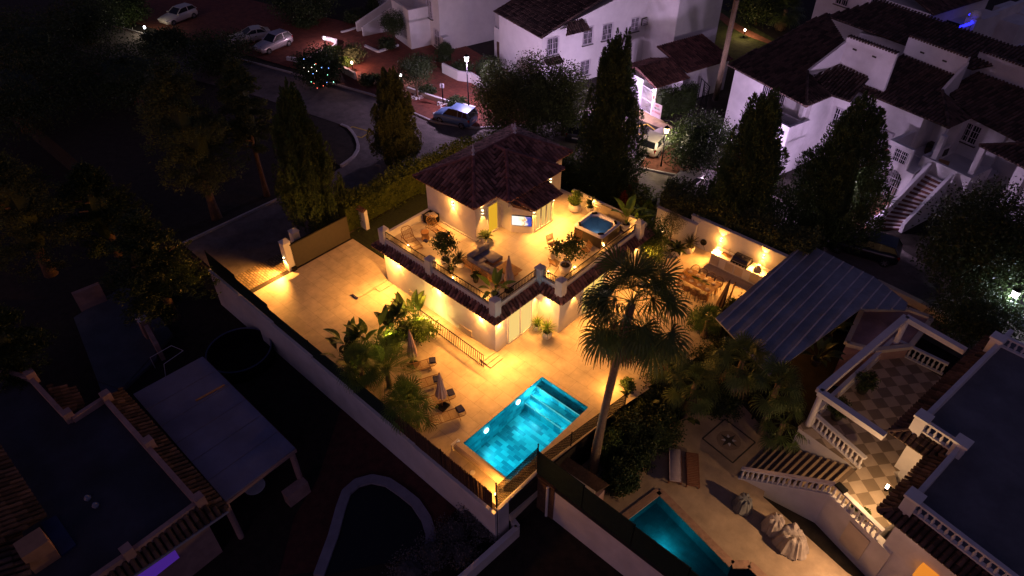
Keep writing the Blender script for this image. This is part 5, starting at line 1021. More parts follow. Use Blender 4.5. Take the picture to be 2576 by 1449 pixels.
# second house
E4, E5, E6, E7 = [P(t3(*q), 5.5) for q in ((1290, 670), (2005, 970), (2180, 890), (2380, 985))]
v4 = toUV(E4)[1]; E5.z += KS*(toUV(E5)[1]-v4); E7.z += KS*(toUV(E7)[1]-toUV(E6)[1]); v5 = toUV(E5)[1]; u5 = toUV(E5)[0]; u4 = toUV(E4)[0]; v6 = toUV(E6)[1]
h2 = thing('row_house', 'white middle house of the row with barred windows and an air conditioner', 'house', UV(12, 8), 0, 'white terraced houses with tiled roofs')
M2, T2a, T2b = PR(t3(1957, 690), v4), PR(t3(1695, 385), v4), PR(t3(2112, 550), v4)
b = MB(); uvprism(b, u4+.15, u5-1.9, v4+.3, v4+9, 0, 5.45); uvprism(b, u5-1.9, u5-.2, v4+2.4, v4+9, 0, 5.45); uvprism(b, u5-.5, u5-.15, v4+.25, v4+.6, 2.7, 5.45); uvprism(b, u5-1.9, u5-.2, v4+.3, v4+2.4, 2.5, 2.75); uvprism(b, u5-.2, u5+2.4, v6+.3, v6+8, 0, 5.45); b.build('wall', WHITE2, h2, world=True)
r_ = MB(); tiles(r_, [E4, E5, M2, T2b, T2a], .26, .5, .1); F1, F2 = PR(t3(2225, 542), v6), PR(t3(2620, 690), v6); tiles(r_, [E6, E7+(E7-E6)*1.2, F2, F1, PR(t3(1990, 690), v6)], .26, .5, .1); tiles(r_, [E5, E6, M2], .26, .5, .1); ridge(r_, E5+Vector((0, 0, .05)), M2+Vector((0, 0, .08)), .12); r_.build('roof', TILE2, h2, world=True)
zt2 = T2a.z+1.3; ga, gb = ATZ(t3(1718, 268), zt2), ATZ(t3(2168, 432), zt2); wallbetween(h2, [ga, gb], 5, tooth=(ga, gb)); wallbetween(h2, [M2+Vector((0, 0, .12)), Vector((gb.x, gb.y, zt2-.35))], 5)
zt3 = F1.z+1.3; gc = ATZ(t3(2252, 378), zt3); gd = gc+(gb-ga).normalized()*7; wallbetween(h2, [gc, gd], 5, tooth=(gc, gd))
for f_ in (.3, .68): c = ga.lerp(gb, f_); c.z = zt2-.8; MB().obox(c-VX*.13, (.34, .03, .12), ANG).build('wall_vent', DARKG, h2, world=True)
vf = v4+.3
uw, zw = ONV(t3(1415, 930), vf); grille_window(h2, UV(uw, vf, zw), -VX, 1.25, 1.35, .12, True, 8); uw, zw = ONV(t3(1375, 1165), vf); grille_window(h2, UV(uw, vf, zw), -VX, 1.25, 1.2, .12, True, 8)
uw, zw = ONV(t3(2140, 1070), v6+.3); grille_window(h2, UV(uw, v6+.3, zw), -VX, 1.2, 1.35, .12, True, 7)
uw, zw = ONV(t3(1555, 1030), vf); ac = MB(); ac.prism([UV(uw-.42, vf-.32)[:2], UV(uw+.42, vf-.32)[:2], UV(uw+.42, vf-.02)[:2], UV(uw-.42, vf-.02)[:2]], zw-.2, zw+.42)
acu = thing('air_conditioner', 'pale air conditioner unit hung on the white house wall', 'air conditioner', UV(uw, vf, zw)); ac.build('casing', BARS, acu, world=True)
mm = Matrix.Translation(UV(uw-.12, vf-.33, zw+.1)) @ Matrix.Rotation(ANG, 4, 'Z') @ Matrix.Rotation(R(90), 4, 'X'); MB(mm).lathe([(.25, 0), (.25, .02), (.07, .03), (.05, .05)], n=18).build('fan_grille', BLACKM, acu, world=True)
# stair porch of the second house
vp = v4-2.35; U0, U1 = ONV(t3(1480, 1300), vp)[0]-.1, ONV(t3(1800, 1180), vp)[0]
zc = ONV(t3(1600, 1070), vp)[1]
b = MB(); ca, cw = U0+1.15, .72
uvprism(b, U0, ca-cw, vp, vp+.25, 0, 2.75); uvprism(b, ca+cw, U1, vp, vp+.25, 0, 2.75); uvprism(b, U0, U1-.6, vp, vp+.25, 2.75, zc); uvprism(b, U0, U0+.25, vp+.25, vf, 0, zc); uvprism(b, U0, U1-.2, vp+.25, vf, 2.45, 2.65)
for k in range(8):
    a0, a1 = math.pi*k/8, math.pi*(k+1)/8; pa = [(ca-math.cos(a)*cw, 1.75+math.sin(a)*.72) for a in (a0, a1)]
    b.add([UV(pa[0][0], vp, pa[0][1]), UV(pa[1][0], vp, pa[1][1]), UV(pa[1][0], vp, 2.75), UV(pa[0][0], vp, 2.75), UV(pa[0][0], vp+.25, pa[0][1]), UV(pa[1][0], vp+.25, pa[1][1]), UV(pa[1][0], vp+.25, 2.75), UV(pa[0][0], vp+.25, 2.75)], [(0, 1, 2, 3), (5, 4, 7, 6), (1, 0, 4, 5)])
b.build('porch', WHITE2, h2, world=True)
g = MB()
for i in range(9): x = ca-cw+2*cw*(i+.5)/9; g.bar(UV(x, vp+.1, 0), UV(x, vp+.1, 1.75+.72*math.sqrt(max(0, 1-((x-ca)/cw)**2))), .025)
for z in (.6, 1.2, 1.8): g.bar(UV(ca-cw, vp+.1, z), UV(ca+cw, vp+.1, z), .025)
g.build('arch_grille', BARS, h2, world=True)
uw, zw = ONV(t3(1625, 1225), vp); grille_window(h2, UV(uw, vp, zw), -VX, 1.05, .95, .04, False, 8, 'balcony_grille')
def text(s, loc, rot, size, m, parent, name='number_text'):
    cu = bpy.data.curves.new(name, 'FONT'); cu.body = s; cu.size = size; cu.align_x = 'CENTER'; cu.align_y = 'CENTER'; cu.extrude = .004
    o = bpy.data.objects.new(name, cu); COL.objects.link(o); o.rotation_euler = rot; o.location = loc; cu.materials.append(m)
    if parent is not None: o.parent = parent; o.location = pmat(parent).inverted() @ Vector(loc)
    return o
PLT = bpy.data.materials['dark_blue_plate']; WTXT = mat('white_lettering', (.75, .73, .75), .5, .05); RTXT = mat('red_lettering', (.5, .05, .05), .5, .05)
for px_, s_ in (((1557, 1103), '312'), ((1495, 1237), '318')):
    uw, zw = ONV(t3(*px_), vp); pl = MB().obox(UV(uw, vp-.02, zw), (.36, .03, .2), ANG).build('number_plate', PLT, h2, world=True); text(s_, UV(uw, vp-.042, zw), (R(90), 0, ANG), .18, WTXT, h2)
uw, zw = ONV(t3(1543, 1132), vp); MB().obox(UV(uw, vp-.02, zw), (.3, .03, .18), ANG).build('small_red_sign', mat('dull_red_sign', (.28, .08, .08), .6), h2, world=True)
# balcony and stairs between second and third house
h3 = thing('row_house', 'white right hand house of the row with an open balcony and outer stairs', 'house', UV(19, 7), 0, 'white terraced houses with tiled roofs')
E8, E9 = P(t3(2235, 1100), 5.5), P(t3(2576, 1270), 5.5); v8 = toUV(E8)[1]; u8 = toUV(E8)[0]
r_ = MB(); T8 = PR(t3(2640, 1030), v8); ex = (E9-E8).normalized(); tiles(r_, [E8, E8+ex*9, E8+ex*9+VX*6+Vector((0, 0, KS*6)), E8+ex*3.0+VX*2.9+Vector((0, 0, KS*2.9))], .26, .5, .1); ridge(r_, E8+Vector((0, 0, .05)), E8+ex*3.0+VX*2.9+Vector((0, 0, KS*2.9+.06)), .12); r_.build('roof', TILE2, h3, world=True)
b = MB(); uvprism(b, u8+3.2, u8+12, v8+.3, v8+8, 0, 5.45); uvprism(b, u5+2.2, u8+12, v6+.6, v6+8, 0, 5.4); b.build('wall', WHITE2, h3, world=True)
b = MB(); vb = v8-.35; u6 = ONV(t3(1800, 1190), vb)[0]
uvprism(b, u6, u8+.6, vb, vb+.22, 0, 3.45); uvprism(b, u8+.38, u8+.6, vb+.22, v8+2.2, 2.0, 3.45); uvprism(b, u6, u6+.22, vb+.22, v6, 2.0, 3.45); uvprism(b, u6, u8+.6, vb+.22, v6+.4, 2.4, 2.6); b.build('balcony_wall', WHITE2, h3, world=True)
for q in ((u8+.05, u8+.4, v8+.15, v8+.5, 3.4, 5.45), (u5-.0, u5+.35, v8-.1, v8+.25, 3.45, 5.2), (u8+2.6, u8+3.3, v8+.1, v8+.6, 0, 5.45)): uvprism(MB(), *q).build('column', WHITE2, h3, world=True)
MB().obox(UV(u6+1.0, vb+1.3, 2.85), (.7, .5, .4), ANG+.4).build('balcony_crate', WOOD, h3, world=True); MB().lathe([(.32, 0), (.4, .3), (.1, .42)], UV(u5-1.0, v4+1.2, 2.76), 12).build('balcony_stool', BARK, h3, world=True); MB().obox(UV(u5-.9, v4+1.9, 3.0), (1.4, .5, .5), ANG).build('balcony_bench', DARKG, h3, world=True)
sA, sB = P(z6(1450, 280)), P(z6(1640, 290)); tA, tB = P(t3(1850, 1310), 2.6), P(t3(1985, 1380), 2.6)
S1 = thing('outer_stairs', 'outdoor stairs with white treads and low white side walls', 'stairs', (sA.x, sA.y, 0)); n = 14; stp = MB(); tr_ = MB()
for i in range(n):
    f0, f1 = i/n, (i+1)/n; a, b_, c, d = sA.lerp(tA, f0), sB.lerp(tB, f0), sB.lerp(tB, f1), sA.lerp(tA, f1); z = 2.6*(i+1)/n
    stp.prism([a[:2], b_[:2], c[:2], d[:2]], 0, z-.05); q0, q1 = sA.lerp(tA, f0+.35/n), sB.lerp(tB, f0+.35/n); tr_.prism([q0[:2], q1[:2], c[:2], d[:2]], z-.05, z)
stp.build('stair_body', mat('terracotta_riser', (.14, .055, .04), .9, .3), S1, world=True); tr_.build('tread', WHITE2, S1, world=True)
for a, c, nm in ((sA, tA, 0), (sB, tB, 1)):
    d = (c-a); d.z = 0; d.normalize(); pn = Vector((-d.y, d.x, 0))*(.12 if nm == 0 else -.12); p0, p1 = a-d*.2+pn*1.1, c+pn*1.1
    MB().add([Vector((*(p0-pn)[:2], 0)), Vector((*(p1-pn)[:2], 0)), Vector((*(p1+pn)[:2], 0)), Vector((*(p0+pn)[:2], 0)), Vector((*(p0-pn)[:2], .75)), Vector((*(p1-pn)[:2], 3.4)), Vector((*(p1+pn)[:2], 3.4)), Vector((*(p0+pn)[:2], .75))], [(3, 2, 1, 0), (4, 5, 6, 7), (0, 1, 5, 4), (1, 2, 6, 5), (2, 3, 7, 6), (3, 0, 4, 7)]).build('side_wall', WHITE2, S1, world=True)
pb_ = thing('planter_kerb', 'low curved white kerb round the dracaena on the forecourt', 'kerb', P(z6(1400, 260))); kp = [P(z6(*q)) for q in ((1490, 190), (1400, 230), (1385, 260), (1430, 285), (1470, 280))]; m_ = MB()
for a, c in zip(kp, kp[1:]): m_.bar(a+Vector((0, 0, .15)), c+Vector((0, 0, .15)), .2, .3)
m_.build('kerb', WHITE2, pb_, world=True)
# far right lower piece of the row (air conditioner, plates)
uw = 25.5
hx = thing('far_house', 'white house wall with a small air conditioner at the right edge', 'house', P((2560, 560))); q = P(z6(2300, 60), 2.5)
MB().prism([P((2495, 480))[:2], P((2760, 560))[:2], P((2800, 450))[:2], P((2520, 380))[:2]], 0, 3.0).build('wall', WHITE2, hx, world=True)
# ------------------------------------------------------------------ house A (middle top)
ha = thing('large_white_house', 'large white house with a long gable wall of barred windows', 'house', UV(-17, -2)); uG = -13.55
b = MB(); kA = .33
pg = [(-8.6, 0), (6.2, 0), (6.2, 5.2+kA*10), (-8.6, 5.2)]
A_ = [UV(uG, v, z) for v, z in pg]; B__ = [UV(-20.9, v, z) for v, z in pg]; b.add(A_+B__, [(0, 1, 2, 3), (7, 6, 5, 4), (0, 3, 7, 4), (1, 5, 6, 2), (3, 2, 6, 7), (1, 0, 4, 5)])
uvprism(b, -20.6, -17, -5, 5, 0, 5); b.build('wall', WHITE, ha, world=True)
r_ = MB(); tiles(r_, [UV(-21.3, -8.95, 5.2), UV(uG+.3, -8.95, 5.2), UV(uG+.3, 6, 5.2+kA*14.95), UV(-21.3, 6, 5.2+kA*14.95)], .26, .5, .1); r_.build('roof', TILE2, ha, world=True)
b = MB(); uvprism(b, uG, uG+4, 3.4, 9, 0, 8.6); b.build('side_wing', WHITE, ha, world=True)
for px_, w_, h_ in (((1855, 330), 1.0, 1.5), ((2000, 295), 1.1, 1.4), ((2208, 232), .9, 1.2), ((1590, 410), 1.2, 1.5), ((1832, 565), 1.0, 1.4), ((1972, 520), 1.1, 1.3)):
    vv, zz_ = ONU(t2(*px_), uG); grille_window(ha, UV(uG, vv, max(.25, zz_)), UX, w_, h_, .12, True, 7)
vv, zz_ = ONU(t2(1740, 225), uG); tiles(MB(), [UV(uG+.9, vv-1.3, zz_), UV(uG+.9, vv+1.4, zz_), UV(uG, vv+1.2, zz_+.75), UV(uG, vv-.4, zz_+.75)], .24, .4, .09).build('window_canopy', TILE2, ha, world=True)
vv2, zz2 = ONU(t2(1590, 435), uG); tiles(MB(), [UV(uG+.7, vv2-.9, zz2-.35), UV(uG+.7, vv2+.9, zz2-.35), UV(uG, vv2+.9, zz2), UV(uG, vv2-.9, zz2)], .24, .4, .09).build('door_canopy', TILE2, ha, world=True)
vv, zz_ = ONU(t2(2290, 160), uG); acu = thing('lattice_box', 'white lattice cover over an air unit on the large house wall', 'air conditioner', UV(uG, vv, zz_)); g = MB()
for i in range(7): g.bar(UV(uG+.3, vv-.5+i/6, zz_-.3), UV(uG+.3, vv-.5+i/6, zz_+.35), .03); 
for i in range(5): g.bar(UV(uG+.3, vv-.5, zz_-.3+i*.16), UV(uG+.3, vv+.5, zz_-.3+i*.16), .03)
g.build('lattice', BARS, acu, world=True); b = MB(); b.prism([UV(uG+.02, vv-.5)[:2], UV(uG+.27, vv-.5)[:2], UV(uG+.27, vv+.5)[:2], UV(uG+.02, vv+.5)[:2]], zz_-.3, zz_+.35); b.build('casing', DARKG, acu, world=True)
# low wing with terrace between the houses
lw = thing('house_wing', 'low white wing with a small roof terrace between the two big houses', 'house', UV(-24, -5)); b = MB()
uvprism(b, -26.6, -20.9, -5.6, 1, 0, 2.5); uvprism(b, -23.2, -20.9, -7.8, -5.6, 0, 2.2); uvprism(b, -26.6, -20.9, -5.6, -5.4, 2.5, 3.2); uvprism(b, -23.2, -20.9, -7.8, -7.6, 2.2, 3.0); uvprism(b, -24.0, -23.4, -6.6, -5.6, 0, 3.3); b.build('wall', WHITE, lw, world=True)
b = MB(); uvprism(b, -22.6, -21.6, -7.86, -7.8, 0, 1.7); b.build('arched_door', BARK, lw, world=True)
b = MB(); uvprism(b, -26.2, -21.2, -4.9, .8, 2.5, 2.54); b.build('terrace_floor', DARKG, lw, world=True)
b = MB(); uvprism(b, -26.5, -20.9, 1.0, 1.3, 0, 9); b.build('back_wall', WHITE, lw, world=True)
# house B
hb = thing('tall_white_house', 'tall white house with an arched porch and outer stairs', 'house', UV(-31, -8)); b = MB()
uvprism(b, -44, -26.95, -11.9, 2, 0, 9.5); uvprism(b, -26.95, -26.3, -11.95, -11.3, 0, 1.7); b.build('wall', WHITE, hb, world=True)
b = MB(); U0, U1, vq_ = -33.2, -29.2, -14.2; c, w = -31.0, .95
uvprism(b, U0, c-w, vq_, vq_+.25, 0, 3); uvprism(b, c+w, U1, vq_, vq_+.25, 0, 3); uvprism(b, U0, U1, vq_, vq_+.25, 2.75, 4.0); uvprism(b, c-w, c+w, vq_, vq_+.25, 0, .75); uvprism(b, U1-.25, U1, vq_+.25, -11.9, 0, 4.0); uvprism(b, U0, U0+.25, vq_+.25, -11.9, 0, 4.0); uvprism(b, U0, U1, vq_+.25, -11.9, 2.75, 2.95)
for k in range(8):
    a0, a1 = math.pi*k/8, math.pi*(k+1)/8; pa = [(c-math.cos(a)*w, 1.75+math.sin(a)*.9) for a in (a0, a1)]
    b.add([UV(pa[0][0], vq_, pa[0][1]), UV(pa[1][0], vq_, pa[1][1]), UV(pa[1][0], vq_, 2.76), UV(pa[0][0], vq_, 2.76), UV(pa[0][0], vq_+.25, pa[0][1]), UV(pa[1][0], vq_+.25, pa[1][1]), UV(pa[1][0], vq_+.25, 2.76), UV(pa[0][0], vq_+.25, 2.76)], [(0, 1, 2, 3), (5, 4, 7, 6), (1, 0, 4, 5)])
b.build('porch', WHITE, hb, world=True); g = MB()
for i in range(9): x = c-w+2*w*(i+.5)/9; g.bar(UV(x, vq_+.12, .75), UV(x, vq_+.12, 1.75+.9*math.sqrt(max(0, 1-((x-c)/w)**2))), .03)
g.build('arch_grille', BARS, hb, world=True)
for px_, w_, h_ in (((672, 130), 1.1, 1.7), ((730, 345), 1.1, 1.6)):
    uw, zw = ONV(t2(*px_), -11.9); grille_window(hb, UV(uw, -11.9, max(.3, zw)), -VX, w_, h_, .12, True, 7)
b = MB(); n = 12
for i in range(n):
    a = UV(-36.8+.28*i*0-.0, -16.4+.42*i, 0); uvprism(b, -36.9, -35.4, -16.4+.42*i, -16.4+.42*(i+1), 0, .19*(i+1))
b.build('stair_flight', mat('dark_stair', (.16, .08, .07), .9, .3), hb, world=True); b = MB()
for u_ in (-37.1, -35.4):
    A = [UV(u_, -17, 0), UV(u_+.2, -17, 0), UV(u_+.2, -11.4, 0), UV(u_, -11.4, 0)]; b.add(A+[q+Vector((0, 0, h_)) for q, h_ in zip(A, (1, 1, 3.2, 3.2))], [(3, 2, 1, 0), (4, 5, 6, 7), (0, 1, 5, 4), (1, 2, 6, 5), (2, 3, 7, 6), (3, 0, 4, 7)])
b.build('stair_wall', WHITE, hb, world=True)
pw = thing('planter_wall', 'angled white planter wall below the low wing', 'wall', P(t2(880, 600))); pts = [P(t2(*q)) for q in ((768, 550), (885, 610), (985, 625), (1090, 690))]; m_ = MB()
for a, c_ in zip(pts, pts[1:]): m_.bar(a+Vector((0, 0, .5)), c_+Vector((0, 0, .5)), .2, 1.0)
m_.build('wall', WHITE, pw, world=True)
for i, (pts, lb) in enumerate((([(0, 540), (110, 600)], 'low white wall beside the garden lamp'), ([(150, 605), (265, 640)], 'low white wall piece along the pavement'), ([(500, 690), (640, 740), (800, 790), (1010, 840)], 'long low pale wall along the pavement'), ([(0, 250), (60, 235), (240, 175)], 'thin white garden kerb below the shrubs'), ([(180, 355), (280, 400), (430, 350)], 'curved white kerb below the outer stairs'))):
    t = thing('low_wall', lb, 'wall', P(t2(*pts[0])), 0, 'low white garden walls'); m_ = MB(); ww = [P(t2(*q)) for q in pts]; hh = (.7, .5, .45, .2, .25)[i]
    for a, c_ in zip(ww, ww[1:]): m_.bar(a+Vector((0, 0, hh/2)), c_+Vector((0, 0, hh/2)), .22, hh)
    m_.build('wall', WHITE, t, world=True)
cp = [P((x/1.5*1, y/1.5*1)) if 0 else P(z0(x, y)) for x, y in ((2170, 455), (2260, 470), (2350, 455), (2350, 440), (2400, 425), (2530, 365), (2540, 325), (2440, 300))]
t = thing('planter_bed', 'white edged planter with a lamp at the end of the car park', 'planter', cp[3]); m_ = MB()
for a, c_ in zip(cp, cp[1:]): m_.bar(a+Vector((0, 0, .2)), c_+Vector((0, 0, .2)), .28, .4)
m_.build('edge_wall', WHITE, t, world=True)
# entrance pavilion with gate
gh = thing('entrance_pavilion', 'small white entrance pavilion with brown tiled roof and ivy', 'building', UV(-6.6, 1)); b = MB(); uvprism(b, -8.6, -4.95, .6, 6.1, 0, 2.85); uvprism(b, -8.8, -6.2, -2.9, .6, 0, 2.6); uvprism(b, -4.7, -4.3, -3.1, -2.7, 0, 2.6); b.build('wall', WHITE2, gh, world=True)
r_ = MB(); tiles(r_, [UV(-4.7, .7, 2.95), UV(-4.7, 6.3, 2.95), UV(-8.9, 6.3, 3.9), UV(-8.9, .7, 3.9)], .26, .5, .1); tiles(r_, [UV(-4.2, -3.4, 2.7), UV(-4.2, .6, 2.7), UV(-6.8, .6, 3.5), UV(-6.8, -3.4, 3.5)], .26, .5, .1); tiles(r_, [UV(-9.2, .6, 2.7), UV(-9.2, -3.4, 2.7), UV(-6.8, -3.4, 3.5), UV(-6.8, .6, 3.5)], .26, .5, .1); r_.build('roof', TILE3, gh, world=True)
wg = thing('barred_gate', 'white barred entrance gate lit by a lamp', 'gate', UV(-5.3, -3.05)); g = MB()
for i in range(10): g.bar(UV(-6.15+i*.155, -3.02, .05), UV(-6.15+i*.155, -3.02, 2.2), .035)
for z in (.05, 1.1, 2.2): g.bar(UV(-6.2, -3.02, z), UV(-4.72, -3.02, z), .05)
g.build('bars', BARS, wg, world=True); MB().obox(UV(-4.5, -3.2, 2.35), (.2, .14, .1), ANG).build('lamp_glass', LWH, wg, world=True); light('SPOT', 'gate_light', UV(-4.7, -3.5, 2.4), 150, (1, .72, .45), wg, tuple(-VX*.35+Vector((0, 0, -1))), 140, .5, .06)
MB().obox(UV(-4.5, -3.14, 1.75), (.14, .02, .3), ANG).build('small_red_sign', RTXT, gh, world=True)
hedge('ivy covered wall beside the white entrance gate', [UV(-3.9, -3.0)[:2], UV(-3.5, .8)[:2]], .9, 2.3, DKG, 250, 260, .16, name='ivy_wall')
sg = thing('estate_sign', 'white notice board with green and red lettering leaning in the ivy', 'sign', UV(-3.35, -3.7, .0), ANG+R(8)); MB().box(-.5, .5, 0, .05, .5, 1.75).build('board', mat('notice_board', (.55, .45, .42), .7, .1, 4), sg)
for z, s_, m_ in ((1.55, 'URB.', RTXT), (1.3, 'VILLAS', mat('green_lettering', (.05, .2, .08), .6)), (.95, 'SE VENDE', RTXT)): text(s_, sg.matrix_world @ Vector((0, 0, 0)) if 0 else pmat(sg) @ Vector((0, -.012, z)), (R(90), 0, ANG+R(8)), .22, m_, None).parent = None
for o in [o for o in bpy.data.objects if o.type == 'FONT' and o.parent is None]: l = pmat(sg).inverted() @ o.location; o.parent = sg; o.location = l; o.rotation_euler = (R(90), 0, 0); o.name = 'sign_text'
ig = thing('iron_gate', 'dark iron gate with a square spiral pattern behind the palm trunk', 'gate', UV(-3.4, 2.6)); g = MB()
ux = lambda a, z: UV(-4.3+a*.75, 2.2-a*.3, z)
for a in (0, .9, 2.2): g.bar(ux(a, 0), ux(a, 2.3), .07)
for z in (.3, 2.25): g.bar(ux(0, z), ux(2.2, z), .05)
for k in range(4): r_0 = .12+k*.14; pts_ = [ux(1.55+sx_*r_0, 1.3+sz_*r_0*1.4) for sx_, sz_ in ((-1, -1), (1, -1), (1, 1), (-1, 1), (-1, -1))]; [g.bar(p, q, .03) for p, q in zip(pts_, pts_[1:])]
g.build('bars', BLACKM, ig, world=True)
# far house behind the row
fh = thing('far_house', 'pinkish white house with two barred windows behind the row', 'house', UV(8, 20)); vF = 18.0
uR, zR = ONV(t3(1870, 105), vF); b = MB(); uvprism(b, -6, uR, vF, vF+9, 0, zR); uvprism(b, uR-.1, uR+1.5, vF+2.5, vF+9, 0, zR-1.2); b.build('wall', WHITE2, fh, world=True)
for px_ in ((1435, 125), (1195, 35)):
    uw, zw = ONV(t3(*px_), vF); grille_window(fh, UV(uw, vF, zw), -VX, 1.3, 1.5, .12, True, 6)
tiles(MB(), [UV(uR+.5, vF-.4, zR+.1), UV(uR+.5, vF+9, zR+.1), UV(uR-4.5, vF+9, zR+1.9), UV(uR-4.5, vF-.4, zR+1.9)], .26, .5, .1).build('roof', TILE2, fh, world=True)
MB().obox(UV(uR+.9, vF+2.45, zR-1.6), (1.2, .03, 1.5), ANG).build('window', GLASSD, fh, world=True); light('POINT', 'wall_light', UV(uR+2.4, vF+2.6, zR-1.2), 30, (1, .6, .4), fh); MB().obox(UV(uR+2.2, vF+3, zR-1.2), (.15, .15, .2)).build('wall_lamp', LPK, fh, world=True)
# roofscape at the far right: chimney, parapets, blue string lights, lit doorway
fr_ = thing('far_terrace_house', 'far white terrace with stair walls at the top right corner', 'house', P((2500, 60), 4)); b = MB()
for a, c_, w_, zt in (((2200, 190), (2450, 60), .4, 4.5), ((1980, 270), (2100, 215), .3, 4.3), ((2576, 330), (2460, 390), .4, 4.2), ((2300, 110), (2576, 0), .4, 5.0), ((2450, 390), (2350, 380), .3, 4.2)):
    A, C = P(t3(*a), zt), P(t3(*c_), zt); b.bar((A.x, A.y, zt-1.6), (C.x, C.y, zt-1.6), w_, 3.2)
for q in ((2480, 130), (2540, 60)): A = P(t3(*q), 4.0); b.obox(A-Vector((0, 0, 2)), (3.4, 3, 4), ANG)
b.build('wall', WHITE2, fr_, world=True)
A = P(t3(2085, 12), 7); MB().obox(A+Vector((0, 0, -.4)), (1.5, .1, 1.6), ANG).build('lit_doorway', emis('amber_doorway', (1, .45, .06), 2.5), fr_, world=True)
ch = thing('chimney', 'white chimney with an arched niche on the roofs at the top right', 'chimney', P(t3(2120, 330), 5.5)); zc_ = 5.5
MB().obox((0, 0, .9), (.9, .9, 2.6), ANG).build('stack', WHITE2, ch); MB().lathe([(.45, 2.2), (.42, 2.5), (.25, 2.75), (0, 2.8)], n=12).build('rounded_top', WHITE2, ch, True); MB(Matrix.Rotation(ANG, 4, 'Z')).box(-.18, .18, -.47, -.44, .9, 1.8).build('niche', DARKG, ch)  # niche is a flat charcoal panel, recess shade put into the colour
bl = thing('blue_string_lights', 'bright blue string lights in the shape of a wall line and bow', 'string lights', P(t3(2170, 160), 7.5)); m_ = MB(); pl_ = [(2090, 205), (2110, 198), (2130, 192), (2150, 186), (2170, 180), (2185, 170), (2192, 150), (2195, 130), (2190, 110), (2205, 105), (2220, 100), (2225, 115), (2210, 122), (2180, 105), (2170, 112), (2200, 90), (2160, 180), (2140, 186), (2188, 160), (2200, 140)]
for q in pl_: m_.lathe([(0, -.14), (.15, 0), (0, .14)], P(t3(*q), 7.5), 8)
wl = MB(); [wl.bar(P(t3(*a), 7.3)-Vector((0, 0, 1.6)), P(t3(*b), 7.3)-Vector((0, 0, 1.6)), .25, 3.2) for a, b in (((2090, 205), (2185, 170)), ((2185, 170), (2195, 110)))]; wl.build('roof_wall', WHITE2, fr_, world=True); m_.build('bulbs', emis('blue_bulb', (.02, .02, 1), 3.0), bl, world=True)
b = MB(); 
hk = thing('back_roofs', 'low brown tiled roofs and blue grey flat strip behind the row parapets', 'roof', UV(5, 13)); a_, c_ = P(t3(1385, 215), 7.2), P(t3(1705, 300), 7.2); MB().prism([a_[:2], c_[:2], P(t3(1690, 320), 7.2)[:2], P(t3(1340, 250), 7.2)[:2]], 0, 7.2).build('flat_roof', WHITE2, hk, world=True)
q = [P(t3(*x), 7.0) for x in ((1090, 95), (1240, 330), (1700, 330), (1690, 250))]
tiles(MB(), [UV(.5, 10.3, 7.6), UV(13, 11.2, 7.2), UV(15, 16, 7.9), UV(1.8, 15.5, 8.3)], .28, .5, .1).build('tiled_roof', TILE2, hk, world=True); tiles(MB(), [UV(13, 14, 7.0), UV(24, 14.5, 7.0), UV(25, 18, 7.8), UV(13, 18, 7.8)], .28, .5, .1).build('tiled_roof', TILE2, hk, world=True)
def AN(v): return math.atan2(v[1], v[0])
# ================================================================== OUTDOOR KITCHEN AND DINING
kx0, kx1, ky0, ky1 = -14.45, -10.9, 34.55, 35.45
kt = thing('outdoor_kitchen', 'white built in outdoor kitchen counter with cupboard doors', 'kitchen counter', ((kx0+kx1)/2, 35, 0))
MB().box(kx0, kx1, ky0, ky1, .02, .84).build('body', WHITE, kt, world=True); 
ct = MB(); ct.box(kx0-.04, -13.95, ky0-.04, ky1, .84, .9).box(-13.3, kx1+.04, ky0-.04, ky1, .84, .9).box(-13.95, -13.3, ky0-.04, 34.8, .84, .9).box(-13.95, -13.3, 35.2, ky1, .84, .9).build('worktop', POTW, kt, world=True)
for x in (-14.1, -13.1, -12.45, -11.4): MB().box(x-.27, x+.27, ky0-.025, ky0-.003, .14, .72).build('cupboard_door', CREAM, kt, world=True)
sk_ = MB().box(-13.95, -13.3, 34.8, 35.2, .845, .86).build('sink', WOOD, kt, world=True); MB().tube([(-13.6, 35.3, .9), (-13.6, 35.3, 1.2), (-13.6, 35.1, 1.25), (-13.6, 35.08, 1.15)], .02).build('tap', SILV, kt, world=True)
gr = thing('gas_grill', 'dark gas grill with domed lid and control knobs set in the counter', 'grill', (-12.55, 35.0, .9)); m_ = MB(); n = 8; vs = []
MB().box(-.55, .55, -.5, .4, .0, .14).build('firebox', BLACKM, gr); pr = [(-.42, .14), (-.42, .3), (-.3, .42), (0, .46), (.25, .4), (.36, .2), (.36, .14)]
m_.add([(-.52, y, z) for y, z in pr]+[(.52, y, z) for y, z in pr], [tuple(range(7)), tuple(range(7, 14))[::-1]]+[(i, i+7, (i+1) % 7+7, (i+1) % 7) for i in range(7)]).build('lid', mat('grill_lid_steel', (.06, .06, .085), .25, .1, 4, metal=.6), gr); MB().tube([(-.45, -.5, .2), (.45, -.5, .2)], .02).build('handle', SILV, gr)
for i in range(5): mm = Matrix.Translation((-.42+i*.21, -.5, .06)) @ Matrix.Rotation(R(90), 4, 'X'); MB(mm).lathe([(.04, 0), (.035, .04)], n=10).build('knob', SILV, gr)
MB().lathe([(.06, 0), (.06, .01), (0, .012)], (0, -.1, .455), 12).build('thermometer', SILV, gr)
t = thing('round_vase', 'round cream vase on the right end of the counter', 'vase', (-11.45, 34.95, .9)); MB().lathe([(.12, 0), (.2, .1), (.2, .2), (.12, .29), (.09, .31), (.11, .36)], n=16).build('vase', CREAM, t, True)
cl_ = ONY(k6(855, 530), yw+.24); ev = thing('car_charger', 'round dark car charger with a looped cable on the white wall', 'charger', (cl_.x, yw+.05 if cl_.x < -16.75 else yw+.28, cl_.z))
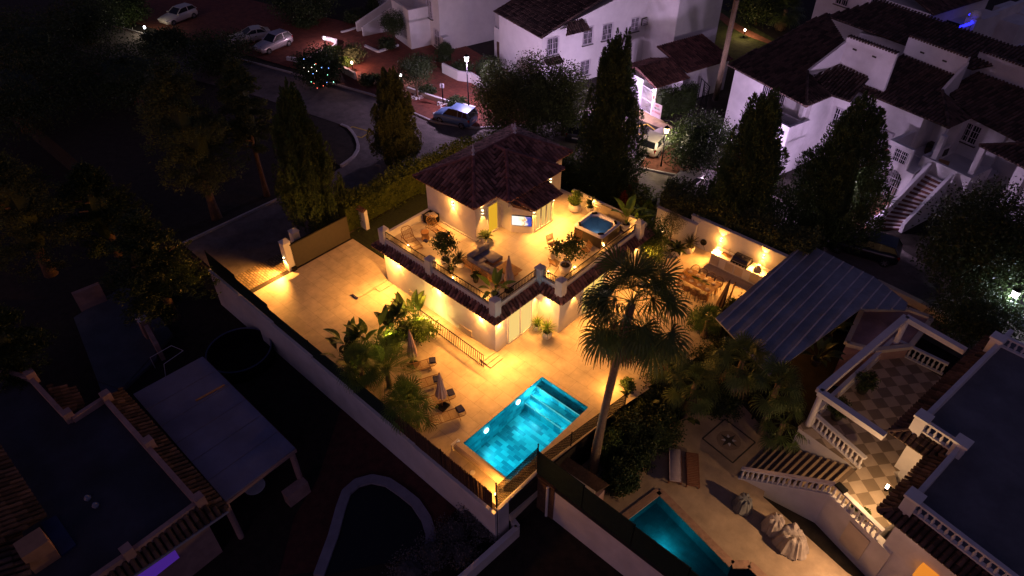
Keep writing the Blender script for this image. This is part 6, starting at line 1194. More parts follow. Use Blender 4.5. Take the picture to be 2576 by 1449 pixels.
mm = Matrix.Rotation(R(90), 4, 'X'); MB(mm).lathe([(.2, 0), (.22, .05), (.2, .14), (.12, .16)], n=18).build('body', BLACKM, ev, True)
cb = MB(); pts = [(.05, -.1, -.2)]+[(-.15+.32*math.cos(a), -.08, -.55+.38*math.sin(a)) for a in np.linspace(1.2, -3.6, 14)]+[(-.55, -.1, -.1)]; cb.tube(pts, .012, 5).build('cable', BLACKM, ev)
dtz = 0
ta, tb_, tc2 = P(k6(640, 870), .76), P(k6(1085, 1100), .76), P(k6(940, 1220), .76); ctr = (ta+tc2)/2
dt = thing('dining_table', 'long teak outdoor dining table laid for dinner', 'table', (ctr.x, ctr.y, 0), math.atan2(tb_.y-ta.y, tb_.x-ta.x)); TLn = (tb_-ta).length; TWd = (tc2-tb_).length
m_ = MB(); nb = 9
for i in range(nb): m_.rc = random.random(); m_.box(-TLn/2, TLn/2, -TWd/2+i*TWd/nb, -TWd/2+(i+.95)*TWd/nb, .72, .76)
m_.build('table_top', WOOD, dt)
for sx in (-1, 1):
    for sy in (-1, 1): MB().box(sx*(TLn/2-.16)-.05, sx*(TLn/2-.16)+.05, sy*(TWd/2-.12)-.05, sy*(TWd/2-.12)+.05, 0, .72).build('leg', WOOD, dt)
mdt = pmat(dt); PLATE = mat('pale_plate', (.55, .42, .3), .4, .1); PL2 = mat('folded_napkin', (.6, .5, .42), .8, .1)
for i in range(4):
    for sy in (-1, 1):
        q = mdt @ Vector((-TLn/2+.35+i*(TLn-.7)/3, sy*(TWd/2-.22), .762)); t = thing('place_setting', 'plate with folded napkin on the laid dining table', 'plate', q, dt.rotation_euler[2]+.2*i, 'place settings on the dining table')
        MB().lathe([(.08, 0), (.14, .015), (.13, .02), (.07, .01)], n=14).build('plate', PLATE, t, True); MB().obox((0, 0, .025), (.16, .13, .02), .4).build('napkin', PL2, t)
q = mdt @ Vector((.1, 0, .765)); t = thing('table_greenery', 'green garland with fruit along the middle of the dining table', 'centrepiece', q, dt.rotation_euler[2]); V, rn = blob_leaves(.8, .12, .1, np.random.default_rng(3), 350, .08, (0, 0, .08), .2, 30); npmesh('garland', V, None, MIDG, t, rn)
t = thing('fruit_tray', 'long wooden tray of yellow fruit on the dining table', 'tray', mdt @ Vector((-.7, 0, .762)), dt.rotation_euler[2]); MB().box(-.4, .4, -.12, .12, 0, .04).build('tray', WOOD, t); m_ = MB()
for k in range(7): m_.lathe([(0, 0), (.045, .03), (.05, .06), (.03, .09), (0, .1)], (-.3+.1*k, random.uniform(-.05, .05), .04), 8)
m_.build('fruit', mat('yellow_fruit', (.6, .32, .04), .5, .3, 4), t, True)
def dchair(label, loc, rz):
    t = thing('dining_chair', label, 'chair', loc, rz, 'woven barrel chairs at the dining table'); MB().lathe([(.26, .42), (.28, .45), (.26, .48)], n=18).build('seat', mat('brown_seat_pad', (.2, .1, .05), .9, .2, 5) if 'brown_seat_pad' not in bpy.data.materials else bpy.data.materials['brown_seat_pad'], t, True)
    for i in range(4): a = math.pi/4+i*math.pi/2; MB().tube([(.22*math.cos(a), .22*math.sin(a), .42), (.27*math.cos(a), .27*math.sin(a), 0)], .018).build('leg', BLACKM, t)
    b = MB(); n = 14; arc = [math.pi*.5+math.pi*i/n for i in range(n+1)]; top = lambda a: .5+.36*max(0, -math.cos(a))**.6
    b.tube([(.31*math.cos(a), .31*math.sin(a), top(a)) for a in arc], .018)
    for a in np.linspace(math.pi*.5, math.pi*1.5, 19): b.tube([(.27*math.cos(a), .27*math.sin(a), .45), (.31*math.cos(a), .31*math.sin(a), top(a))], .008, 4)
    for z in (.56, .66): b.tube([(.3*math.cos(a), .3*math.sin(a), min(z, top(a))) for a in arc], .007, 4)
    b.build('woven_back', BARK, t); return t
for i in range(4):
    q = mdt @ Vector((-TLn/2+.4+i*(TLn-.7)/3, TWd/2+.22, 0)); dchair('woven chair on the kitchen side of the table, %s' % ('nearest the planters', 'second from the planters', 'second from the folded parasol', 'nearest the folded parasol')[i], q, dt.rotation_euler[2]+R(90)+math.pi)
for i in (1, 2, 3):
    q = mdt @ Vector((-TLn/2+.4+i*(TLn-.7)/3, -TWd/2-.25, 0)); dchair('woven chair on the palm side of the table, %s' % ('', 'under the palm leaf tips', 'half under the table', 'at the corner by the folded parasol')[i], q, dt.rotation_euler[2]+R(90))
q = P(k6(1060, 1400)); cp_ = thing('cantilever_parasol', 'folded brown cantilever parasol leaning on its wooden mast', 'parasol', (q.x, q.y, .02)); tl = P(k6(1205, 1050), 2.3)-q; tl.z = 2.3; m2 = P(k6(1280, 1075), 2.4)-q; m2.z = 2.4
MB().tube([(.35, .15, .0), tuple(m2)], .05, 8).build('mast', WOOD, cp_); MB().box(-.15, .75, -.3, .5, 0, .1).build('base', BLACKM, cp_)
m_ = MB(); prf = [(.95, .05), (.8, .09), (.5, .14), (.2, .2), (.05, .19)]; n = 32; vs = []; fs = []
qm = Vector(tl).to_track_quat('Z', 'Y').to_matrix()
for f_, rr in prf:
    for k in range(n): a = 2*math.pi*k/n; w = rr*(1+.3*math.cos(7*a)); vs.append(Vector(tl)*f_+qm @ Vector((math.cos(a)*w, math.sin(a)*w, 0)))
for i in range(len(prf)-1):
    for k in range(n): fs.append((i*n+k, (i+1)*n+k, (i+1)*n+(k+1) % n, i*n+(k+1) % n))
m_.add(vs, fs).build('folded_canopy', mat('brown_canvas', (.2, .12, .07), .9, .15, 4), cp_, True); MB().tube([tuple(Vector(tl)*.9), tuple(Vector(tl)*1.03)], [.06, .02], 8).build('tip', BLACKM, cp_)
# ================================================================== CARPORT AND RIGHT HAND NEIGHBOUR
RP = lambda *q: P(q, 2.45)
cr_ = [RP(2024, 608), RP(2200, 697), RP(2284, 762), RP(2278, 780), RP(2165, 777), RP(1935, 945), RP(1800, 800)]
cpt = thing('carport', 'large dark blue ribbed metal carport roof beside the dining terrace', 'carport', (-6.5, 31, 0)); METR = mat('blue_grey_metal', (.30, .31, .35), .5, .25, .6, metal=.25, stain=.35)
MB().prism([q[:2] for q in cr_], 2.38, 2.45).build('roof_sheet', METR, cpt, world=True); m_ = MB(); dA = (RP(1850, 770)-RP(2024, 608)).normalized(); nA = Vector((-dA.y, dA.x, 0)); poly = [Vector(q[:2]) for q in cr_]
for k in range(-2, 26):
    c = cr_[0]+(cr_[1]-cr_[0]).normalized()*(.12+k*.62); ts = []
    for i in range(len(poly)):
        a, b = poly[i], poly[(i+1) % len(poly)]; d1 = (Vector((*a, 0))-c).dot(nA); d2 = (Vector((*b, 0))-c).dot(nA)
        if d1*d2 < 0: w = a+(b-a)*(d1/(d1-d2)); ts.append((Vector((*w, 0))-c).dot(Vector((*dA[:2], 0))))
    if len(ts) >= 2: m_.bar(c+dA*(min(ts)+.05)+Vector((0, 0, .025)), c+dA*(max(ts)-.05)+Vector((0, 0, .025)), .07, .05)
m_.build('roof_ribs', mat('worn_rib_metal', (.5, .47, .5), .5, .3, 1), cpt, world=True)
for q in (cr_[0]+Vector((.4, -.4, 0)), cr_[1]+Vector((-.3, -.5, 0)), cr_[5]+Vector((-.2, .5, 0)), cr_[6]+Vector((.4, .3, 0))): MB().tube([(q.x, q.y, -1.95), (q.x, q.y, 2.4)], .06, 8).build('post', BLACKM, cpt, world=True)
sh_ = thing('pink_shed', 'pinkish walled yard building next to the metal carport', 'building', P((2210, 820), 1)); sp = [P((x, y), 1.4) for x, y in ((2170, 777), (2285, 777), (2345, 800), (2290, 870), (2200, 880), (2130, 862))]; PINKW = mat('pink_render', (.42, .26, .24), .9, .2, 1, .3, 25, stain=.3)
MB().prism([q[:2] for q in sp], -1.95, 1.3).build('wall', PINKW, sh_, world=True); m_ = MB()
for a, b in zip(sp, sp[1:]+sp[:1]): m_.bar((a.x, a.y, 1.34), (b.x, b.y, 1.34), .26, .22)
m_.build('coping', CREAM, sh_, world=True)
yd = thing('yard_wall', 'pale low wall between the road and the pink shed', 'wall', P((2270, 740), .5)); m_ = MB()
for a, b in (((2207, 705), (2300, 750)), ((2300, 750), (2395, 800))): A, B = P(a, .5), P(b, .5); m_.bar((A.x, A.y, .25), (B.x, B.y, .25), .35, .5)
m_.build('wall', CREAM, yd, world=True)
# stone deck with its own pool
DZ = -1.5
dpx = [z3(390, 85), z3(700, 435), z3(640, 520), z3(640, 880), z3(1260, 1420), z3(1500, 1700), z3(900, 2000)]
dk = [P(q, DZ) for q in dpx]; A0 = P((1658, 1236), DZ); A1 = P((1553, 1316), DZ); dirp = (P(z3(385, 1335), DZ)-A0).normalized()
deck = [(-11.6, 15.6), (-11.6, 17.2)]+[P(q, DZ)[:2] for q in ((1520, 1262),)]+[q[:2] for q in dk[:6]]+[(3, 15.6)]
pl2 = [Vector((*q, DZ)) for q in NPOOL]; A0, A1 = pl2[:2]
SAND = mat('sandstone_deck', (.40, .29, .19), .85, .2, 1.5, .4, 60, stain=.25)
struct('stone_deck', holed([(-11.6, 15.4), (4, 15.4), (4, 21.2), (.6, 21.2), (-3.9, 22.2), (-4.9, 25.6), (-8.1, 27.0), (-9.4, 23.5), (-11.4, 19.2)], [[q[:2] for q in pl2]], DZ, -2.6), SAND)
p2 = thing('neighbour_pool', 'dark teal pool with terracotta coping in the lower garden', 'pool', (A0.x, A0.y, DZ)); m_ = MB(); POOL2 = brickmat('dark_teal_tile', (.03, .25, .30), (.02, .18, .23), (.03, .2, .25), .3, .3, .01, .4, offset=0, bump=0, var=.3)
n = len(pl2)
for i in range(n):
    a, b = pl2[i], pl2[(i+1) % n]; m_.add([a, b, b+Vector((0, 0, -1.0)), a+Vector((0, 0, -1.0))], [(0, 1, 2, 3)])
m_.add([q+Vector((0, 0, -1.0)) for q in pl2], [tuple(range(n))]); m_.build('basin', POOL2, p2, world=True)
MB().add([q+Vector((0, 0, -.1)) for q in pl2], [tuple(range(n))]).build('water', watermat('neighbour_water', (.35, .72, .78), .03, .5, 2.5), p2, world=True); m_ = MB()
for i in range(n): a, b = pl2[i], pl2[(i+1) % n]; m_.bar(a+Vector((0, 0, .03)), b+Vector((0, 0, .03)), .38, .07)
m_.build('coping', mat('terracotta_coping', (.32, .19, .13), .85, .25, 4, .3, 40), p2, world=True)
light('POINT', 'pool_fill_light', (-6.2, 17.2, -2.0), 34, (.1, .7, .75), p2, size=.2)  # added underwater fill light without a fixture, brightens the teal basin
# compass mosaic
cc = [P(z3(*q), DZ) for q in ((320, 265), (548, 440), (378, 595), (150, 412))]; ctr = sum(cc, Vector())/4; ctr.z = DZ
cm = thing('compass_mosaic', 'square stone compass rose mosaic inlaid in the deck', 'mosaic', ctr); m_ = MB()
for i in range(4): a, b = cc[i]-ctr, cc[(i+1) % 4]-ctr; m_.bar(a+Vector((0, 0, .004)), b+Vector((0, 0, .004)), .07, .012)
m_.build('border', DARKG, cm); f0 = AN(cc[1]-cc[0])
for nm, mt, off, rr in (('dark_points', DARKG, 0, .55), ('pale_points', WHITE2, R(45), .4)):
    m_ = MB()
    for k in range(4):
        a = f0+off+k*math.pi/2; tip = Vector((math.cos(a)*rr, math.sin(a)*rr, .009 if off else .012)); s1 = Vector((math.cos(a+.785)*.16, math.sin(a+.785)*.16, tip.z)); s2 = Vector((math.cos(a-.785)*.16, math.sin(a-.785)*.16, tip.z)); m_.add([Vector((0, 0, tip.z)), s2, tip, s1], [(0, 1, 2, 3)])
    m_.build(nm, mt, cm)
MB().lathe([(.62, -.02), (.62, .005)], n=28).build('ring', mat('mosaic_ring', (.26, .18, .12), .8, .5, 30), cm)
# stairs up to the checkered landing
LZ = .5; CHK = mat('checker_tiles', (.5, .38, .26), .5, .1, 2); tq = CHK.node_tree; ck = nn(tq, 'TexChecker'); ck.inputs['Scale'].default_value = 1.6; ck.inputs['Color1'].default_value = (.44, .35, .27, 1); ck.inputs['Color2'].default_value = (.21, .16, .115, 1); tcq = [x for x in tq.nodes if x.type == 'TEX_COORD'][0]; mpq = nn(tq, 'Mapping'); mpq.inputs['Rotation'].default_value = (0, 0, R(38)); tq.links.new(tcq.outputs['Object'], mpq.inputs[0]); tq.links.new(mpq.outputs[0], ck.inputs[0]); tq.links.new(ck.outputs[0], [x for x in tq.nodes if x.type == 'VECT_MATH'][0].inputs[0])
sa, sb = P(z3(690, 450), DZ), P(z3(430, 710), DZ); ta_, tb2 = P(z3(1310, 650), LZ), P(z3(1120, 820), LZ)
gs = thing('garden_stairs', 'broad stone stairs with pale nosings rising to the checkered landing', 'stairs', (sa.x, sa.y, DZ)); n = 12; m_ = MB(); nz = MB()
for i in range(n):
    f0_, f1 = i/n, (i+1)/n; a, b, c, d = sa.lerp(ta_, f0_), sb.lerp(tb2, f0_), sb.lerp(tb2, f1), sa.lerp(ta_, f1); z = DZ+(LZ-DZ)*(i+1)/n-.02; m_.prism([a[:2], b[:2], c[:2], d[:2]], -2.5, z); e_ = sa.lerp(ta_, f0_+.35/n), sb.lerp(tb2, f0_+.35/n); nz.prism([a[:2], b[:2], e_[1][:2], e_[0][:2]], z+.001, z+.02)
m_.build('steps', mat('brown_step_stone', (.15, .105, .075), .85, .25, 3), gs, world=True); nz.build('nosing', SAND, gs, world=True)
def balustrade(root, a, b, za, zb, h=.75, step=.24, m=WHITE2, name='balustrade'):
    a, b = Vector((a[0], a[1], za)), Vector((b[0], b[1], zb)); L = (b-a).length; n = max(2, int(L/step)); r_ = MB(); Zv = Vector((0, 0, 1))
    r_.bar(a+Zv*h, b+Zv*h, .2, .1); r_.bar(a+Zv*.05, b+Zv*.05, .18, .08); o = r_.build(name, m, root, world=True)
    for i in range(n): q = a.lerp(b, (i+.5)/n); s = (h-.14)/.6; MB().lathe([(.05, .09), (.05, .13), (.035, .17), (.075, .28*s+.02), (.07, .34*s), (.03, .5*s), (.05, .56*s), (.05, .6*s+.08)], q, 8).build('baluster', m, o, True, True)
    return o
nb_ = thing('neighbour_house', 'white flat roofed neighbour house with balustrades and dark tile eaves', 'house', (2, 24, 0))
la = [P(z3(*q), LZ) for q in ((1310, 650), (1120, 820), (1480, 1105), (1700, 1000), (1560, 560))]; MB().prism([(q.x, q.y) for q in la]+[(.4, 27), (-.9, 26.5)], LZ-.06, LZ-.004).prism([(-4.25, 25.5), (-.9, 25.05), (.6, 26.5), (.9, 33.6), (-3.0, 34.2)], LZ-.06, LZ).build('terrace_floor', CHK, nb_, world=True)
MB().prism([(q.x, q.y) for q in la]+[(.4, 27), (-.9, 26.5)], -2.5, LZ-.065).prism([(-4.2, 25.53), (-.9, 25.08), (.6, 26.5), (.9, 33.6), (-3.0, 34.15)], -2.5, LZ-.062).build('terrace_base', WHITE2, nb_, world=True)
ts1 = thing('stair_balustrade', 'white balustrade descending beside the garden stairs', 'balustrade', (sb.x, sb.y, DZ), 0, 'white stone balustrades'); q0, q1, q2 = P(z3(500, 690), DZ), P(z3(1080, 900), LZ), P(z3(1440, 1190), LZ)
balustrade(ts1, sb+(sb-sa).normalized()*.15, tb2+(sb-sa).normalized()*.12, DZ+.15, LZ, .8)
ts2 = thing('landing_balustrade', 'white balustrade along the landing lit by the house lamp', 'balustrade', (tb2.x, tb2.y, LZ), 0, 'white stone balustrades'); e2 = P(z3(1465, 1185), LZ); st2 = tb2+(sb-sa).normalized()*.12; balustrade(ts2, st2, e2, LZ, LZ, .8)
MB().prism([st2[:2], e2[:2], (e2+(e2-st2).normalized()*.7)[:2], (e2+(e2-st2).normalized()*.7+Vector((.12, .4, 0)))[:2], (st2+Vector((.05, .2, 0)))[:2]], -2.5, LZ-.01).prism([sb[:2], st2[:2], (st2+Vector((0, .15, 0)))[:2], (sb+Vector((0, .15, 0)))[:2]], -2.5, [DZ-.0, LZ-.02, LZ-.02, DZ]).build('retaining_wall', WHITE2, nb_, world=True)
tag(MB().obox((st2+(e2-st2)*.12)+Vector((0, 0, .92)), (.5, .3, .1), AN(e2-st2)).build('dark_cloth', BLACKM), 'dark cloth hanging over the landing balustrade', 'cloth')
ts3 = thing('terrace_balustrade', 'white balustrade of the pergola terrace above the stairs', 'balustrade', (-4.2, 25.6, LZ), 0, 'white stone balustrades'); balustrade(ts3, P(z3(960, 300), LZ+.0), P(z3(1340, 640), LZ), LZ, LZ, .8)
ts4 = thing('terrace_balustrade', 'shaded balustrade at the far side of the pergola terrace', 'balustrade', (-3, 33.5, LZ), 0, 'white stone balustrades'); balustrade(ts4, P(z6(1570, 1190), LZ), P(z6(1960, 1380), LZ), LZ, LZ, .8)
ts5 = thing('terrace_balustrade', 'white balustrade on the carport side of the pergola terrace', 'balustrade', (-3.8, 29.5, LZ), 0, 'white stone balustrades'); balustrade(ts5, P(z3(960, 290), LZ), P(z6(1560, 1180), LZ), LZ, LZ, .8)
pg_ = thing('pergola', 'white concrete pergola frame over the checkered terrace', 'pergola', (-4, 26, LZ)); PZ = 3.1; c = [P(q, PZ) for q in (z3(1035, 45), z3(1530, 385), z6(2140, 1190), z6(1690, 935))]; m_ = MB()
for a, b in ((0, 1), (2, 3), (3, 0)): m_.bar(c[a]+Vector((0, 0, -.12)), c[b]+Vector((0, 0, -.12)), .34, .28)
m_.build('beam', WHITE2, pg_, world=True)
for q in (c[0]+Vector((.12, .12, 0)), c[3]+Vector((.12, -.15, 0))): MB().lathe([(.17, 0), (.15, .2), (.14, 2.35)], (q.x, q.y, LZ), 16).build('column', WHITE2, pg_, True, True)
for i, (a, b, k) in enumerate(((1345, 60, 'bush'), (1150, 260, 'bush'), (1000, -150, 'banana'), (1080, -330, 'banana'))):
    q = P(z3(a, b), LZ); potted(('plant in a dark pot on the checkered terrace near the far rail', 'leafy bush in a dark pot beside the terrace balustrade', 'dark leafy plant by the carport side balustrade', 'dark plant in the far corner of the checkered terrace')[i], (q.x, q.y, LZ), .28, .45, k, 300+i, DKG, s=1.2, potm=POTB, group='dark pots on the checkered terrace')
RZ_ = 3.35; k0, k1_, k2_, k3_ = [P(z3(*q), RZ_+.3) for q in ((1790, 300), (2080, 490), (1720, 900), (2576, 1560))]
dn = (k0-P(z3(2080, 10), RZ_+.3)); dn.z = 0; dn.normalize(); far = k0-dn*9
body = [far, k0, k1_, k2_, k3_]; roofp = [(far.x, far.y), (k0.x, k0.y), (k1_.x, k1_.y), (k2_.x, k2_.y), (k3_.x, k3_.y), (k3_.x+9, k3_.y+1), (far.x+14, far.y)]
MB().prism(roofp, -2.5, RZ_-.02).build('wall', WHITE2, nb_, world=True); MB().prism(roofp, RZ_-.02, RZ_).build('flat_roof', mat('grey_flat_roof', (.15, .15, .165), .9, .2, .5, stain=.35), nb_, world=True)
m_ = MB()
for a, b in ((far, k0), (k1_, k2_)): m_.bar(Vector((a.x, a.y, RZ_+.3)), Vector((b.x, b.y, RZ_+.3)), .2, .6)
m_.build('parapet', WHITE2, nb_, world=True); balustrade(nb_, k0, k1_, RZ_, RZ_, .62, .27); balustrade(nb_, k2_, k3_, RZ_, RZ_, .62, .27); balustrade(nb_, P(z6(2370, 1150), RZ_), P(z6(2620, 1270), RZ_), RZ_, RZ_, .62, .27)
for q in (k0, k1_, k2_, P(z6(2380, 1110), RZ_+.7)): p_ = MB().obox((q.x, q.y, RZ_+.1), (.5, .5, 1.3), math.atan2(dn.y, dn.x)).build('pillar', WHITE2, nb_, world=True); MB().obox((q.x, q.y, RZ_+.8), (.62, .62, .12), math.atan2(dn.y, dn.x)).build('pillar_cap', WHITE, p_, world=True)
m_ = MB(); outp = []
nn_ = lambda a, b: (Vector((-(b-a).y, (b-a).x, 0)).normalized())*-.75
segs = [(far, k0), (k0, k1_), (k1_, k2_), (k2_, k3_)]; offs = []
for a, b in segs: offs.append(nn_(a, b))
def isect(a, d1, b, d2):
    cr = d1.x*d2.y-d1.y*d2.x; t = ((b.x-a.x)*d2.y-(b.y-a.y)*d2.x)/cr; return a+d1*t
pts_o = [far+offs[0]]
for i in range(3): pts_o.append(isect(segs[i][0]+offs[i], segs[i][1]-segs[i][0], segs[i+1][0]+offs[i+1], segs[i+1][1]-segs[i+1][0]))
pts_o.append(k3_+offs[3]); ins = [far, k0, k1_, k2_, k3_]
for i in range(4): a, b = pts_o[i], pts_o[i+1]; tiles(m_, [Vector((a.x, a.y, RZ_-.45)), Vector((b.x, b.y, RZ_-.45)), Vector((ins[i+1].x, ins[i+1].y, RZ_-.1)), Vector((ins[i].x, ins[i].y, RZ_-.1))], .24, .35, .1)
m_.build('eave_tiles', TILE2, nb_, world=True)
for i in (1, 3): m_ = MB(); ridge(m_, Vector((*ins[i][:2], RZ_-.05)), Vector((*pts_o[i][:2], RZ_-.4)), .1); m_.build('hip_tiles', TILE2, nb_, world=True)
q = P(z3(1545, 800), LZ); t = thing('shoes', 'pair of dark shoes by the house wall on the landing', 'shoes', (q.x, q.y, LZ)); MB().obox((-.08, 0, .06), (.12, .3, .12), .3).build('shoe', BLACKM, t); MB().obox((.1, .04, .06), (.12, .3, .12), .4).build('shoe', BLACKM, t)
for i, (a, b) in enumerate(((1295, 950), (1365, 995))): q = P(z3(a, b), LZ+.1); potted(('white shell planter with succulent on the landing, nearer the stairs', 'white shell planter with succulent on the landing, nearer the house wall')[i], (q.x, q.y, LZ), .2, .25, 'bush', 310+i, MIDG, bowl=True, s=.4, group='shell planters on the landing')
lq = P(z3(1420, 960), LZ); lamp_at = Vector((lq.x+.05, lq.y, 2.45)); MB().obox(lamp_at, (.12, .12, .16)).build('wall_lamp', LPK, nb_, world=True); light('POINT', 'landing_light', lamp_at+Vector((-.15, -.0, -.16)), 270, (1, .58, .25), nb_, size=.05)
_w = (k3_-k2_).normalized(); _n = Vector((-_w.y, _w.x, 0)).normalized()*-1; lq = k2_.lerp(k3_, .16)+_n*.12; lq.z = 2.45; MB().obox(lq, (.14, .14, .2)).build('wall_lamp', LPK, nb_, world=True); light('SPOT', 'yard_light', lq+_n*.8+Vector((0, 0, .0)), 1750, (1, .58, .30), nb_, tuple(_n*1.2+Vector((-.5, 0, -.75))), 140, .6, .06)
dd = (e2-st2).normalized(); m_ = MB(); c0_ = st2.lerp(e2, .5)
MB().bar((c0_.x, c0_.y-.03, -.62), ((c0_+dd*1.1).x, (c0_+dd*1.1).y-.03, -.62), .06, 1.6).build('store_door', CREAM, nb_, world=True)
q = P(z3(1880, 1420), 1.2); MB().obox((q.x-.1, q.y-.1, 1.0), (.7, .5, .6), AN(k3_-k2_)).build('lit_window', emis('amber_window', (1, .30, .03), .8), nb_, world=True)
# sunbeds and covered things on the deck
def sunbed(label, q, rz, m, cushion=False):
    t = thing('sunbed', label, 'lounger', q, rz, 'wooden sunbeds on the stone deck'); f = MB()
    for s in (-1, 1): f.bar((-1, s*.3, .3), (1, s*.3, .3), .05, .07)
    f.build('frame', m, t)
    for x in (-.85, .85):
        for s in (-1, 1): MB().bar((x, s*.3, 0), (x, s*.3, .28), .05).build('leg', m, t)
    sl = MB()
    for k in range(20): sl.rc = random.random(); sl.box(-.98+k*.1, -.91+k*.1, -.29, .29, .335, .36)
    sl.build('slats', m, t)
    if cushion: c = MB(); cush(c, -.98, 1, -.29, .29, .36, .45); c.build('cushion', mat('lilac_cushion', (.3, .24, .26), .9, .15, 4), t, True)
REDW = mat('red_stained_wood', (.16, .06, .03), .7, .3, 6)
qa, qb = P((1740, 1180), DZ+.3), P((1702, 1175), DZ+.3); dr = P((1752, 1232), DZ)-P((1748, 1135), DZ); rz = math.atan2(dr.y, dr.x)
sunbed('reddish slatted sunbed without a cushion on the stone deck', (qa.x+.05, qa.y, DZ), rz, REDW); sunbed('wooden sunbed with a pale cushion on the stone deck', (qb.x-.1, qb.y, DZ), rz, REDW, True)
def covered(label, q, rx, ry, h, seed, peaks, m, rz=0):
    rg = np.random.default_rng(seed); t = thing('covered_furniture', label, 'covered furniture', q, rz, 'grey covers over garden furniture'); N = 40; Mr = 12; vs = []; fs = []
    for i in range(Mr+1):
        f = i/Mr
        for k in range(N):
            a = 2*math.pi*k/N; rr = f**.8; x, y = math.cos(a)*rx*rr, math.sin(a)*ry*rr; z = h*.72*(1-max(0, f-.55)/.45*.92) if f > .55 else h*.72
            for px_, py_, ph in peaks: z += ph*h*max(0, 1-math.hypot(x-px_, y-py_)/.45)
            wr = 1+.07*math.sin(a*9+seed)*max(0, f-.3)+.05*math.sin(a*17); z += .05*math.sin(a*7+f*4+seed)*(f > .2); vs.append((x*wr, y*wr, max(.02, z)))
    for i in range(Mr):
        for k in range(N): fs.append((i*N+k, i*N+(k+1) % N, (i+1)*N+(k+1) % N, (i+1)*N+k))
    MB().add(vs, fs).build('cover', m, t); return t
COV = mat('grey_tarpaulin', (.30, .25, .22), .75, .25, 2, .6, 8); COV2 = mat('dark_tarpaulin', (.15, .15, .145), .7, .3, 2, .6, 8)
q = P(z3(460, 900), DZ+.4); covered('dark grey covered round grill on the stone deck', (q.x, q.y, DZ), .5, .45, 1.0, 1, [(-.1, .2, .2)], COV2)
q = P(z3(830, 1170), DZ+.45); covered('large pale grey cover over a table and chairs on the deck', (q.x, q.y, DZ), .85, .75, 1.0, 2, [(-.3, .3, .35), (.35, -.1, .25), (.1, -.4, .15)], COV, -.3)
q = P(z3(690, 1060), DZ+.45); covered('grey cover with raised peaks next to the larger covered table', (q.x, q.y, DZ), .55, .45, 1.0, 3, [(-.15, .1, .35), (.25, .2, .3)], COV)
# ================================================================== LOWER RIGHT WALL AND LEFT NEIGHBOUR
lwz = -2.5
lr = thing('lower_wall', 'white wall topped by a dark green screen running to the bottom of the view', 'wall', (-7, 15, 0)); MB().box(-11.9, 4, 14.9, 15.12, -2.55, -.15).build('wall', WHITE2, lr, world=True); MB().box(-12.35, -12.15, 12.3, 15.12, -2.55, .05).build('wall', WHITE2, lr, world=True); MB().box(-12.15, -11.0, 14.86, 15.08, -2.55, .02).build('brown_panel', BARK, lr, world=True); MB().box(-11.95, 4, 14.86, 15.16, -.15, -.08).build('coping', DARKG, lr, world=True)
MB().tube([(-11.35, 14.8, -2.5), (-11.35, 14.8, -.1)], .07, 8).build('downpipe', WHITE, lr, world=True); MB().box(-12.15, -12.0, 13.0, 15.0, -1.6, -1.1).build('wall_recess', CREAM, lr, world=True)
gs_ = thing('green_screen', 'dark green mesh screen along the lower wall', 'fence', (-7, 15, 0))
for i in range(6): a = -12.2+i*2.7; MB().box(a+.03, a+2.67, 14.98, 15.02, -.07, 1.75-(.12*i)).build('screen_panel', GNET, gs_, world=True); MB().tube([(a, 15.02, -.1), (a, 15.02, 1.85-.12*i)], .03, 6).build('post', BLACKM, gs_, world=True)
l2 = thing('low_white_wall', 'low white wall with a corner below the silver shrubs', 'wall', (-11.8, 13, lwz)); m_ = MB(); w_ = [P(q, lwz+.5) for q in (z2(1265, 1000), z2(1330, 1090), z2(930, 1449), z2(700, 1640))]
for a, b in zip(w_, w_[1:]): m_.bar((a.x, a.y, lwz+.2), (b.x, b.y, lwz+.2), .26, 1.0)
m_.build('wall', WHITE2, l2, world=True)
gp_ = thing('shed_roof', 'small dark shed roof edge with a pale gutter beyond the green screen', 'roof', P((1460, 1200), -1)); A, B = P((1395, 1170), -.6), P((1497, 1240), -.6); m_ = MB(); m_.solid([A, B, B+Vector((.3, .7, .2)), A+Vector((.3, .7, .2))], .06); m_.build('roof_sheet', BARK, gp_, world=True); MB().bar(A, B, .12, .1).build('gutter', CREAM, gp_, world=True); MB().box(B.x-.5, B.x+.2, B.y, B.y+.5, -1.95, -.72).build('wall', PINKW, gp_, world=True)
LPOOLX = [z2(*q) for q in ((-170, 1449), (-60, 1150), (0, 930), (40, 820), (120, 750), (230, 720), (350, 745), (460, 820), (560, 900), (640, 1020), (675, 1130), (675, 1200), (640, 1290))]
op = [P(q, -2.5) for q in LPOOLX]; m_ = MB()
for a, b in zip(op, op[1:]): m_.bar((a.x, a.y, -2.47), (b.x, b.y, -2.47), .5, .16)
for a in op[1:-1]: m_.lathe([(.25, -2.56), (.25, -2.391), (.22, -2.388)], (a.x, a.y, 0), 14)
struct('curved_pool_edge', m_, mat('bluish_pool_edge', (.24, .23, .29), .85, .15, 2, .3, 30, stain=.2))
struct('dark_pool_water', MB().prism([q[:2] for q in op], -2.555, -2.53), mat('dark_covered_water', (.006, .006, .008), .4, .2, 2))
struct('red_garden_soil', MB().prism([P(q, -2.5)[:2] for q in ((858, 1025), (1150, 1275), (1060, 1400), (700, 1449), (740, 1300), (800, 1200))], -2.6, -2.535), mat('dark_red_soil', (.07, .022, .016), .95, .4, 2, .6, 30))
LN = thing('left_house', 'dark flat roofed house with pinkish parapets and tiled eaves', 'house', (-28, 0, 0)); PKP = mat('dusky_pink_parapet', (.34, .22, .21), .9, .2, 1.5, .3, 25, stain=.25)
lz = 1.3; lp = [P(z1(*q), lz) for q in ((-300, -160), (245, -20), (480, 235), (560, 285), (800, 130), (1500, 920), (1000, 1290), (700, 1500), (-300, 1800))]
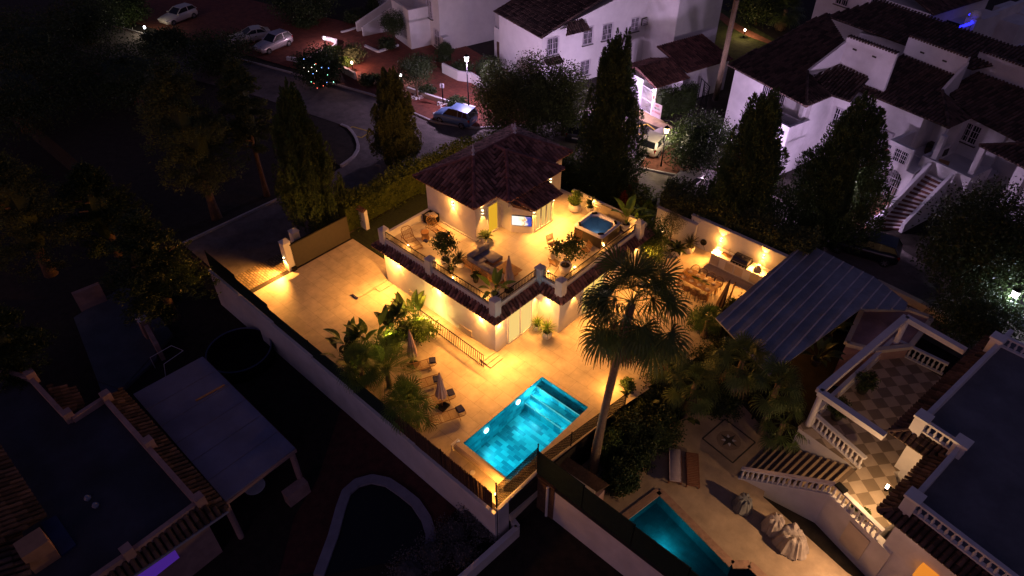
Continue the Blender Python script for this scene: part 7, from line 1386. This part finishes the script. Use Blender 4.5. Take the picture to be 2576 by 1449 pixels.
MB().prism([q[:2] for q in lp], -2.55, lz-.02).build('wall', PKP, LN, world=True); MB().prism([q[:2] for q in lp], lz-.02, lz).build('flat_roof', mat('dark_flat_roof', (.035, .035, .05), .8, .3, .6, stain=.4), LN, world=True); m_ = MB()
for a, b in zip(lp, lp[1:]): m_.bar((a.x, a.y, lz+.15), (b.x, b.y, lz+.15), .22, .34)
m_.build('parapet', PKP, LN, world=True)
for q in ((800, 90), (510, 230), (1120, 440), (1500, 870), (960, 1260), (230, 1330-1400)): c = P(z1(*q), lz+.4); MB().obox((c.x, c.y, lz+.25), (.42, .42, .75), R(2)).build('parapet_pillar', PKP, LN, world=True)
m_ = MB(); oa, ob, oc = P(z1(905, 30), lz-.3), P(z1(1720, 945), lz-.3), P(z1(820, 1560), lz-.3)
tiles(m_, [oa, ob, lp[5]+Vector((0, 0, .05)), lp[4]+Vector((0, 0, .05))], .26, .35, .1); tiles(m_, [ob, oc, Vector((*lp[7][:2], lz+.05)), lp[5]+Vector((0, 0, .05))], .26, .35, .1); tiles(m_, [P(z1(560, 20), lz-.3), P(z1(640, 170), lz-.3), lp[2]+Vector((0, 0, .05)), P(z1(340, 20), lz+.05)], .26, .35, .1); m_.build('eave_tiles', TILE2, LN, world=True)
g_ = MB(); g_.bar(ob+Vector((0, -.03, -.1)), oc+Vector((0, -.03, -.1)), .14, .12); g_.tube([ob+Vector((-1.7, -1.2, -.15)), ob+Vector((-1.72, -1.1, -3.2))], .06, 8); g_.build('gutter', mat('blue_grey_gutter', (.2, .22, .35), .4, .1), LN, world=True)
vl = [P(z1(*q), -.3) for q in ((1330, 1250), (1060, 1460))]; MB().bar((vl[0].x+.06, vl[0].y-.06, -.2), (vl[1].x+.06, vl[1].y-.06, -.2), .12, 1.1).build('violet_lit_window', emis('violet_window', (.22, .06, .9), .2), LN, world=True)
m_ = MB(); tiles(m_, [P(z1(340, 1000), 1.9), P(z1(-40, 420), 1.9), P(z1(-300, 700), 2.6), P(z1(-60, 1250), 2.6)], .28, .5, .11); tiles(m_, [P(z1(230, 1449), 2.0), P(z1(150, 1110), 2.0), P(z1(-200, 1200), 2.5), P(z1(-200, 1600), 2.5)], .28, .5, .11); m_.build('tiled_roof', TILE2, LN, world=True)
c = P(z1(260, 1230), 2.2); MB().obox((c.x, c.y, 1.75), (.9, 1.0, 1.6), R(0)).build('ochre_chimney', mat('ochre_render', (.36, .2, .12), .9, .2, 2), LN, world=True)
dk2 = [P(z1(*q), lz+.02) for q in ((430, 1000), (580, 1220), (470, 1300), (310, 1060))]; MB().prism([q[:2] for q in dk2], lz+.005, lz+.12).build('roof_hatch', mat('navy_hatch', (.02, .03, .09), .4), LN, world=True)
for i, q in enumerate(((660, 860), (720, 915))): c = P(z1(*q), lz+.1); tag(MB().lathe([(.12, 0), (.15, .1), (.08, .22), (.0, .24)], (c.x, c.y, lz+.01), 10).build('roof_vent', mat('pale_plastic_%d' % i, (.2, .22, .3), .5)), ('small pale roof vent on the dark flat roof, upper one', 'small bluish roof vent on the dark flat roof, lower one')[i], 'vent', 'roof vents on the left house')
aw = thing('awning_roof', 'large bluish sheet awning on pink posts beside the left house', 'awning', (-25, 6, 0)); az_ = .55; ap = [P(q, az_) for q in ((510, 897), (743, 1128), (567, 1261), (335, 992))]; AWM = mat('bluish_awning_sheet', (.13, .145, .25), .7, .12, .6, .1, 20, stain=.25)
MB().prism([q[:2] for q in ap], az_-.03, az_+.02).build('sheet', AWM, aw, world=True); m_ = MB()
for k in range(1, 6): a, b = ap[0].lerp(ap[1], k/6), ap[3].lerp(ap[2], k/6); m_.bar(a+Vector((0, 0, .03)), b+Vector((0, 0, .03)), .03, .02)
m_.build('seams', mat('awning_seam', (.12, .12, .18), .7), aw, world=True); MB().bar(ap[1]+Vector((0, -.0, -.12)), ap[2]+Vector((0, 0, -.12)), .16, .18).build('front_beam', PKP, aw, world=True); MB().bar(ap[0]+Vector((0, 0, -.12)), ap[1]+Vector((0, 0, -.12)), .1, .14).build('side_beam', BARK, aw, world=True)
for f_ in (.03, .98): q = ap[1].lerp(ap[2], f_)+Vector((-.1, -.1, 0)); MB().tube([(q.x, q.y, -2.55), (q.x, q.y, az_-.2)], .15, 12).build('post', PKP, aw, world=True)
q = ap[1]; MB().obox((q.x+.2, q.y-.7, -2.1), (.5, 1.2, .9), R(0)).build('base_wall', PKP, aw, world=True); A, B = P((492, 1008), az_+.07), P((565, 968), az_+.07); tag(MB().bar(A, B, .1, .05).build('wooden_plank', WOOD), 'loose brown plank lying on the bluish awning', 'plank')
q = P((640, 1222), -1.8); t = thing('round_table', 'pale round table half under the bluish awning', 'table', (q.x, q.y, -2.55)); MB().lathe([(.5, .7), (.52, .73), (.5, .75)], n=20).build('table_top', BARS, t); MB().tube([(0, 0, 0), (0, 0, .7)], .05).build('pedestal', DARKG, t)
gd_ = [P(q, -2.0) for q in ((180, 790), (300, 715), (345, 720), (430, 830), (300, 970), (240, 950))]; struct('grey_drive', MB().prism([q[:2] for q in gd_], -2.6, -2.3), mat('dark_grey_concrete', (.10, .11, .13), .9, .2, 1, stain=.3)); struct('lower_drive', MB().prism([P(q, -2.0)[:2] for q in ((240, 950), (360, 800), (385, 840), (390, 890), (260, 1010))], -2.6, -2.35), mat('bluish_concrete', (.10, .10, .14), .9, .2, 1, stain=.3))
A, B = P((182, 742), -1), P((250, 715), -1); t = thing('drive_wall', 'pale pink wall top at the end of the grey drive', 'wall', A); MB().bar((A.x, A.y, -1.7), (B.x, B.y, -1.7), .3, 1.6).build('wall', PKP, t, world=True)
A = P((355, 800), -.8); t = thing('drive_pillar', 'pale drive pillar with pointed cap under the black tree', 'pillar', (A.x, A.y, -2.55)); MB().obox((0, 0, .85), (.5, .5, 1.7)).build('pillar', PKP, t); m_ = MB(); m_.add([(-.3, -.3, 1.7), (.3, -.3, 1.7), (.3, .3, 1.7), (-.3, .3, 1.7), (0, 0, 1.95)], [(0, 1, 4), (1, 2, 4), (2, 3, 4), (3, 0, 4), (3, 2, 1, 0)]); m_.build('cap', WHITE2, t)
A, B = P((365, 815), -1.0), P((400, 880), -1.6); t = thing('drive_wall', 'pinkish sloping side wall below the drive pillar', 'wall', A); MB().bar((A.x, A.y, -1.8), (B.x, B.y, -1.8), .25, 1.4).build('wall', PKP, t, world=True)
rg_ = P((610, 905), -2.5); t = thing('round_pool_frame', 'dark round frame pool beside the long boundary wall', 'pool', (rg_.x, rg_.y, -2.55)); m_ = MB(); m_.lathe([(1.9, 0), (1.9, .9), (1.82, .9), (1.82, .1)], n=40); m_.build('pool_wall', BLACKM, t); m_ = MB(); m_.tube([(1.86*math.cos(a), 1.86*math.sin(a), .93) for a in np.linspace(0, 6.283, 41)], .05, 6); m_.build('rim', mat('dark_blue_rim', (.05, .07, .15), .4), t)
q = P((430, 910), -2.2); t = thing('garden_hoop', 'thin pale hoop shaped garden frame near the awning', 'frame', (q.x, q.y, -2.55)); MB().tube([(-.6, -.8, 0), (-.6, -.8, .9), (-.5, .5, 1.0), (.3, .8, .9), (.5, -.5, .9), (.5, -.7, 0)], .025, 6).build('frame', BARS, t)
# ================================================================== CARS
TYRE = mat('rubber_tyre', (.015, .015, .016), .8, .1, 6); CGL = mat('car_glass', (.008, .008, .012), .3, .1, 1, spec=.25); RIM = mat('alloy_rim', (.4, .4, .42), .3, .1, 5, metal=.8); TAIL = mat('red_tail_lamp', (.25, .01, .01), .2, .1); HEAD = mat('clear_head_lamp', (.5, .5, .52), .1, .05)
def car(label, loc, rz, col, L=4.0, Wd=1.72, Hh=1.48, kind='hatch', group='parked cars'):
    nm = 'car_paint_'+label.split()[0]
    pm = bpy.data.materials.get(nm) or mat(nm, col, .28, .04, 2, metal=.25, spec=.6); t = thing('parked_car', label, 'car', loc, rz, group); w = Wd/2; x0, x1 = -L/2, L/2
    # sections: x, bottom, waist, half width at waist, half width at bottom
    cab = {'hatch': (.30, -.06, -.80, -.97), 'sedan': (.28, -.08, -.55, -.78), 'mpv': (.42, .1, -.86, -.98)}[kind]
    st = [(x1, .42, .62, w*.72), (x1-.08, .26, .72, w*.86), (x1-.45, .2, .82, w*.97), (L/2*cab[0], .2, .96, w), (0, .2, .98, w), (L/2*-.5, .2, 1.0, w), (x0+.35, .22, 1.02 if kind != 'sedan' else .98, w*.97), (x0+.06, .3, .96, w*.88), (x0, .42, .85, w*.78)]
    vs = []; fs = []; m = 8
    for x, zb, zt, ww in st: vs += [(x, -ww*.9, zb), (x, -ww, zb+(zt-zb)*.25), (x, -ww, zb+(zt-zb)*.7), (x, -ww*.9, zt), (x, ww*.9, zt), (x, ww, zb+(zt-zb)*.7), (x, ww, zb+(zt-zb)*.25), (x, ww*.9, zb)]
    for i in range(len(st)-1): fs += [(i*m+k, (i+1)*m+k, (i+1)*m+(k+1) % m, i*m+(k+1) % m) for k in range(m)]
    fs += [tuple(range(m)), tuple(range((len(st)-1)*m, len(st)*m))[::-1]]
    MB().add(vs, fs).build('body', pm, t, True)
    xa, xb, xc, xd = [L/2*q for q in cab]; zr = Hh; zw = .95; wb, wr = w*.9, w*.72
    q = [(xa, zw, wb), (xb, zr-.04, wr), (xb-.5, zr, wr*1.0), (xc, zr-.06, wr*.98), (xd, zw+.03, wb*.95)]
    vs = []
    for x, z, ww in q: vs += [(x, -ww, z), (x, ww, z)]
    base = [(xa, -wb, zw), (xd, -wb*.95, zw+.03), (xd, wb*.95, zw+.03), (xa, wb, zw)]
    MB().add(vs, [(0, 1, 3, 2), (2, 3, 5, 4), (4, 5, 7, 6), (6, 7, 9, 8), (0, 2, 4, 6, 8), (9, 7, 5, 3, 1), (8, 9, 1, 0)]).build('windows', CGL, t)
    rf_ = MB(); rf_.solid([(xb+.02, -wr-.02, zr-.03), (xb-.5, -wr-.02, zr+.015), (xb-.5, wr+.02, zr+.015), (xb+.02, wr+.02, zr-.03)], -.04); rf_.solid([(xb-.5, -wr-.02, zr+.015), (xc-.04, -wr-.02, zr-.045), (xc-.04, wr+.02, zr-.045), (xb-.5, wr+.02, zr+.015)], -.04); rf_.build('roof', pm, t)
    class PL:
        def bar(s_, *q): MB().bar(*q).build('window_pillar', pm, t)
    pl = PL()
    for s in (-1, 1):
        pl.bar((xa, s*(wb+.005), zw), (xb, s*(wr+.005), zr-.03), .07, .05); pl.bar((xc, s*(wr+.005), zr-.06), (xd, s*(wb*.95+.005), zw+.03), .2 if kind != 'sedan' else .12, .05); xm = (xb+xc)/2; pl.bar((xm, s*(wb+.004), zw), (xm, s*(wr+.006), zr-.03), .07, .05)
        if kind == 'mpv': pl.bar((xc+.45, s*(wb+.004), zw), (xc+.4, s*(wr+.006), zr-.05), .07, .05)
    for sx, xx in ((1, x1-.78), (-1, x0+.72)):
        for s in (-1, 1):
            mm = Matrix.Translation((xx, s*(w-.1), .31)) @ Matrix.Rotation(R(90)*-s, 4, 'X'); wh = MB(mm).lathe([(.2, -.1), (.31, -.1), (.315, 0), (.31, .1), (.22, .11), (.2, .09)], n=20).build('wheel', TYRE, t, True)
            r_ = MB(mm); r_.lathe([(.0, .07), (.06, .1), (.05, .105), (.0, .11)], n=10)
            for k in range(6): a = k*math.pi/3; r_.bar((math.cos(a)*.03, math.sin(a)*.03, .095), (math.cos(a)*.2, math.sin(a)*.2, .1), .06, .02)
            r_.build('rim', RIM, wh)
    for s in (-1, 1):
        MB().obox((x1-.12, s*w*.68, .66), (.2, .3, .13), -s*.35).build('headlight', HEAD, t); MB().obox((x0+.1, s*w*.74, .8), (.16, .24, .26), s*.3).build('taillight', TAIL, t); MB().obox((xa-.12, s*(w+.08), 1.0), (.12, .18, .13)).build('mirror', pm, t)
    MB().obox((x0-.002, 0, .62), (.02, .5, .11)).build('number_plate', BARS, t); return t
def at_px(a, b): q = P(a), P(b); d = q[1]-q[0]; c = (q[0]+q[1])/2; return c, math.atan2(d.y, d.x)
c, a = at_px((1192, 318), (1098, 293)); c = P((1146, 308)); car('blue small hatchback parked along the kerb near the street lamp', c, a, (.10, .17, .33), 3.7, 1.68, 1.55, 'mpv')
c, a = at_px((1628, 390), (1690, 335)); c = P((1652, 372)); car('white hatchback parked by the entrance lamp', c, a, (.62, .56, .48), 4.2, 1.8, 1.45)
c, a = at_px((2265, 655), (2090, 605)); c = P((2165, 636)); car('black hatchback parked at the foot of the outdoor stairs', c, a, (.012, .014, .018), 4.4, 1.8, 1.5)
c, a = at_px((735, 105), (660, 135)); c = P((690, 122)); car('silver hatchback in the lit car park bay', c, a, (.50, .46, .50), 4.1, 1.72, 1.5)
c, a = at_px((670, 88), (600, 100)); c = P((632, 104)); car('white coupe beside the silver hatchback', c, a, (.45, .45, .55), 4.3, 1.75, 1.38, 'sedan')
c, a = at_px((500, 28), (410, 60)); c = P((452, 52)); car('white hatchback far back in the dark car park', c, a, (.50, .50, .60), 4.2, 1.75, 1.45)
c, a = at_px((1440, 360), (1475, 290)); c = P((1460, 335)); car('dark car half hidden behind the tallest cypress', c, a, (.05, .05, .07), 4.3, 1.8, 1.45)
c, a = at_px((1725, 470), (1790, 420)); c = P((1727, 478)); car('white car mostly hidden below the round tree', c, a, (.55, .5, .45), 4.0, 1.75, 1.45)
c, a = at_px((2600, 830), (2520, 770)); c = P((2558, 800)); car('dark blue car at the right edge near the white lamp', c, a, (.04, .05, .09), 4.3, 1.8, 1.45, 'sedan')
# ================================================================== STREET AND GARDEN LAMPS
def street_lamp(label, base, h, p, col, glow=LWH):
    t = thing('street_lamp', label, 'street lamp', base); MB().tube([(0, 0, 0), (0, 0, .5), (0, 0, h-.45)], [.09, .06, .045], 8).build('post', BLACKM, t, True)
    MB().lathe([(.06, h-.45), (.14, h-.4), (.2, h-.02), (.12, h+.05)], n=12).build('lantern_glass', glow, t, True); MB().lathe([(.23, h), (.2, h+.06), (.05, h+.16), (.01, h+.26)], n=12).build('lantern_cap', BLACKM, t, True)
    light('POINT', 'lamp_light', Vector(base)+Vector((0, 0, h-.6)), p, col, t, size=.15); return t
b0 = P(t2(962, 832)); street_lamp('white lit street lantern on a tall post by the blue car', b0, HZ(b0, t2(955, 425)[1]), 2300, (.86, .6, 1))
b0 = P(t2(2410, 1262)); street_lamp('warm lit lantern post beside the white car', b0, HZ(b0, t2(2475, 965)[1]), 600, (1, .78, .5), LW)
b0 = P((2498, 830)); street_lamp('white lantern glowing in the tree at the right edge', b0, 3.0, 500, (.75, .8, 1))
def garden_lamp(label, base, h, p, col, glow=LPK):
    t = thing('garden_lamp', label, 'garden lamp', base, 0, 'low garden lamps'); MB().tube([(0, 0, 0), (0, 0, h-.2)], .045, 8).build('post', BLACKM, t); MB().lathe([(.06, h-.2), (.11, h-.1), (.11, h), (.04, h+.06)], n=12).build('globe', glow, t, True); light('POINT', 'lamp_light', Vector(base)+Vector((0, 0, h+.15)), p, col, t, size=.08)
garden_lamp('low pink lit garden lamp beside the yellow plants on the red path', P((888, 178)), .9, 230, (1, .5, .42)); garden_lamp('low white lamp in the car park planter', P((820, 116)), .9, 220, (.95, .62, .8), LWH)
garden_lamp('low white lamp at the pavement behind the pointed cypress', P((1010, 210)), .9, 130, (.9, .8, 1), LWH); garden_lamp('low amber lamp on the far lawn by the brick path', P((1870, 95)), .9, 190, (1, .62, .3)); garden_lamp('low lamp lighting the shrub at the top left', P((370, 88)), .9, 120, (1, .85, .6), LWH)
# unseen lanterns added to light the white facades (their posts stand among the trees)
street_lamp('added street lantern hidden among the trees before the large white house', P((1542, 300)), 3.2, 2600, (.84, .58, 1))
street_lamp('added street lantern behind the dark cypress before the house row', P((2080, 560)), 4.2, 4600, (.86, .6, 1)) 
street_lamp('added street lantern at the corner of the row behind the wide cypress', P((1868, 425)), 3.6, 1300, (.86, .6, 1))
sp_ = thing('street_sign', 'small white square sign on a short post at the pavement', 'sign', P(t2(770, 800))); MB().tube([(0, 0, 0), (0, 0, 2.1)], .05, 8).build('post', BLACKM, sp_); MB().obox((0, 0, 1.9), (.36, .04, .4), R(45)).build('panel', BARS, sp_); text('P', (0, 0, 0), (R(90), 0, R(45)), .3, PLT, sp_, 'sign_text').location = (.018, -.018, 1.9)
for i, q in enumerate((t2(580, 745), t2(770, 795))):
    q = P(q); m_ = MB(); rg = random.Random(i)
    for k in range(60): a, r = rg.uniform(0, 6.28), rg.uniform(.15, .6); m_.rc = rg.random(); m_.lathe([(.0, 0), (.05, .02), (.03, .06), (0, .07)], (math.cos(a)*r, math.sin(a)*r, .14), 5)
    o = m_.build('pale_stones', POTW); o.location = q; tag(o, ('ring of pale stones round the small street tree', 'ring of pale stones round the sign post')[i], 'stones', kind='stuff')
for o in [o for o in bpy.data.objects if o.type == 'FONT']:        # lettering as plain meshes
    dg = bpy.context.evaluated_depsgraph_get(); me = bpy.data.meshes.new_from_object(o.evaluated_get(dg)); n = bpy.data.objects.new(o.name, me); COL.objects.link(n); n.parent = o.parent; n.location = o.location; n.rotation_euler = o.rotation_euler
    for k in ('label', 'category'):
        if k in o: n[k] = o[k]
    nm = o.name; bpy.data.objects.remove(o, do_unlink=True); n.name = nm
